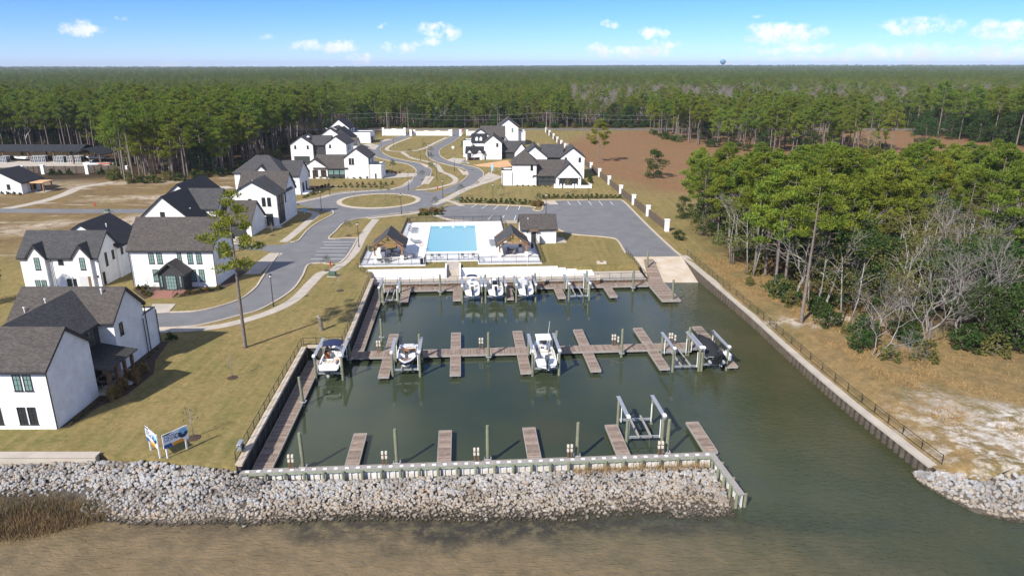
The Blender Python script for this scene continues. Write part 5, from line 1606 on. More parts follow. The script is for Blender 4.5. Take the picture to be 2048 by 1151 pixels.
obj('terrace', MB(MX).box(38.8, 41.0, 79.8, 84.0, GZ - .05, GZ + .12), MAT['concrete'], ph, recalc=True)
obj('side_screen', MB(MX).box(35.45, 35.53, 78.2, 79.55, GZ + .1, GZ + 1.7), MAT['dark_metal'], ph, recalc=True)
F = lambda *uv: [mar(u, v, DZ) for u, v in uv]
rail('pool_fence', 'black picket fence along the front of the left pavilion terrace', F((1.9, 64.9), (13.2, 64.8), (13.3, 67.4)), 1.3, 2.2, True, 'fence')
rail('pool_fence', 'black picket fence in front of the pool, left of the gate', F((13.4, 67.5), (17.2, 67.4)), 1.3, 1.9, True, 'fence')
rail('pool_gate', 'black picket gate in the pool fence at the top of the stairs', F((17.3, 67.4), (19.3, 67.4)), 1.35, 2.0, True, 'gate')
rail('pool_fence', 'black picket fence in front of the pool, right of the gate', F((19.4, 67.4), (22.7, 67.4)), 1.3, 1.7, True, 'fence')
rail('pool_fence', 'black picket fence along the front and side of the right pavilion terrace', F((22.9, 67.2), (23.0, 65.1), (34.1, 64.8), (34.3, 79.4)), 1.3, 2.2, True, 'fence')
rail('pool_fence', 'black picket fence along the left side of the left pavilion terrace', F((1.9, 65.2), (1.8, 75.4)), 1.3, 2.0, True, 'fence')
rail('pool_fence', 'black picket fence along the back and left side of the pool deck', F((7.2, 76.2), (7.7, 100.6), (28.8, 100.6)), 1.3, 2.2, True, 'fence')
rail('pool_fence', 'black picket fence along the right side of the pool deck', F((28.85, 100.5), (28.8, 80.6)), 1.3, 2.2, True, 'fence')


def lounger(u, v, rz, label):
    c = mthing('sun_lounger', label, 'lounger', u, v, DZ, 'sun loungers', rz)
    obj('seat', MB().box(-.32, .32, -1.0, .3, .3, .36), MAT['sling_grey'], c, world=False)
    b_ = MB().add([(-.32, .3, .32), (.32, .3, .32), (.32, .95, .85), (-.32, .95, .85), (-.32, .34, .28), (.32, .34, .28), (.32, .99, .81), (-.32, .99, .81)], [(0, 1, 2, 3), (7, 6, 5, 4), (0, 4, 5, 1), (1, 5, 6, 2), (2, 6, 7, 3), (3, 7, 4, 0)])
    obj('backrest', b_, MAT['sling_grey'], c, world=False)
    for sx in (-1, 1):
        obj('frame', MB().box(sx * .35 - .03, sx * .35 + .03, -1.05, .35, .27, .37), MAT['galvanised'], c, world=False)
        for y in (-.8, .25): obj('leg', MB().box(sx * .33 - .025, sx * .33 + .025, y - .025, y + .025, 0, .27), MAT['galvanised'], c, world=False)


for i, v in enumerate((93.8, 91.9, 90.2)): lounger(9.4, v, R(90), '%s lounger from the back in the cluster left of the pool' % ORD[i])
for i, v in enumerate((81.9, 80.7)): lounger(10.6, v, R(90), '%s of two loungers just behind the left pavilion' % ('farther', 'nearer')[i])
for i, v in enumerate((81.4, 80.2, 79.0, 77.8)): lounger(26.4, v, R(-90), '%s lounger from the back in the row right of the pool' % ORD[i])
for i, u in enumerate((14.4, 15.7, 20.0, 22.0)):
    p = mar(u, 69.2)
    patio_chair(p.x, p.y, ANG + math.pi, '%s grey patio chair from the left in front of the pool' % ORD[i], DZ, 'sling_grey')


def dining(u, v, label, where, n=4):
    t = mthing('dining_table', label, 'table', u, v, DZ)
    obj('table_top', MB().box(-.6, .6, -.6, .6, .7, .74), MAT['sling_grey'], t, world=False, bevel=.02)
    for x in (-.5, .5):
        for y in (-.5, .5): obj('leg', MB().box(x - .03, x + .03, y - .03, y + .03, 0, .7), MAT['dark_metal'], t, world=False)
    for k in range(n):
        a = k * 2 * math.pi / n + .4
        p = mar(u + .95 * math.cos(a), v + .95 * math.sin(a))
        patio_chair(p.x, p.y, ANG + a - math.pi / 2, '%s patio chair, %s side of the %s' % ('grey', ('right-hand', 'far', 'left-hand', 'near')[k % 4], where), DZ, 'sling_grey')


dining(6.0, 67.0, 'grey square table in front of the left pavilion', 'table before the left pavilion')
dining(7.2, 71.6, 'grey square table under the left pavilion', 'table under the left pavilion')
dining(29.2, 71.6, 'grey square table under the right pavilion', 'table under the right pavilion')
dining(10.4, 69.2, 'small grey table just right of the left pavilion', 'table right of the left pavilion', 2)
gr = mthing('grill_island', 'white grill island under the left pavilion', 'grill', 5.2, 71.5, DZ)
obj('counter', MB().box(-.4, .4, -.8, .8, 0, .95), MAT['white_wall'], gr, world=False); obj('column', MB().box(-.35, .35, .85, 1.4, 0, 1.9), MAT['white_wall'], gr, world=False); obj('worktop', MB().box(-.46, .46, -.86, .84, .95, 1.02), MAT['concrete'], gr, world=False)
gr = mthing('grill_island', 'pale grill column under the right pavilion', 'grill', 31.0, 72.6, DZ)
obj('counter', MB().box(-.35, .35, -.5, .5, 0, 1.0), MAT['gelcoat_grey'], gr, world=False); obj('hood', MB().box(-.3, .3, -.4, .4, 1.0, 1.5), MAT['dark_metal'], gr, world=False, bevel=.08)


def bin_(x, y, z, label, material='dark_metal'):
    b_ = thing('litter_bin', label, 'bin', (x, y, z))
    obj('body', MB().tube([(0, 0, 0), (0, 0, .75), (0, 0, .82)], [.26, .3, .32], 10), MAT[material], b_, world=False)
    obj('lid', MB().tube([(0, 0, .85), (0, 0, .95), (0, 0, 1.05)], [.33, .3, .1], 10), MAT['dark_metal'], b_, world=False)


p = mar(12.7, 65.3); bin_(p.x, p.y, DZ, 'black litter bin in the corner of the left pavilion terrace')
p = mar(8.1, 100.0); bin_(p.x, p.y, DZ, 'brown litter bin at the far left corner of the pool deck', 'timber_dark')
p = mar(33.6, 75.5); bin_(p.x, p.y, DZ, 'black litter bin beside the right pavilion')
p = mar(2.4, 75.0); bin_(p.x, p.y, DZ, 'dark litter bin at the left pavilion by the path', 'green_box')
p = mar(12.2, 75.2)
ls = thing('life_ring_stand', 'white life ring stand at the near left corner of the pool', 'life ring', (p.x, p.y, DZ))
obj('post', MB().box(-.05, .05, -.05, .05, 0, 1.5), MAT['white_paint'], ls, world=False)
obj('ring', MB().tube([(.3 * math.cos(a), -.1, 1.15 + .3 * math.sin(a)) for a in [k * math.pi / 8 for k in range(17)]], .06, 6), MAT['kayak_red'], ls, world=False)


# ------------------------------------------------------------------ street lamps
def lamp(px, label, h=4.9):
    p = at(*px)
    l_ = thing('street_lamp', label, 'street lamp', p, 0, 'black street lamps')
    obj('pole', MB().tube([(0, 0, 0), (0, 0, .5), (0, 0, .55), (0, 0, h - .5)], [.13, .11, .07, .05], 8), MAT['dark_metal'], l_, world=False)
    hd = obj('lantern', MB().tube([(0, 0, h - .5), (0, 0, h - .4), (0, 0, h - .38)], [.06, .2, .2], 8).tube([(0, 0, h - .08), (0, 0, h - .02), (0, 0, h + .12)], [.26, .24, .04], 8), MAT['dark_metal'], l_, world=False)
    obj('lantern_glass', MB().tube([(0, 0, h - .38), (0, 0, h - .08)], [.16, .2], 8), MAT['lamp_glass'], hd, world=False)


for px, d in (((547, 612), 'nearest black street lamp, on the curve of the street'), ((643, 421), 'black street lamp at the grass tip left of the roundabout'), ((660, 390), 'black street lamp behind the roundabout towards the window-bay house'), ((718, 494), 'black street lamp beside the small parking bay and pool path'),
              ((803, 428), 'black street lamp between the roundabout and the pool lawn'), ((817, 380), 'black street lamp just right of the roundabout'), ((874, 360), 'black street lamp on the near tip of the middle green'), ((886, 396), 'black street lamp by the red hydrant right of the roundabout'),
              ((986, 405), 'black street lamp in the left part of the parking lot hedge'), ((909, 342), 'black street lamp on the right-hand street bend'), ((858, 327), 'black street lamp at the left edge of the middle green'), ((1092, 428), 'black street lamp behind the pool house'), ((1177, 401), 'black street lamp at the right part of the parking lot hedge'),
              ((763, 305), 'black street lamp on the bend of the left-hand street'), ((787, 294), 'black street lamp on the left side of the entrance green'), ((841, 322), 'black street lamp at the top of the middle green'), ((857, 313), 'black street lamp by the right-hand street near the garages'), ((846, 294), 'black street lamp in the middle of the entrance green'), ((714, 293), 'black street lamp in front of the far flat-roofed garage')):
    lamp(px, d)


def hydrant(px, label):
    p = at(*px)
    h_ = thing('fire_hydrant', label, 'hydrant', p, 0, 'red hydrants')
    obj('barrel', MB().tube([(0, 0, 0), (0, 0, .08), (0, 0, .1), (0, 0, .62), (0, 0, .78), (0, 0, .85)], [.2, .2, .14, .14, .11, .03], 10), MAT['red_paint'], h_, world=False)
    for s in (-1, 1): obj('outlet', MB().tube([(s * .12, 0, .45), (s * .24, 0, .45)], .07, 8), MAT['red_paint'], h_, world=False)


hydrant((661, 531), 'red fire hydrant at the small parking bay'); hydrant((875, 378), 'red fire hydrant right of the roundabout'); hydrant((190, 411), 'red fire hydrant on the empty lots at left')
# transformer, meter box, vault, stump
for px, label, s in (((665, 552), 'green utility cabinet on the lawn at the foot of the path', (1.2, .9, .8)), ((915, 402), 'green utility cabinet in the hedge at the parking entrance', (1.1, .9, 1.0)), ((215, 424), 'dark utility cabinet beside the back street', (.9, .7, .8))):
    p = at(*px)
    u_ = thing('utility_cabinet', label, 'cabinet', p)
    obj('housing', MB().box(-s[0] / 2, s[0] / 2, -s[1] / 2, s[1] / 2, .1, s[2]), MAT['green_box'], u_, world=False, bevel=.05)
    obj('pad', MB().box(-s[0] / 2 - .15, s[0] / 2 + .15, -s[1] / 2 - .15, s[1] / 2 + .15, -.02, .1), MAT['concrete'], u_, world=False)
p = at(1203, 526)
u_ = thing('utility_vault', 'pale square concrete vault on the lawn right of the pool', 'vault', p)
obj('box', MB().box(-.85, .85, -.6, .6, -.02, .28), MAT['cap_stone'], u_, world=False, bevel=.04); obj('hatch', MB().box(-.3, .3, -.25, .25, .28, .33), MAT['seawall_dark'], u_, world=False)
p = at(643, 660)
u_ = thing('carved_stump', 'tall dark carved tree stump standing on the west lawn', 'stump', p)
obj('trunk', MB().tube([(0, 0, -.1), (0, 0, .5), (-.05, 0, 1.2), (-.12, .02, 1.75), (-.05, .05, 1.95)], [.34, .27, .26, .24, .1], 9), MAT['bark'], u_, world=False); obj('carved_head', MB().tube([(-.12, 0, 1.65), (-.3, -.05, 2.0), (-.22, -.05, 2.2)], [.2, .16, .06], 8), MAT['bark_pale'], u_, world=False)
p = mar(-.6, 2.2)
u_ = thing('hose_box', 'pale hose box fixed to the railing at the near end of the west sea wall', 'hose box', (p.x, p.y, GZ), ANG)
obj('box', MB().box(-.2, .2, -.5, .5, .35, 1.05), MAT['galvanised'], u_, world=False, bevel=.04); obj('hose', MB().tube([(.25, .2 * math.cos(a), .55 + .25 * math.sin(a)) for a in [k * math.pi / 6 for k in range(13)]], .05, 6), MAT['dark_metal'], u_, world=False)


# ------------------------------------------------------------------ the two sale boards
def board(a, b, label, h0, h1):
    a, b = Vector(a), Vector(b)
    d = (b - a)
    w = d.length
    rz = math.atan2(d.y, d.x)
    s = thing('sale_sign', label, 'sign', a, rz)
    xs = (.25, w - .25) if w > 1.6 else (.1, w - .1)
    for x in (.12, w - .12): obj('post', MB().box(x - .06, x + .06, -.0, .12, -.1, h1 - .05), MAT['white_paint'], s, world=False)
    obj('panel', MB().box(-.15, w + .15, -.06, -.005, h0, h1), MAT['sign_white'], s, world=False)
    y = -.068
    def flat(name, pts, material, dy=0.0):
        return obj(name, MB().add([(px * w, y - dy, h0 + (h1 - h0) * pz) for px, pz in pts] + [(px * w, -.0605, h0 + (h1 - h0) * pz) for px, pz in pts], [tuple(range(len(pts)))] + [(i, (i + 1) % len(pts), len(pts) + (i + 1) % len(pts), len(pts) + i) for i in range(len(pts))]), MAT[material], s, world=False, recalc=True)
    flat('blue_band', [(-.05, .0), (.34, .0), (.28, .27), (-.05, .27)], 'sign_blue')
    flat('orange_band', [(.36, .0), (.86, .0), (.8, .22), (.31, .22)], 'sign_orange')
    flat('dark_corner', [(-.05, 1.0), (-.05, .9), (.2, .88), (.42, 1.0)], 'sign_navy')
    ring = lambda cx, cz, r: [(cx + r * math.cos(k * math.pi / 10) / w * (h1 - h0), cz + r * math.sin(k * math.pi / 10)) for k in range(20)]
    flat('round_emblem', ring(.84, .6, .34), 'sign_sky'); flat('round_emblem', [p for p in ring(.84, .6, .338)][9:20] + [ring(.84, .6, .338)[0]], 'sign_navy', .004)
    flat('round_emblem', [(.76, .52), (.92, .52), (.88, .66), (.8, .66)], 'sign_sky', .008)
    flat('badge', [(.47, .5), (.56, .38), (.65, .5), (.65, .74), (.47, .74)], 'sign_navy'); flat('badge', [(.495, .53), (.56, .45), (.625, .53), (.625, .68), (.495, .68)], 'sign_white', .004)
    for tx, z, sz in (('NEW', .72, .26), ('HOMES', .5, .27)):
        cu = bpy.data.curves.new('lettering', 'FONT')
        cu.body = tx
        cu.size = sz * (h1 - h0) * 1.15
        cu.extrude = .004
        to = bpy.data.objects.new('lettering', cu)
        COL.objects.link(to)
        dg = bpy.context.evaluated_depsgraph_get()
        me_ = bpy.data.meshes.new_from_object(to.evaluated_get(dg))
        bpy.data.objects.remove(to)
        lo = bpy.data.objects.new('lettering', me_)
        me_.materials.clear(); me_.materials.append(MAT['sign_blue'])
        COL.objects.link(lo)
        lo.parent = s
        lo.location = (.0, -.07, h0 + (h1 - h0) * z - .12)
        lo.rotation_euler = (math.pi / 2, 0, 0)
    return s


board(at(334, 917), at(367, 900) + Vector((.35, .3, 0)), 'white sale sign reading NEW HOMES with navy and orange bands, facing the bay', 1.05, 2.45)
board(at(304, 902) + Vector((-.35, .3, 0)), at(320, 917), 'narrower-looking white sale sign angled to the left of its twin', 1.05, 2.45)
# small blue sign and orange survey things
p = at(800, 0 + 432)
for px, label, h_, w_, m_ in (((610, 428), 'small pale blue yard sign beside the glazed corner house', 1.6, 1.0, 'sign_sky'), ((983, 346), 'narrow white and blue feather flag by the right-hand street', 3.2, .5, 'sign_sky'), ((906, 300), 'small white lot sign in front of the dormered house', 1.6, 1.0, 'sign_white'), ((925, 270), 'red octagonal stop sign at the entrance', 2.6, .8, 'red_paint')):
    p = at(*px)
    s = thing('yard_sign', label, 'sign', p)
    obj('post', MB().box(-.04, .04, -.04, .04, 0, h_), MAT['white_paint'], s, world=False)
    if 'feather' in label: obj('panel', MB().add([(0, -.06, .6), (.55, -.06, .8), (.62, -.06, 2.4), (.3, -.06, 3.2), (0, -.06, 3.2), (0, -.04, .6), (.55, -.04, .8), (.62, -.04, 2.4), (.3, -.04, 3.2), (0, -.04, 3.2)], [(0, 1, 2, 3, 4), (9, 8, 7, 6, 5)]), MAT[m_], s, world=False)
    elif 'oct' in label: obj('panel', MB().prism([(.45 * math.cos(R(22.5 + 45 * k)), h_ - .3 + .45 * math.sin(R(22.5 + 45 * k))) for k in range(8)], -.08, -.05, 'y'), MAT[m_], s, world=False, recalc=True)
    else: obj('panel', MB().box(-w_ / 2, w_ / 2, -.08, -.045, h_ - .9, h_), MAT[m_], s, world=False)
# ------------------------------------------------------------------ east boundary fence with white pillars
PIL = [(33.4, 147.9), (32.3, 163.8), (31.3, 178.3), (30.2, 193.2), (29.2, 210.2), (28.2, 226.2), (27.1, 241), (26, 257), (24.9, 273), (23.8, 289), (22.7, 303), (21.9, 316), (21.1, 331.6), (20.3, 348.0), (19.2, 366.0), (18.2, 383.0)]
for i, (x, y) in enumerate(PIL):
    t = thing('fence_pillar', '%s white square pillar of the east fence, counted from the boat ramp' % ORD[i], 'pillar', (x, y, GZ), R(4), 'white fence pillars')
    obj('shaft', MB().box(-.42, .42, -.42, .42, -.1, 2.45), MAT['white_wall'], t, world=False)
    obj('cap', MB().box(-.52, .52, -.52, .52, 2.45, 2.62), MAT['white_paint'], t, world=False)
    if i:
        a, b = Vector((*PIL[i - 1], GZ)), Vector((x, y, GZ))
        d = (b - a).normalized()
        a, b = a + d * .45, b - d * .45
        f = thing('picket_fence', 'dark picket fence bay beyond the %s white pillar from the boat ramp' % ORD[i - 1], 'fence', a, 0, 'east fence bays')
        L = (b - a).length
        obj('rails', MB().bar(a + Vector((0, 0, .3)), b + Vector((0, 0, .3)), .05, .09).bar(a + Vector((0, 0, 1.65)), b + Vector((0, 0, 1.65)), .05, .09), MAT['fence_wood'], f)
        pk = MB()
        n = int(L / .2)
        for k in range(n):
            p = a.lerp(b, (k + .5) / n)
            pk.box(p.x - .035, p.x + .035, p.y - .035, p.y + .035, GZ, GZ + 1.8)
        obj('pickets', pk, MAT['fence_wood'], f, kind='stuff')
        for k in range(5):
            p = a.lerp(b, (k + .5) / 5)
            obj('post', MB().box(p.x - .07, p.x + .07, p.y - .07, p.y + .07, GZ, GZ + 1.95), MAT['fence_wood'], f)


# ------------------------------------------------------------------ entrance walls
def ewall(x0, x1, y, label, h=2.2):
    t = thing('entrance_wall', label, 'wall', ((x0 + x1) / 2, y, GZ))
    obj('wall', MB().box(x0, x1, y, y + .3, GZ - .1, GZ + h), MAT['white_wall'], t)
    for x in (x0, x1): obj('pillar', MB().box(x - .5, x + .5, y - .3, y + .6, GZ - .1, GZ + h + .7), MAT['white_wall'], t)
    n = int((x1 - x0) / 5)
    for k in range(1, n): obj('coping', MB().box(x0 + (x1 - x0) * k / n - 1.2, x0 + (x1 - x0) * k / n + 1.2, y - .08, y + .38, GZ + h, GZ + h + .25), MAT['white_paint'], t)


Y0 = 366
ewall(-66, -55, Y0, 'white entrance wall left of the gates', 3.2)
ewall(-50, -32, Y0, 'long white entrance wall between the two gates', 2.2)
ewall(-23, -15, Y0, 'short white entrance wall right of the gates', 2.2)
for i, x in enumerate((-51.6, -31.0, -26.3)):
    t = thing('gate_pillar', '%s white pillar from the left at the entrance road' % ORD[i], 'pillar', (x, Y0 - 2, GZ), 0, 'entrance pillars')
    obj('shaft', MB().box(-.55, .55, -.55, .55, -.1, 3.0), MAT['white_wall'], t, world=False); obj('cap', MB().box(-.68, .68, -.68, .68, 3.0, 3.2), MAT['white_paint'], t, world=False)
# highway fence on the right
t = thing('field_fence', 'long dark post and rail fence along the far road', 'fence', (150, 392, GZ))
fr = MB()
for z in (.4, .8, 1.2): fr.box(22, 420, 392, 392.06, GZ + z, GZ + z + .12)
obj('rails', fr, MAT['fence_wood'], t)
for i in range(100): obj('post', MB().box(24 + 4 * i, 24.2 + 4 * i, 391.8, 392, GZ, GZ + 1.5), MAT['fence_wood'], t)


# ------------------------------------------------------------------ utility poles and wires
PO = [(-190, 376), (-65.5, 376), (18, 376), (120, 377)]
tops = []
for i, (x, y) in enumerate(PO):
    t = thing('utility_pole', ('pale utility pole far left behind the storage sheds', 'tall pale utility pole beside the left entrance wall', 'tall pale utility pole at the end of the east fence', 'utility pole among the trees beyond the field')[i], 'pole', (x, y, GZ))
    obj('pole', MB().tube([(0, 0, 0), (0, 0, 11.5)], [.2, .13], 8), MAT['bark_pale'], t, world=False)
    obj('crossarm', MB().box(-1.1, 1.1, -.08, .08, 10.6, 10.8), MAT['timber_dark'], t, world=False)
    tops.append(Vector((x, y, GZ + 10.85)))
for a, b in zip(tops[:-1], tops[1:]):
    k = tops.index(a)
    for z, nm in ((0, 'upper'), (-2.2, 'lower')):
        pts = [a.lerp(b, i / 16) + Vector((0, 0, z - 1.6 * (1 - (i / 8 - 1) ** 2))) for i in range(17)]
        obj('power_line', MB().tube(pts, .035, 4), MAT['galvanised'], label='%s overhead wire in the %s span from the left' % (nm, ORD[k]), cat='wire', group='overhead wires')
# ------------------------------------------------------------------ water tower on the horizon
X, Y = (1416 - 1024) / FPX * 4200, 4100
wtw = thing('water_tower', 'tiny blue water tower on the horizon', 'water tower', (X, Y, GZ))
obj('tank', MB().tube([(0, 0, 29), (0, 0, 32), (0, 0, 36), (0, 0, 42), (0, 0, 47), (0, 0, 50), (0, 0, 51)], [2, 5, 10, 13, 11, 6, .5], 16), MAT['tank_blue'], wtw, world=False, smoothed=True)
obj('stem', MB().tube([(0, 0, 0), (0, 0, 29)], [4, 2], 10), MAT['tank_blue'], wtw, world=False)
wtw.scale = (1.3, 1.3, 1.35)


# ------------------------------------------------------------------ vehicles: x = forward
def vehicle(label, cat, x, y, rz, body, L=4.7, Wd=1.9, H=1.7, pickup=False, group=None):
    t = thing('parked_' + ('truck' if pickup else 'car'), label, cat, (x, y, GZ + .02), rz, group)
    l = L / 2
    low = [(-l, .4), (-l + .05, .85), (-l + .15, 1.0), (l * .35, 1.0), (l * .92, .82), (l, .6), (l, .35)]
    rows = []
    for yy, k in ((-Wd / 2, .86), (-Wd / 2 + .12, 1.0), (Wd / 2 - .12, 1.0), (Wd / 2, .86)):
        rows.append([(px * (.985 if k < 1 else 1), yy, .62 + (pz - .62) * k) for px, pz in low])
    obj('body', MB().loft(rows, True, True), MAT[body], t, world=False, recalc=True, bevel=.04)
    c0, c1 = (-.5, 1.0) if pickup else (-l + .2, l * .42)
    cab = [[(c0, s * Wd * .46, .99), (c1, s * Wd * .46, .99), (c1 - .55, s * Wd * .4, H), (c0 + .3, s * Wd * .4, H)] for s in (-1, 1)]
    cb = obj('cabin', MB().loft(cab, True, True), MAT['glass_dark'], t, world=False, recalc=True)
    obj('roof', MB().box(c0 + .25, c1 - .5, -Wd * .41, Wd * .41, H - .02, H + .05), MAT[body], t, world=False, bevel=.03)
    for s in (-1, 1):
        for px in (c0 + .15, (c0 + c1) / 2): obj('pillar', MB().bar((px, s * Wd * .465, 1.0), (px + .12, s * Wd * .41, H), .07, .09), MAT[body], cb, world=False)
        for px in (-l * .62, l * .62):
            w = obj('wheel', MB().tube([(px, s * (Wd / 2 - .2), .36), (px, s * (Wd / 2 + .02), .36)], .36, 14), MAT['rubber'], t, world=False)
            obj('rim', MB().tube([(px, s * (Wd / 2 + .0), .36), (px, s * (Wd / 2 + .035), .36)], .22, 10), MAT['aluminium'], w, world=False)
        obj('headlight', MB().box(l - .06, l + .012, s * Wd * .36 - .2, s * Wd * .36 + .15, .62, .76), MAT['lamp_glass'], t, world=False)
        obj('tail_light', MB().box(-l - .012, -l + .05, s * Wd * .4 - .12, s * Wd * .4 + .1, .65, .85), MAT['red_paint'], t, world=False)
    if pickup:
        obj('cargo_bed', MB().box(-l + .12, -.55, -Wd * .4, Wd * .4, 1.0, 1.03), MAT['rubber'], t, world=False)
        for s in (-1, 1): obj('bed_side', MB().box(-l + .05, -.5, s * Wd * .46 - .06, s * Wd * .46 + .06, .98, 1.18), MAT[body], t, world=False)
    return t


p = at(741, 283)
vehicle('dark car parked in front of the far flat-roofed garage', 'car', p.x, p.y, R(8), 'car_dark')
p = at(185, 331)
vehicle('white pickup truck parked by the left storage sheds', 'truck', p.x, p.y, R(5), 'car_white', 5.6, 2.0, 1.85, True)
for px, label, body in (((1667, 258), 'white car on the far road beyond the field', 'car_white'), ((1860, 258), 'pale blue-white truck on the far road at right', 'car_white')):
    vehicle(label, 'car', (px[0] - 1024) / FPX * 415, 401, R(180 if px[0] > 1800 else 0), body, 5.0, 2.0, 1.9 if px[0] < 1800 else 2.6)

# ------------------------------------------------------------------ storage sheds at far left
def shed(x0, x1, y0, y1, ze, zr, label, axis, step):
    t = thing('carport', label, 'carport', ((x0 + x1) / 2, (y0 + y1) / 2, GZ))
    p_, q_, a, b = (y0, y1, x0, x1) if axis == 'x' else (x0, x1, y0, y1)
    obj('roof', MB().prism(roof_cs(p_, q_, GZ + ze, GZ + zr, .5, .2), a - .5, b + .5, axis), MAT['shingle_dark'], t, recalc=True)
    n = max(1, round((b - a) / step))
    for i in range(n + 1):
        c = a + (b - a) * i / n
        for r in (p_ + .2, q_ - .2):
            x, y = (c, r) if axis == 'x' else (r, c)
            obj('post', MB().box(x - .2, x + .2, y - .2, y + .2, GZ, GZ + ze), MAT['timber_dark'], t)
    return t


q0, q1 = at(0, 320), at(165, 322)
ys = q1.y
shed(q0.x - 25, q1.x - 1, ys, ys + 11, 3.9, 5.6, 'long open carport with dark roof at the forest edge, far left', 'x', 9.0)
c0 = at(160, 325)
shed(c0.x, c0.x + 10.2, c0.y - 4, c0.y + 6, 3.5, 5.6, 'shorter gabled carport beside the long one', 'y', 10)
sheet('yard_paving', [(-60, 348), (-60, 322), (230, 322), (226, 336), (70, 341)], 'concrete', .006)


def rack(px, n, rz, label):
    p = at(*px)
    t = thing('storage_rack', label, 'rack', p, rz, 'pale racks under the carport')
    for k in range(n):
        x = k * 1.25
        m_ = MB()
        for a in (0, 1.15):
            for b_ in (0, 2.2): m_.box(x + a - .06, x + a + .06, b_ - .06, b_ + .06, 0, 2.3)
        for z in (.05, 1.15, 2.25):
            m_.box(x, x + 1.15, -.06, .06, z - .06, z + .06).box(x, x + 1.15, 2.14, 2.26, z - .06, z + .06)
        m_.box(x + .5, x + .62, -.055, .055, 0, 2.3)
        obj('frame', m_, MAT['gelcoat_grey'], t, world=False)
        obj('load', MB().box(x + .12, x + 1.03, .12, 2.05, .12, 2.1), MAT['cowl_grey'], t, world=False)


rack((0, 325), 2, 0, 'pale storage rack at the left end of the long carport'); rack((62, 325), 4, R(12), 'slanted pale storage rack in the middle of the long carport'); rack((108, 325), 3, 0, 'upright pale storage rack under the long carport, right part'); rack((135, 325), 4, R(4), 'pale storage rack nearest the gabled carport')
p = at(36, 323)
tb, _, _ = boat('white covered trailer boat under the long carport', 0, 0, 0, 6.0, 2.3, 1.1, 0, name='trailer_boat')
tb.location = (p.x, p.y + 2, GZ + .6); tb.rotation_euler = (0, 0, R(80))
p = at(190, 322)
tb, _, _ = boat('white trailer boat under the gabled carport behind the pickup', 0, 0, 0, 7.0, 2.4, 1.1, 0, name='trailer_boat')
tb.location = (p.x, p.y + 1, GZ + .6); tb.rotation_euler = (0, 0, R(95))
p = at(210, 333)
k_ = thing('kayak', 'red kayak leaning by the storage yard fence', 'kayak', (p.x, p.y, GZ + .6), R(15))
obj('hull', MB().loft([[(x, w * math.cos(a), .35 + .12 * abs(x) / 2 + .2 * math.sin(a)) for a in [i * math.pi / 4 for i in range(8)]] for x, w in ((-2.2, .02), (-1.4, .28), (0, .38), (1.4, .28), (2.2, .02))], True, True), MAT['kayak_red'], k_, world=False, recalc=True)
obj('seat_well', MB().box(-.5, .5, -.2, .2, .5, .58), MAT['rubber'], k_, world=False)
# yard fence with white pillars
ya = [at(-40, 352), at(47, 347), at(88, 346), at(175, 346), at(232, 344), at(260, 355)]
for i, (a, b) in enumerate(zip(ya[:-1], ya[1:])):
    f = thing('board_fence', 'brown board fence, %s bay from the left before the storage yard' % ORD[i], 'fence', a, 0, 'storage yard fence')
    L = (b - a).length
    pk = MB()
    n = int(L / .17)
    for k in range(n):
        p = a.lerp(b, (k + .5) / n)
        pk.box(p.x - .08, p.x + .08, p.y - .02, p.y + .02, GZ, GZ + 2.3 + random.uniform(-.02, .02))
    obj('boards', pk, MAT['fence_wood'], f, kind='stuff')
    for k in range(5):
        p = a.lerp(b, k / 4.)
        obj('post', MB().box(p.x - .1, p.x + .1, p.y - .18, p.y - .03, GZ, GZ + 2.4), MAT['fence_wood'], f)
for i, px in enumerate(((47, 350), (88, 348), (176, 348), (255, 350))):
    p = at(*px)
    t = thing('yard_pillar', '%s white pillar from the left in the storage yard fence' % ORD[i], 'pillar', p, 0, 'storage yard pillars')
    obj('shaft', MB().box(-.5, .5, -.5, .5, 0, 2.9), MAT['white_wall'], t, world=False); obj('cap', MB().box(-.6, .6, -.6, .6, 2.9, 3.05), MAT['white_paint'], t, world=False)
# building plot between the two right-hand houses
a, b = at(936, 321), at(1030, 315)
t = thing('silt_fence', 'black silt fence round the building plot', 'fence', a)
obj('cloth', MB().kerb([a, a.lerp(b, .5) + Vector((0, -.3, 0)), b], .06, GZ, GZ + 1.0), MAT['rubber'], t)
for k in range(9):
    p = a.lerp(b, k / 8)
    obj('stake', MB().box(p.x - .04, p.x + .04, p.y - .12, p.y - .05, GZ, GZ + 1.2), MAT['lumber'], t)
sheet('bare_plot', [(945, 330), (1015, 320), (1025, 332), (1000, 335), (960, 333)], 'bare_sand' if 'bare_sand' in MAT else (mat('bare_sand', (.62, .36, .17), 1.0, col2=(.5, .3, .16), vscale=.6) and 'bare_sand'), .008)
# ------------------------------------------------------------------ riprap
rs = np.random.RandomState(11)


def rock_proto(seed):
    r = np.random.RandomState(seed)
    bm = bmesh.new()
    bmesh.ops.create_icosphere(bm, subdivisions=1, radius=.5)
    st = np.array([1.0, r.uniform(.7, .95), r.uniform(.55, .8)])
    cuts = [(Vector(r.normal(size=3)).normalized(), r.uniform(.3, .42)) for _ in range(7)]
    for v in bm.verts:
        c = v.co * r.uniform(.9, 1.1)
        for n, d in cuts:
            k = c.dot(n) - d
            if k > 0: c -= n * k
        v.co = Vector((c.x * st[0], c.y * st[1], c.z * st[2]))
    me = bpy.data.meshes.new('rock')
    bm.to_mesh(me)
    bm.free()
    return me


RP = [rock_proto(s) for s in range(10)]
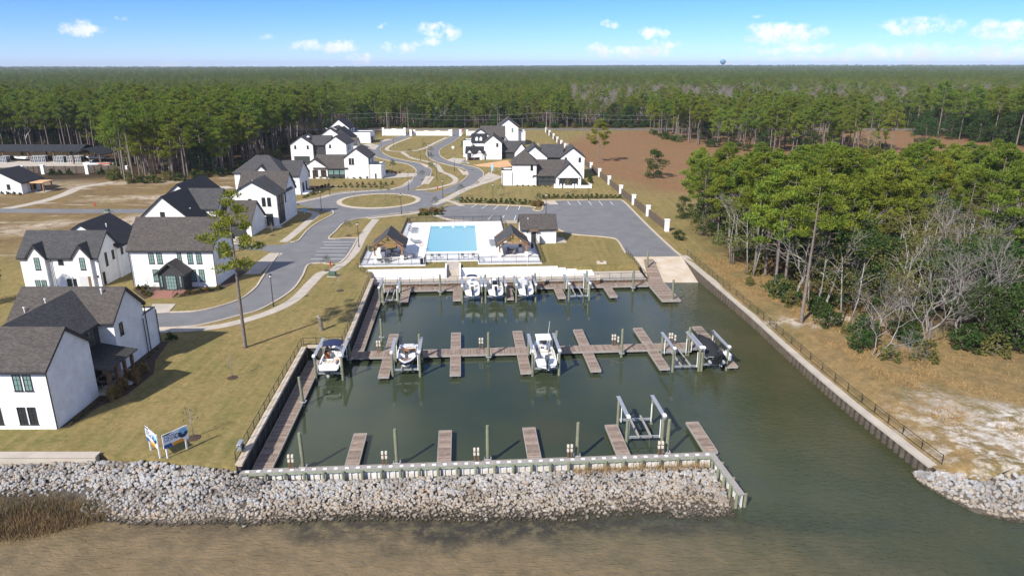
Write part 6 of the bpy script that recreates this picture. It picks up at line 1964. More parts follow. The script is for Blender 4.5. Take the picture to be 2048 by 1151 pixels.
# banks the stones lie on: rows of (x, y_top, z_top, y_toe) along the shore
LEFT = [(-62, 56.2, 1.5, 47.5), (-46, 55.6, 1.5, 49.2), (-38, 55.9, 1.65, 50.2), (-33, 55.8, 1.7, 49.6), (-28, 55.0, 1.7, 49.2), (-24.5, 54.5, 1.45, 49.4)]
FRONT = [(-24.5, 54.5, 1.45, 49.4), (-22, 54.5, .75, 49.2), (-14.5, 54.8, .42, 49.8), (-6, 55.4, .48, 49.8), (3, 56.2, .5, 49.6), (11, 56.8, .5, 50.6), (16, 57.0, .5, 49.9), (18.6, 56.6, .45, 50.4), (19.5, 52.5, .35, 50.9)]
RIGHT = [(37.0, 56.2, .4, 55.0), (38.0, 55.6, .9, 52.8), (39.2, 54.8, 1.15, 50.8), (41.4, 54.2, 1.3, 49.6), (46, 54.0, 1.6, 49.0), (60, 53.4, 1.6, 47.5)]


def bank_mesh(rows, name):
    m = MB()
    m.loft([[(x, yt + .6, zt - .25), (x, yt, zt - .2), (x, (yt + yb) / 2, zt * .55 - .1), (x, yb - .3, -.06), (x, yb - 4, -1.0)] for x, yt, zt, yb in rows])
    obj(name, m, MAT['soil_bank'], kind='structure', recalc=True)


mat('soil_bank', (.06, .052, .042), 1.0, col2=(.12, .1, .075), vscale=1.0)
for nm, rw in (('bank_west', LEFT), ('bank_front', FRONT), ('bank_east', RIGHT)): bank_mesh(rw, nm)


def bank_at(rows, x, t):
    for a, b in zip(rows[:-1], rows[1:]):
        if a[0] <= x <= b[0]:
            k = (x - a[0]) / (b[0] - a[0])
            yt, zt, yb = (a[i] + (b[i] - a[i]) * k for i in (1, 2, 3))
            return yt + (yb - yt) * t, zt * ((1 - t) ** .9) - .02 * t
    return None


ROCKS = []
for rows, dens, big in ((LEFT, 24, 1.0), (FRONT, 27, .97), (RIGHT, 18, 1.15)):
    x0, x1 = rows[0][0], rows[-1][0]
    if rows is LEFT: x0 = -50
    if rows is RIGHT: x1 = 56
    area = sum((b[0] - a[0]) * ((a[1] - a[3]) + (b[1] - b[3])) / 2 for a, b in zip(rows[:-1], rows[1:])) * (x1 - x0) / (rows[-1][0] - rows[0][0])
    for i in range(int(area * dens)):
        x = rs.uniform(x0, x1)
        t = rs.uniform(-.02, 1.06)
        if rows is LEFT and x < -36.5 and t > .5 + .08 * rs.normal(): continue      # reeds grow here
        q = bank_at(rows, min(x, rows[-1][0] - .01), min(max(t, 0), 1))
        if q is None: continue
        y, z = q
        if t > 1: y -= (t - 1) * 8 * rs.rand()
        s = big * (.27 + .42 * rs.beta(1.5, 4)) * (1.15 - .32 * max(t, 0))
        if rs.rand() < .035: s *= 1.5
        if rows is FRONT:
            # keep off the sheet piling
            w = (mar(0, -.75).y + (x + 24.3) * math.tan(ANG))
            if y > w - s * .3: y = w - s * .3 - rs.rand() * .3
            if x > 18.7 and y < 58: x = 18.7 - rs.rand()
        ROCKS.append((x, y, z + rs.uniform(-.06, .1), s, rs.randint(10), rs.rand(3) * 6.28))
for i in range(220):
    x, y = rs.uniform(-34, 19), rs.uniform(48.4, 50.4)
    ROCKS.append((x, y, -.1, rs.uniform(.2, .5), rs.randint(10), rs.rand(3) * 6.28))
ROCKS.sort(key=lambda r: -r[3] / (r[1] ** 2 + r[0] ** 2 + 1296) ** .5 * (1 if abs((r[0]) / (r[1] * .95 + 11) * FPX) < 1000 else .01))
for i, (x, y, z, s, k, a) in enumerate(ROCKS[:300]):
    o = bpy.data.objects.new('rock', RP[k])
    COL.objects.link(o)
    o.location = (x, y, z)
    o.scale = (s, s, s)
    o.rotation_euler = (a[0] * .15, a[1] * .15, a[2])
    if x < -24.5: where = 'below the retaining wall' if x < -37 else 'below the sale signs' if x < -29 else 'at the near end of the west sea wall'
    elif x < 30: where = ('close under the white sheet piles' if y > 53.6 + (x + 24) * .055 else 'half way down below the breakwater' if y > 51.8 else 'at the waterline below the breakwater') + (', left part' if x < -10 else ', middle part' if x < 5 else ', right part')
    else: where = 'at the end of the east sea wall'
    tag(o, 'large pale boulder in the stone bank ' + where, 'rock', 'boulders ' + where)
for m_ in RP: m_.materials.append(MAT['rock_one'])
vv, ff = [], []
base = 0
proto = [(np.array([v.co for v in m_.vertices]), [tuple(p.vertices) for p in m_.polygons]) for m_ in RP]
for (x, y, z, s, k, a) in ROCKS[300:]:
    co, fc = proto[k]
    c, sn = math.cos(a[2]), math.sin(a[2])
    p = co * s
    q = np.stack([p[:, 0] * c - p[:, 1] * sn + x, p[:, 0] * sn + p[:, 1] * c + y, p[:, 2] + p[:, 0] * .2 * math.sin(a[0]) + z], 1)
    vv.append(q)
    ff += [(f[0] + base, f[1] + base, f[2] + base) for f in fc]
    base += len(co)
me = bpy.data.meshes.new('riprap')
me.from_pydata(np.concatenate(vv).tolist(), [], ff)
me.materials.append(MAT['rock_many'])
o = bpy.data.objects.new('riprap', me)
COL.objects.link(o)
tag(o, 'mass of smaller pale stones filling the banks', 'stones', kind='stuff')
# ------------------------------------------------------------------ vegetation prototypes
def cards(puffs, n, L, Wd, rr, up=.35, droop=0.0, flat=.75):
    """leaf-sized blades spread through ellipsoidal clumps; puffs = (centre, radius)"""
    V, A = [], []
    for (c, r) in puffs:
        d = rr.normal(size=(n, 3))
        d /= np.linalg.norm(d, axis=1)[:, None] + 1e-9
        rad = rr.uniform(.25, 1.0, n) ** .6
        p = np.array(c) + d * (rad * r)[:, None] * np.array([1, 1, flat])
        o = d * .8 + np.array([0, 0, up]) + rr.normal(size=(n, 3)) * .55
        o[:, 2] -= droop
        o /= np.linalg.norm(o, axis=1)[:, None]
        s = np.cross(o, rr.normal(size=(n, 3)))
        s /= np.linalg.norm(s, axis=1)[:, None] + 1e-9
        l = (L * rr.uniform(.6, 1.3, n))[:, None]
        w = (Wd * rr.uniform(.7, 1.3, n))[:, None]
        V.append(np.stack([p - o * l * .5, p + s * w * .5, p + o * l * .5, p - s * w * .5], 1).reshape(-1, 3))
        A.append(np.full(n * 4, rr.rand()))
    return np.concatenate(V), np.concatenate(A)


def card_mesh(name, V, A, material):
    n = len(V) // 4
    me = bpy.data.meshes.new(name)
    me.vertices.add(len(V))
    me.vertices.foreach_set('co', V.astype(np.float32).ravel())
    me.loops.add(n * 4)
    me.loops.foreach_set('vertex_index', np.arange(n * 4, dtype=np.int32))
    me.polygons.add(n)
    me.polygons.foreach_set('loop_start', np.arange(0, n * 4, 4, dtype=np.int32))
    me.update(calc_edges=True)
    at_ = me.attributes.new('puff', 'FLOAT', 'POINT')
    at_.data.foreach_set('value', A.astype(np.float32))
    me.materials.append(MAT[material])
    return me


def pine(seed, H, start, Rc, nb=20, material='pine_needles', n=70, L=.6, Wd=.17):
    rr = np.random.RandomState(seed)
    sway = rr.normal(size=2) * .35
    trunk = lambda t: Vector((sway[0] * math.sin(t * 2.2) * t * 1.2, sway[1] * math.sin(t * 2.6) * t * 1.2, H * t))
    m = MB()
    ts = [0, .02, .2, .4, .6, .8, .97]
    r0 = .011 * H + .02
    m.tube([trunk(t) - Vector((0, 0, .2 if t == 0 else 0)) for t in ts], [r0 * 1.35, r0 * 1.05, r0 * .9, r0 * .75, r0 * .55, r0 * .3, .02], 7)
    puffs = []
    for i in range(nb):
        u = (i + rr.rand()) / nb
        t = start + (1 - start) * u * .97
        prof = (1 - u) ** .55 * (.55 + .45 * min(1, u / .3))
        ln = Rc * (prof * rr.uniform(.65, 1.15) + .12)
        a = i * 2.4 + rr.normal() * .4
        p = trunk(t)
        e = p + Vector((math.cos(a) * ln, math.sin(a) * ln, ln * rr.uniform(.05, .45)))
        mid = p.lerp(e, .55) + Vector((0, 0, -.1 * ln + rr.normal() * .1))
        m.tube([p, mid, e], [max(.03, .05 * r0 * 6 * (1 - u)), .04, .015], 4, False)
        pr = .6 + .15 * ln * rr.uniform(.7, 1.2)
        puffs.append((e, pr))
        if ln > 1.3: puffs.append((p.lerp(e, .6) + Vector((rr.normal() * .4, rr.normal() * .4, .25)), pr * .85))
        if ln > 2.2:
            puffs.append((e + Vector((rr.normal() * .7, rr.normal() * .7, rr.uniform(0, .5))), pr * .75))
    puffs.append((trunk(.99), .7))
    for i in range(4):           # dead stubs below the crown
        t = start * rr.uniform(.45, .95)
        a = rr.rand() * 6.28
        p = trunk(t)
        m.tube([p, p + Vector((math.cos(a), math.sin(a), .25)) * rr.uniform(.5, 1.4)], [.035, .012], 3, False)
    V, A = cards(puffs, n, L, Wd, rr, .6, 0, .62)
    return mesh('trunk', m.v, m.f, MAT['bark'], False), card_mesh('crown', V, A, material)


def broad(seed, H, start, Rc, material, n=46, np_=46, L=.42, Wd=.26, bark='bark', stems=1, lean=0.0, rough_=.35):
    rr = np.random.RandomState(seed)
    m = MB()
    puffs = []
    for s in range(stems):
        bx, by = (rr.normal(size=2) * .5) if stems > 1 else (0, 0)
        top = Vector((bx * 3 + lean, by * 3, H * .8))
        b = Vector((bx, by, -.2))
        q = b.lerp(top, .5) + Vector((rr.normal() * .4, rr.normal() * .4, 0))
        r0 = .012 * H + .03
        m.tube([b, q, top], [r0 * (1 if stems == 1 else .6), r0 * .6, .03], 6)
        for i in range(np_ // stems):
            u = rr.rand()
            z = start * H + (1 - start) * H * u
            prof = math.sin(math.pi * (.12 + .82 * u)) ** .7
            a = rr.rand() * 6.28
            r = Rc * prof * math.sqrt(rr.uniform(.12, 1)) * rr.uniform(.8, 1.15)
            ax = b.lerp(top, min(1, z / (H * .8)))
            c = Vector((ax.x + r * math.cos(a), ax.y + r * math.sin(a), z))
            puffs.append((c, rr.uniform(.5, 1.0) * Rc * .3 + .15))
            if i % 3 == 0:
                st_ = b.lerp(top, max(.15, min(.9, (z - r * .5) / (H * .8))))
                m.tube([st_, st_.lerp(c, .5) + Vector((0, 0, .15 * r)), c], [.05, .035, .012], 4, False)
    V, A = cards(puffs, n, L, Wd, rr, .3)
    return mesh('trunk', m.v, m.f, MAT[bark], False), card_mesh('crown', V, A, material)


def bare(seed, H, spread=.5, depth=5, bark='bark_pale', stems=1, r0=None):
    rr = np.random.RandomState(seed)
    m, tw = MB(), MB()

    def grow(p, d, ln, r, k):
        q = p + d * ln * .5 + Vector(rr.normal(size=3)) * ln * .05
        e = p + d * ln + Vector(rr.normal(size=3)) * ln * .08
        (m if k < 3 else tw).tube([p, q, e], [r, r * .85, r * .68], 5 if k < 2 else 3, False)
        if k >= depth: return
        nb = 3 if rr.rand() < (.55 if k else .4) else 2
        for i in range(nb):
            nd_ = (d + Vector(rr.normal(size=3)) * spread + Vector((0, 0, .12))).normalized()
            grow(e, nd_, ln * rr.uniform(.6, .85), r * .64, k + 1)
        if k > 0 and rr.rand() < .6:
            nd_ = (d + Vector(rr.normal(size=3)) * spread * 1.4).normalized()
            grow(q, nd_, ln * .55, r * .45, k + 2)

    for s in range(stems):
        d = Vector((rr.normal() * .15 * (stems > 1) * 2, rr.normal() * .15 * (stems > 1) * 2, 1)).normalized()
        grow(Vector((rr.normal() * .3 * (stems > 1), rr.normal() * .3 * (stems > 1), -.2)), d, H * .3, (r0 or .012 * H + .03) * (1 if stems == 1 else .7), 0)
    return mesh('trunk', m.v, m.f, MAT[bark], False), mesh('branches', tw.v, tw.f, MAT['twig'], False)


PROTO = {}
PROTO['pine0'] = pine(1, 21, .55, 4.3, 20)
PROTO['pine1'] = pine(2, 19, .45, 4.6, 22)
PROTO['pine2'] = pine(3, 23, .62, 4.0, 18)
PROTO['pine3'] = pine(4, 17, .35, 4.2, 24, 'pine_bright')
PROTO['pine4'] = pine(5, 20, .5, 4.8, 22, 'pine_bright')
PROTO['pine5'] = pine(6, 22, .58, 4.2, 18)
PROTO['pine6'] = pine(7, 21, .42, 4.6, 30, 'pine_needles', 80, .58, .17)
PROTO['pine7'] = pine(8, 19, .36, 4.9, 32, 'pine_bright', 80, .58, .17)
PROTO['oak0'] = broad(11, 11, .12, 5.0, 'oak_leaves', 60, 60)
PROTO['oak1'] = broad(12, 9, .08, 4.2, 'oak_leaves', 60, 50)
PROTO['olive0'] = broad(13, 12, .3, 3.8, 'olive_leaves', 26, 44, .34, .2, 'bark_pale', 3)
PROTO['olive1'] = broad(14, 14, .35, 4.2, 'olive_leaves', 22, 50, .34, .2, 'bark_pale', 2)
PROTO['rust0'] = broad(15, 14, .3, 4.5, 'rust_leaves', 20, 40, .34, .2, 'bark_pale', 1)
PROTO['bare0'] = bare(21, 15, .42, 5)
PROTO['bare1'] = bare(22, 13, .5, 5, stems=2)
PROTO['bare2'] = bare(23, 16, .36, 5)
PROTO['bare3'] = bare(24, 9, .55, 6, stems=2)
PROTO['bush0'] = broad(16, 2.6, .02, 1.7, 'oak_leaves', 40, 22, .3, .2)
PROTO['bush1'] = broad(17, 2.2, .02, 1.5, 'olive_leaves', 34, 20, .3, .18)
KIND = {'pine': ('pine_tree', 'pine'), 'oak': ('evergreen_tree', 'tree'), 'oliv': ('scrub_tree', 'tree'), 'rust': ('russet_tree', 'tree'), 'bare': ('bare_tree', 'tree'), 'bush': ('wild_bush', 'bush')}


def tree(key, x, y, s, label, group=None, rz=None, name=None, z=GZ, tilt=None):
    nm, cat = KIND[key[:4] if key[:3] != 'oak' else 'oak']
    t = thing(name or nm, label, cat, (x, y, z), 0, group)
    t.scale = (s, s, s) if not isinstance(s, tuple) else s
    t.rotation_euler = (tilt or 0, 0, random.uniform(0, 6.28) if rz is None else rz)
    for me_, pn in zip(PROTO[key], ('trunk', 'crown')):
        o_ = bpy.data.objects.new(pn, me_)
        COL.objects.link(o_)
        o_.parent = t
    return t


def inside(poly, x, y):
    c = False
    n = len(poly)
    for i in range(n):
        (x0, y0), (x1, y1) = poly[i], poly[(i + 1) % n]
        if (y0 > y) != (y1 > y) and x < (x1 - x0) * (y - y0) / (y1 - y0) + x0: c = not c
    return c


WEST = [(-420, 286), (-182, 286), (-152, 282), (-145, 264), (-135, 242), (-127, 220), (-113, 211), (-102, 216), (-92, 232), (-90, 262), (-96, 300), (-100, 345), (-92, 370), (-90, 394), (-420, 394)]
EAST = [(43, 172), (40.5, 150), (39.8, 125), (40.8, 103), (41, 95), (45.5, 90), (46.5, 83), (56, 81), (75, 82), (140, 84), (150, 168), (120, 176), (85, 176), (60, 180)]
MID = [(74, 388), (74, 345), (86, 312), (102, 292), (130, 276), (158, 290), (160, 388)]
FARE = [(232, 388), (205, 372), (215, 318), (240, 290), (400, 290), (400, 388)]
rt = np.random.RandomState(5)
PTS = []          # x, y, key, scale, group


def fill(poly, step, mix, group, srange=(.8, 1.15), hfun=None):
    xs, ys = [p[0] for p in poly], [p[1] for p in poly]
    keys, w = zip(*mix)
    w = np.array(w) / sum(w)
    yy = min(ys)
    while yy < max(ys):
        xx = min(xs)
        while xx < max(xs):
            x, y = xx + rt.uniform(-.48, .48) * step, yy + rt.uniform(-.48, .48) * step
            if inside(poly, x, y):
                k = keys[rt.choice(len(keys), p=w)]
                s = rt.uniform(*srange)
                if hfun: s *= hfun(x, y)
                PTS.append((x, y, k, s, group))
            xx += step
        yy += step


PM = [('pine0', 2), ('pine1', 2), ('pine2', 2), ('pine3', 1.2), ('pine4', 1.5), ('pine5', 2)]
fill(WEST, 5.6, PM + [('oak1', .5), ('bare2', .4), ('olive1', .4), ('rust0', .15)], 'forest west of the street')
EPINE = [(43, 172), (40.5, 150), (39.8, 125), (40.8, 104), (47, 100), (56, 112), (80, 128), (150, 132), (165, 176), (120, 178), (85, 178), (60, 178)]
ELOW = [(41.5, 103), (41.5, 96), (46, 91), (47, 84), (56, 82), (75, 83), (140, 85), (140, 131), (80, 127), (56, 111), (47, 99)]
fill(EPINE, 5.4, [('pine6', 2.2), ('pine7', 2.2), ('pine1', .8), ('oak0', .7), ('olive1', .5), ('bare2', .35), ('bush0', .4)], 'east woods', (.72, 1.04), lambda x, y: 1.0 - .2 * min(1, max(0, (y - 118) / 55)))
fill(ELOW, 4.7, [('pine6', .12), ('oak0', 1.3), ('oak1', .7), ('olive0', 2.0), ('olive1', 1.3), ('bare0', 1.1), ('bare1', 1.6), ('bare3', 1.3), ('bush0', .7), ('bush1', .7)], 'east woods', (.75, 1.08))
fill(MID, 6.2, PM + [('oak0', .8), ('bare0', .6), ('olive1', .6), ('bush0', .8)], 'wood between the fields', (.72, 1.0))
fill(FARE, 7.0, [('oak0', 3), ('pine1', 1), ('pine0', 1), ('oak1', 1)], 'wood at the far right', (1.0, 1.35))
# understory along the edges
for poly, n in ((WEST, 150), (EAST, 60), (MID, 60)):
    for i in range(n):
        k = rt.randint(len(poly))
        (x0, y0), (x1, y1) = poly[k], poly[(k + 1) % len(poly)]
        t = rt.rand()
        x, y = x0 + (x1 - x0) * t + rt.normal() * 1.5, y0 + (y1 - y0) * t + abs(rt.normal()) * 3
        if poly is EAST and (x < 41 or y < 82 or y > 160): continue
        PTS.append((x, y, ('bush0', 'bush1')[rt.randint(2)], rt.uniform(.6, 1.3), 'undergrowth'))
for i in range(420):
    PTS.append((rt.uniform(-330, 330), 411 + abs(rt.normal()) * 6, ('bush0', 'bush1', 'oak1')[rt.choice(3, p=(.5, .35, .15))], rt.uniform(.7, 1.5), 'undergrowth'))
# beyond the road, to the horizon: density falls with distance
y = 413.0
while y < 6500:
    step = 6.3 if y < 700 else 6.3 * (y / 700) ** .95
    half = y * .80 + 30
    n = int(2 * half / step)
    for i in range(n):
        x = -half + (i + rt.rand()) * step
        yy = y + rt.uniform(-.5, .5) * step
        grey = (math.sin(x * .006 + 1.0) + math.sin(yy * .011 + x * .004)) * .5
        rgt = x / yy
        pb = .1 + (.58 if .08 < rgt < .7 and 430 < yy < 900 else 0) + (.12 * grey if yy < 1500 else 0)
        if yy > 1400: pb *= .3
        r = rt.rand()
        if r < pb: k = ('bare0', 'bare1', 'bare2', 'rust0')[rt.choice(4, p=(.33, .2, .33, .14))]
        elif r < pb + .08: k = ('oak0', 'olive1')[rt.randint(2)]
        elif 480 < yy < 1000 and rt.rand() < .55 + .3 * math.sin(x * .008 + yy * .004): k = ('pine3', 'pine4', 'pine7')[rt.randint(3)]
        else: k = 'pine%d' % rt.randint(6)
        s = rt.uniform(.55, 1.08) * (.9 if k[:4] == 'pine' else 1.1)
        if yy > 700: s *= 1.0 + .25 * min(1, (yy - 700) / 2000)
        PTS.append((x, yy, k, s, 'forest beyond the road'))
    y += step * .9


def vis(p):
    x, y = p[0], p[1]
    if p[2][:4] == 'bush' or p[4] == 'undergrowth': return 1e9
    off = abs(x / (y * .953 + 10) * FPX)
    d = math.hypot(x, y)
    if off > 1120: d += 5000
    # an edge tree shows far more than one buried in the wood
    if p[4] == 'forest west of the street' and not all(inside(WEST, x + dx, y - 9) for dx in (-3, 3)): d *= .6
    if p[4] == 'east woods' and not (inside(EAST, x - 7, y - 4) and inside(EAST, x + 3, y - 8)): d *= .6
    return d


order = sorted(range(len(PTS)), key=lambda i: vis(PTS[i]))
ADJ = {'pine': ('tall green pine', 'pine tree'), 'oak': ('dark round evergreen', ''), 'oliv': ('thin olive-green tree', ''), 'rust': ('russet-leaved tree', ''), 'bare': ('leafless grey tree', ''), 'bush': ('low bush', '')}
WHERE = {'forest west of the street': 'in the forest edge left of the houses', 'east woods': 'in the woods along the east bank', 'wood between the fields': 'in the wood beyond the reddish field', 'wood at the far right': 'in the dark wood at far right', 'forest beyond the road': 'in the forest beyond the far road', 'undergrowth': 'at the forest edge'}
NI = 285
for i in order[:NI]:
    x, y, k, s, g_ = PTS[i]
    kk = 'oak' if k[:3] == 'oak' else k[:4]
    w_ = WHERE[g_]
    if g_ == 'forest west of the street': w_ = 'in the forest ' + ('behind the long carport' if x < -146 else 'clump nearest the empty lots' if y < 246 and x < -108 else 'edge beside the hipped-roof house' if y < 246 else 'behind the empty lots' if x < -112 else 'behind the twin-gabled house')
    if g_ == 'east woods': w_ = ('on the left edge of the east woods facing the field fence' if x < 50 and y > 104 else 'at the front of the east woods above the sea wall' if y < 96 and x < 62 else 'at the front right of the east woods' if y < 96 else 'in the middle of the east woods' if y < 128 else 'at the back of the east woods before the reddish field')
    tree(k, x, y, s, ADJ[kk][0] + ' ' + w_, KIND[kk][0].replace('_', ' ') + 's ' + w_)
rest = [PTS[i] for i in order[NI:]]
# the rest of the forest: one object, points carrying the same trees
keys = sorted(PROTO)
print('forest points', len(rest))
me = bpy.data.meshes.new('forest')
me.vertices.add(len(rest))
me.vertices.foreach_set('co', np.array([(p[0], p[1], GZ - .05 + (max(0, p[1] - 2500) * .004 * (1.0 + .5 * math.tanh(p[0] / 1500)))) for p in rest], np.float32).ravel())
for nm_, typ, dat in (('kind', 'INT', [keys.index(p[2]) for p in rest]), ('size', 'FLOAT', [p[3] for p in rest]), ('turn', 'FLOAT', rt.uniform(0, 6.28, len(rest)))):
    a_ = me.attributes.new(nm_, typ, 'POINT')
    a_.data.foreach_set('value', np.array(dat, np.int32 if typ == 'INT' else np.float32))
fo = bpy.data.objects.new('forest', me)
COL.objects.link(fo)
tag(fo, 'wide pine forest running to the horizon behind the houses', 'forest', kind='stuff')
ng = bpy.data.node_groups.new('forest_scatter', 'GeometryNodeTree')
ng.interface.new_socket('Geometry', in_out='INPUT', socket_type='NodeSocketGeometry')
ng.interface.new_socket('Geometry', in_out='OUTPUT', socket_type='NodeSocketGeometry')
gi, go = ng.nodes.new('NodeGroupInput'), ng.nodes.new('NodeGroupOutput')
jn = ng.nodes.new('GeometryNodeJoinGeometry')
def attr(nm_, typ):
    n_ = ng.nodes.new('GeometryNodeInputNamedAttribute')
    n_.data_type = typ
    n_.inputs[0].default_value = nm_
    return n_.outputs[0]
ak, as_, ar = attr('kind', 'INT'), attr('size', 'FLOAT'), attr('turn', 'FLOAT')
rot = ng.nodes.new('ShaderNodeCombineXYZ')
ng.links.new(ar, rot.inputs[2])
# each kind is instanced from a tree that stands in the scene
stand = {}
for o_ in COL.objects:
    if o_.type == 'MESH' and o_.parent is not None:
        stand.setdefault(o_.data.name, o_)
for i, k in enumerate(keys):
    srcs = []
    for me_ in PROTO[k]:
        if me_.name in stand: srcs.append(stand[me_.name])
    if len(srcs) < 2:
        t_ = tree(k, 88 + 3 * i, 130, .8, ADJ['oak' if k[:3] == 'oak' else k[:4]][0] + ' deep in the woods along the east bank', 'single trees deep in the east woods')
        srcs = list(t_.children)
    cmp_ = ng.nodes.new('FunctionNodeCompare')
    cmp_.data_type = 'INT'
    cmp_.operation = 'EQUAL'
    ng.links.new(ak, cmp_.inputs[2])
    cmp_.inputs[3].default_value = i
    j2 = ng.nodes.new('GeometryNodeJoinGeometry')
    for s_ in srcs:
        oi_ = ng.nodes.new('GeometryNodeObjectInfo')
        oi_.transform_space = 'ORIGINAL'
        oi_.inputs['Object'].default_value = s_
        ng.links.new(oi_.outputs['Geometry'], j2.inputs[0])
    ip = ng.nodes.new('GeometryNodeInstanceOnPoints')
    ng.links.new(gi.outputs[0], ip.inputs['Points'])
    ng.links.new(cmp_.outputs[0], ip.inputs['Selection'])
    g2 = ng.nodes.new('GeometryNodeGeometryToInstance')
    ng.links.new(j2.outputs[0], g2.inputs[0])
    ng.links.new(j2.outputs[0], ip.inputs['Instance'])
    ng.links.new(as_, ip.inputs['Scale'])
    ng.links.new(rot.outputs[0], ip.inputs['Rotation'])
    ng.links.new(ip.outputs[0], jn.inputs[0])
    ng.nodes.remove(g2)
ng.links.new(jn.outputs[0], go.inputs[0])
md = fo.modifiers.new('scatter', 'NODES')
md.node_group = ng

# far canopy closing the horizon
rows = []
ny, nx = 26, 150
m = MB()
rr = np.random.RandomState(3)
hn = rr.uniform(0, 1, (ny, nx))
for j in range(ny):
    yy = 4200 + 5800 * (j / (ny - 1)) ** 1.3
    row = []
    for i in range(nx):
        xx = (-1 + 2 * i / (nx - 1)) * yy * .85
        ridge = 6 * math.sin(xx * .0007 + 1) + 9 * math.tanh(xx / 1800)
        row.append((xx, yy, GZ + 13 + 5 * hn[j, i] + (yy - 4200) * .0028 + ridge * (j / (ny - 1))))
    rows.append(row)
m.loft(rows)
m.loft([[(p[0], p[1], GZ) for p in rows[0]], rows[0]])
mat('far_canopy', (.05, .075, .03), 1.0, col2=(.025, .04, .02), vscale=.01, bump=.8, bscale=.03)
obj('far_forest_canopy', m, MAT['far_canopy'], kind='stuff', recalc=True)

# ------------------------------------------------------------------ single trees
tree('pine1', -33.8, 82.3, 1.02, 'lone tall pine leaning over the lawn between street and west sea wall', name='lone_pine')
PROTO['lone'] = pine(31, 19.8, .5, 3.3, 19, 'pine_bright', 60, .55, .16)
t_ = [o_ for o_ in COL.objects if o_.name.startswith('lone_pine')][0]
t_.scale = (1, 1, 1)
for c_, me_ in zip(t_.children, PROTO['lone']): c_.data = me_
p = at(12, 606)
tree('oak1', p.x - 2.2, p.y - 1.0, (.58, .58, 1.1), 'dark evergreen tree at the left edge beside the dormered house')
p = at(1197, 326); tree('pine3', p.x, p.y, .92, 'single pine standing in the reddish field beyond the east fence')
p = at(1306, 356); tree('oak1', p.x, p.y, .95, 'round bushy tree alone at the near edge of the reddish field')
for px, k, s, lab in (((1403, 470), 'pine1', .82, 'slim pine at the left tip of the east woods, above the last white pillar'), ((1365, 437), 'oak1', .55, 'small dense evergreen just behind the last white pillar'), ((1466, 528), 'olive0', .95, 'leaning pale-trunked tree beside the boat ramp'), ((1508, 552), 'pine0', .98, 'tall straight pine first from the left at the wood edge'), ((1530, 550), 'pine2', .9, 'tall straight pine second from the left at the wood edge'),
                      ((1567, 590), 'pine4', .95, 'bushy pine standing forward of the east woods'), ((1602, 645), 'pine5', .93, 'tallest near pine standing forward on the east bank'), ((1690, 655), 'olive1', .85, 'pale multi-stemmed tree at the front of the east woods'), ((1752, 712), 'bare3', 1.0, 'forked leafless pale tree leaning over the east bank'), ((1845, 690), 'bare1', .8, 'leafless pale tree behind the forked one'), ((1475, 505), 'bare2', .85, 'leafless grey tree at the left tip of the east woods'), ((1950, 690), 'oak0', .75, 'dark evergreen at the front right of the east woods'), ((2030, 700), 'oak1', .9, 'dark evergreen at the right edge of the photograph'), ((1800, 668), 'olive0', .85, 'olive-green thin tree near the forked bare tree'),
                      ((1845, 292), 'oak0', 1.15, 'dark round evergreen standing in the far field')):
    p = at(*px)
    tree(k, p.x, p.y, s, lab)
for px, k, s, lab in (((1357, 480), 'bush0', .8, 'low green bush beside the last white pillar'), ((1715, 700), 'bush0', .9, 'green bush at the front of the east woods'), ((1780, 720), 'bush1', .9, 'olive bush at the foot of the forked bare tree'), ((1850, 722), 'bush1', 1.1, 'olive bush between the bare trees'), ((1930, 700), 'bush0', 1.2, 'broad dark bush at the right of the east bank'), ((1990, 712), 'bush1', 1.2, 'low olive bush near the right edge'), ((1590, 600), 'bush0', .7, 'low bush between the forward pines'), ((1500, 570), 'bush1', .6, 'small bush under the straight pines')):
    p = at(*px)
    tree(k, p.x, p.y, s, lab)


# ------------------------------------------------------------------ young trees with mulch rings
def sapling(seed, H, R0, material, n, leafy=True, bark='bark_pale'):
    rr = np.random.RandomState(seed)
    m = MB()
    m.tube([(0, 0, -.1), (.03, 0, H * .5), (0, .03, H)], [.05, .04, .012], 6)
    puffs = []
    for i in range(10):
        t = .35 + .6 * i / 10
        a = i * 2.4
        ln = R0 * (1.1 - t) * 1.3
        e = Vector((math.cos(a) * ln, math.sin(a) * ln, H * t + ln * .8))
        m.tube([(0, 0, H * t), tuple(e)], [.02, .008], 4, False)
        for k in range(2): m.tube([tuple(e * .7 + Vector((0, 0, H * t * .3))), tuple(e + Vector(rr.normal(size=3)) * .25)], [.01, .005], 3, False)
        puffs.append((e, .22 + R0 * .22))
    tr = mesh('trunk', m.v, m.f, MAT[bark], False)
    if not leafy: n = 3
    V, A = cards(puffs, n, .2, .1, rr, .3)
    return tr, card_mesh('crown', V, A, material)


SAP = {'green': sapling(1, 3.4, 1.1, 'shrub_leaves', 26), 'bare': sapling(2, 3.6, 1.0, 'rust_leaves', 3, False), 'gold': sapling(3, 4.0, 1.1, 'olive_leaves', 30), 'cone': sapling(4, 3.4, .8, 'shrub_leaves', 44)}


def young(key, x, y, s, label, group=None):
    t = thing('young_tree', label, 'tree', (x, y, GZ), random.uniform(0, 6), group)
    t.scale = (s, s, s)
    for me_, pn in zip(SAP[key], ('trunk', 'crown')):
        o_ = bpy.data.objects.new(pn, me_)
        COL.objects.link(o_)
        o_.parent = t
    m = MB().tube([(0, 0, .0), (0, 0, .06), (0, 0, .1)], [.75, .65, .2], 12)
    obj('mulch_ring', m, MAT['soil_mulch'], t, world=False)


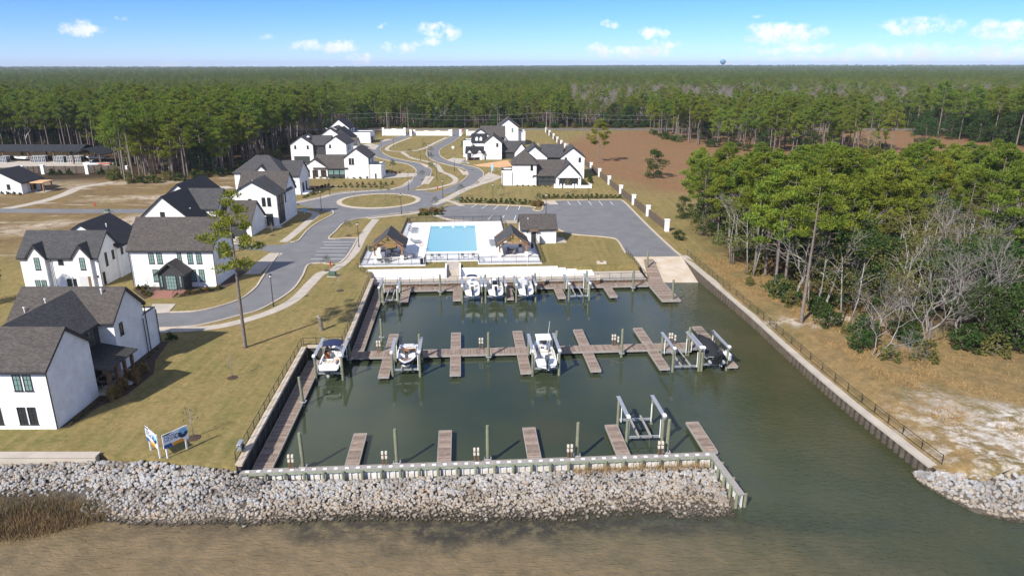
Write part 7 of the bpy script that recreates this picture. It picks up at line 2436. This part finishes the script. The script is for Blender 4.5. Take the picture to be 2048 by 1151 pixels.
for k, px, s, lab in (('bare', (465, 755), .85, 'bare young tree on the lawn below the lone pine'), ('bare', (387, 875), .95, 'bare young tree beside the sale signs'), ('bare', (680, 581), .85, 'bare young tree on the lawn near the utility cabinet'), ('green', (654, 541), .8, 'small green tree at the edge of the parking bay by the hydrant'), ('green', (697, 471), .95, 'young tree in the grass island beside the parking bay'), ('bare', (104 + 195, 588), .9, 'bare young tree in the bed left of the brick steps'),
                      ('green', (789, 392), 0, ''), ('bare', (545, 470), .8, 'bare young tree in front of the glazed corner house'), ('gold', (1135, 386), 1.0, 'golden young tree before the big glazed gable'), ('green', (1003, 390), .9, 'young tree on the lawn between hedge and white house'), ('cone', (1077, 412), 1.0, 'conical young evergreen at the end of the parking hedge'), ('green', (922, 396), 1.1, 'young tree at the left end of the parking hedge'), ('green', (871, 418), .9, 'thin young tree in the grassy island at the parking entrance'), ('cone', (947, 317), 1.6, 'leafy tree in front of the low garages'), ('cone', (927, 307), 1.5, 'leafy tree left of the low garages'),
                      ('green', (863, 349), 1.2, 'young tree on the near end of the middle green'), ('green', (861, 326), 1.1, 'young tree halfway along the middle green'), ('green', (862, 312), 1.1, 'young tree at the far end of the middle green'), ('green', (929, 342), 1.1, 'young tree on the bend of the right-hand street'), ('green', (844, 360), .9, 'round young tree beside the left-hand street'), ('cone', (786, 343), 1.2, 'small conifer in the bed beside the long white house'), ('green', (820, 313), .9, 'young tree near the entrance green'), ('green', (849, 301), 1.0, 'young tree on the entrance green')):
    if s:
        p = at(*px)
        young(k, p.x, p.y, s, lab, None)
for i in range(9):
    a = R(200 + 40 * i)
    x, y = RBC[0] + 7.4 * math.cos(a), RBC[1] + 6.8 * math.sin(a)
    young('bare', x, y, .85, 'leafless sapling ringed on the roundabout lawn', 'roundabout saplings')
young('gold', RBC[0] + 1.5, RBC[1] + 1.5, 1.15, 'golden-leaved young tree in the middle of the roundabout')


# ------------------------------------------------------------------ shrubs
def shrub_mesh(seed, r, h, material, n=26, np_=14, L=.2, Wd=.1, up=.3):
    rr = np.random.RandomState(seed)
    puffs = []
    for i in range(np_):
        a, u = rr.rand() * 6.28, rr.rand()
        q = r * math.sqrt(rr.rand()) * (1 - .5 * u)
        puffs.append((Vector((q * math.cos(a), q * math.sin(a), h * (.15 + .75 * u))), r * .38))
    V, A = cards(puffs, n, L, Wd, rr, up)
    V[:, 2] = np.maximum(V[:, 2], -.02)
    return card_mesh('foliage', V, A, material)


SHR = {'hedge': shrub_mesh(1, .62, 1.15, 'shrub_leaves'), 'dark': shrub_mesh(2, .55, .8, 'oak_leaves'), 'autumn': shrub_mesh(3, .5, .8, 'autumn_shrub'), 'plume': shrub_mesh(4, .55, 1.0, 'grass_plume', 34, 14, .6, .05, 1.5), 'low': shrub_mesh(5, .45, .5, 'olive_leaves')}


def shrub(key, x, y, s, label, group, name='shrub', z=GZ):
    o_ = bpy.data.objects.new(name, SHR[key])
    COL.objects.link(o_)
    o_.location = (x, y, z)
    o_.scale = (s * random.uniform(.85, 1.15), s * random.uniform(.85, 1.15), s * random.uniform(.85, 1.2))
    o_.rotation_euler = (0, 0, random.uniform(0, 6.28))
    return tag(o_, label, 'shrub', group)


def shrub_row(a, b, n, key, s, label, group, jit=.15):
    for i in range(n):
        p = at(*a).lerp(at(*b), i / max(1, n - 1))
        shrub(key, p.x + random.uniform(-jit, jit), p.y + random.uniform(-jit, jit), s, label, group)


shrub_row((925, 405), (1060, 409), 15, 'hedge', 1.15, 'clipped shrub in the hedge left part behind the parking lot', 'parking hedge, left part')
shrub_row((1088, 397), (1240, 397), 17, 'hedge', 1.1, 'clipped shrub in the hedge right part behind the parking lot', 'parking hedge, right part')
shrub_row((1064, 412), (1084, 412), 6, 'plume', 1.2, 'dry grass clump in the hedge-end island of the parking lot', 'grasses at the hedge end', .5)
shrub_row((845, 428), (884, 424), 11, 'plume', 1.1, 'dry ornamental grass in the island at the parking entrance', 'grasses at the parking entrance', .7)
shrub_row((838, 431), (882, 430), 9, 'dark', .9, 'low green shrub in the island at the parking entrance', 'low shrubs at the parking entrance', .3)
shrub_row((600, 357), (735, 357), 11, 'dark', .9, 'small shrub along the front of the long white house', 'shrubs at the long white house')
shrub_row((690, 372), (785, 370), 9, 'hedge', .9, 'shrub in the row on the lawn below the long white house', 'lawn shrubs below the long house')
shrub_row((605, 384), (660, 372), 9, 'autumn', 1.0, 'shrub on the slope behind the glazed corner house', 'slope shrubs', .5)
shrub_row((612, 395), (655, 380), 8, 'low', 1.2, 'low shrub along the path behind the glazed corner house', 'low path shrubs', .5)
shrub_row((665, 375), (770, 375), 12, 'low', 1.0, 'low shrub in the bed along the path above the roundabout', 'low bed shrubs', .4)
shrub_row((1036, 372), (1100, 373), 7, 'low', .8, 'small plant at the foot of the hipped tower wing', 'plants at the hipped house')
shrub_row((1128, 352), (1172, 358), 0, 'dark', 1, '', '')
shrub_row((770, 345), (800, 347), 6, 'autumn', 1.1, 'dark shrub in the bed right of the long white house', 'bed right of the long house', .5)
shrub_row((805, 268), (893, 268), 14, 'dark', 1.3, 'shrub along the foot of the long entrance wall', 'shrubs at the entrance wall')
shrub_row((700, 284), (726, 284), 5, 'hedge', 1.2, 'clipped shrub before the far flat-roofed garage', 'hedge at the far garage')
shrub_row((105, 350), (112, 350), 1, 'dark', 2.2, 'dark conical shrub first from the left at the yard fence', 'yard fence shrubs'); shrub_row((120, 350), (120, 350), 1, 'dark', 2.2, 'dark conical shrub second from the left at the yard fence', 'yard fence shrubs'); shrub_row((139, 350), (139, 350), 1, 'dark', 2.2, 'dark conical shrub third from the left at the yard fence', 'yard fence shrubs'); shrub_row((205, 349), (222, 350), 2, 'dark', 2.2, 'dark conical shrub at the right part of the yard fence', 'yard fence shrubs right')
shrub_row((4, 388), (40, 390), 4, 'dark', 1.0, 'shrub at the wall of the pergola cottage', 'cottage shrubs')
for i in range(12):
    shrub(('autumn', 'dark', 'low')[i % 3], -59.8 + .33 * i, 106.6 - .33 * i * (i > 4) + random.uniform(-.4, .4), .85, 'shrub in the bed left of the brick steps', 'bed left of the steps')
for i in range(12):
    shrub(('low', 'autumn', 'dark')[i % 3], -51.2 + .42 * i, 103.6 + .3 * i + random.uniform(-.4, .4), .85, 'shrub in the bed right of the brick steps', 'bed right of the steps')
for i in range(8):
    shrub('plume', -42.6 + random.uniform(-.5, .5), 67.6 + .9 * i + (0 if i < 4 else .6), 1.2, 'tawny grass clump round the porch of the bayside house', 'porch grasses')
for i in range(7):
    shrub('low', -44.0 + .03 * i + random.uniform(-.1, .1), 62.4 + .85 * i, .5, 'tiny plant in the bed along the bayside house gable', 'gable bed plants')
for i in range(5):
    shrub('low', -44.6 + random.uniform(-.1, .1), 76.6 + 1.3 * i, .55, 'tiny plant in the bed behind the porch', 'rear bed plants')
shrub('dark', -44.3, 84.8, 1.3, 'dark shrub at the street end of the bayside house', 'corner shrub')
p = mar(34.5, 82)
for i in range(3): shrub('dark', 24.0 + .3 * i, 213 + 4 * i, 1.6, 'dark shrub between the glazed-gable house and the east fence', 'east side shrubs')


# ------------------------------------------------------------------ reeds and dry grass
def blades(name, pts, hmin, hmax, w, material, label, lean=.35, seed=1):
    rr = np.random.RandomState(seed)
    P_ = np.array(pts)
    n = len(P_)
    h_ = rr.uniform(hmin, hmax, n)
    a = rr.rand(n) * 6.28
    d = np.stack([np.cos(a), np.sin(a), np.zeros(n)], 1)
    l_ = rr.normal(size=(n, 2)) * lean
    tip = P_ + np.stack([l_[:, 0] * h_, l_[:, 1] * h_, h_], 1)
    V = np.stack([P_ - d * w, P_ + d * w, tip], 1).reshape(-1, 3)
    me_ = bpy.data.meshes.new(name)
    me_.from_pydata(V.tolist(), [], [(3 * i, 3 * i + 1, 3 * i + 2) for i in range(n)])
    me_.materials.append(MAT[material])
    o_ = bpy.data.objects.new(name, me_)
    COL.objects.link(o_)
    tag(o_, label, 'grass', kind='stuff')


rr = np.random.RandomState(9)
pts = []
while len(pts) < 16000:
    x, y = rr.uniform(-52, -33.6), rr.uniform(45.5, 53.4)
    k = (-33.6 - x) / 6
    lo, hi = 49.6 - 2.6 * min(1, k) - (0.12 * max(0, -40 - x)), 51.6 + .9 * min(1, k)
    if lo + rr.normal() * .25 < y < hi + rr.normal() * .3:
        pts.append((x, y, .05 + max(0, (y - 49) * .12)))
blades('marsh_grass', pts, .18, .7, .022, 'reed', 'brown marsh grass at the foot of the stones, lower left', .3, 2)
m = MB().loft([[(x, 53.2, .45), (x, 51.5, .25), (x, lo, .02), (x, lo - 1.2, -.15)] for x, lo in ((-60, 45), (-50, 46.4), (-44, 47.4), (-39, 48.0), (-36, 49.2), (-33.5, 50.2))])
obj('mud_bank', m, MAT['soil_mulch'], kind='structure', recalc=True)
pts = []
while len(pts) < 22000:
    y = rr.uniform(55, 128)
    xl = np.interp(y, [55, 66, 78, 94, 111, 128], [40.5, 38.6, 37.8, 36.9, 35.6, 34.2])
    x = xl + abs(rr.normal()) * 9
    den = math.sin(x * .9 + 2.1 * math.sin(y * .35)) + math.sin(y * .7 + x * .3)
    if y < 72 and x > 41 and den < .6: continue
    if den > -.5: pts.append((x, y, min(GZ, np.interp(y, [55, 97, 112, 127], [1.2, 1.25, 1.55, 2.0]) + max(0, x - xl + .6) * .17) - .02))
blades('bank_grass', pts, .12, .5, .03, 'dry_grass', 'rough dry grass covering the east bank', .5, 3)
pts = [tuple(mar(u, v, .75)) for u, v in zip(rr.uniform(30, 42.5, 1400), -.9 - abs(rr.normal(size=1400)) * .5)]
blades('breakwater_grass', pts, .15, .6, .02, 'dry_grass', 'dry grass growing between the breakwater and the stones', .5, 4)
# ------------------------------------------------------------------ haze
hz = MB().box(-9000, 9000, -300, 10300, -3.0, 90.0)
hm = bpy.data.materials.new('haze')
hm.use_nodes = True
ht = hm.node_tree
ht.nodes.clear()
pv_ = nd(ht, 'ShaderNodeVolumePrincipled', {'Color': (.78, .88, 1.0, 1), 'Density': 0.00009, 'Anisotropy': .2})
nd(ht, 'ShaderNodeOutputMaterial', {'Volume': pv_.outputs[0]})
ho = bpy.data.objects.new('haze', mesh('haze', hz.v, hz.f, hm))
COL.objects.link(ho)
tag(ho, kind='stuff')
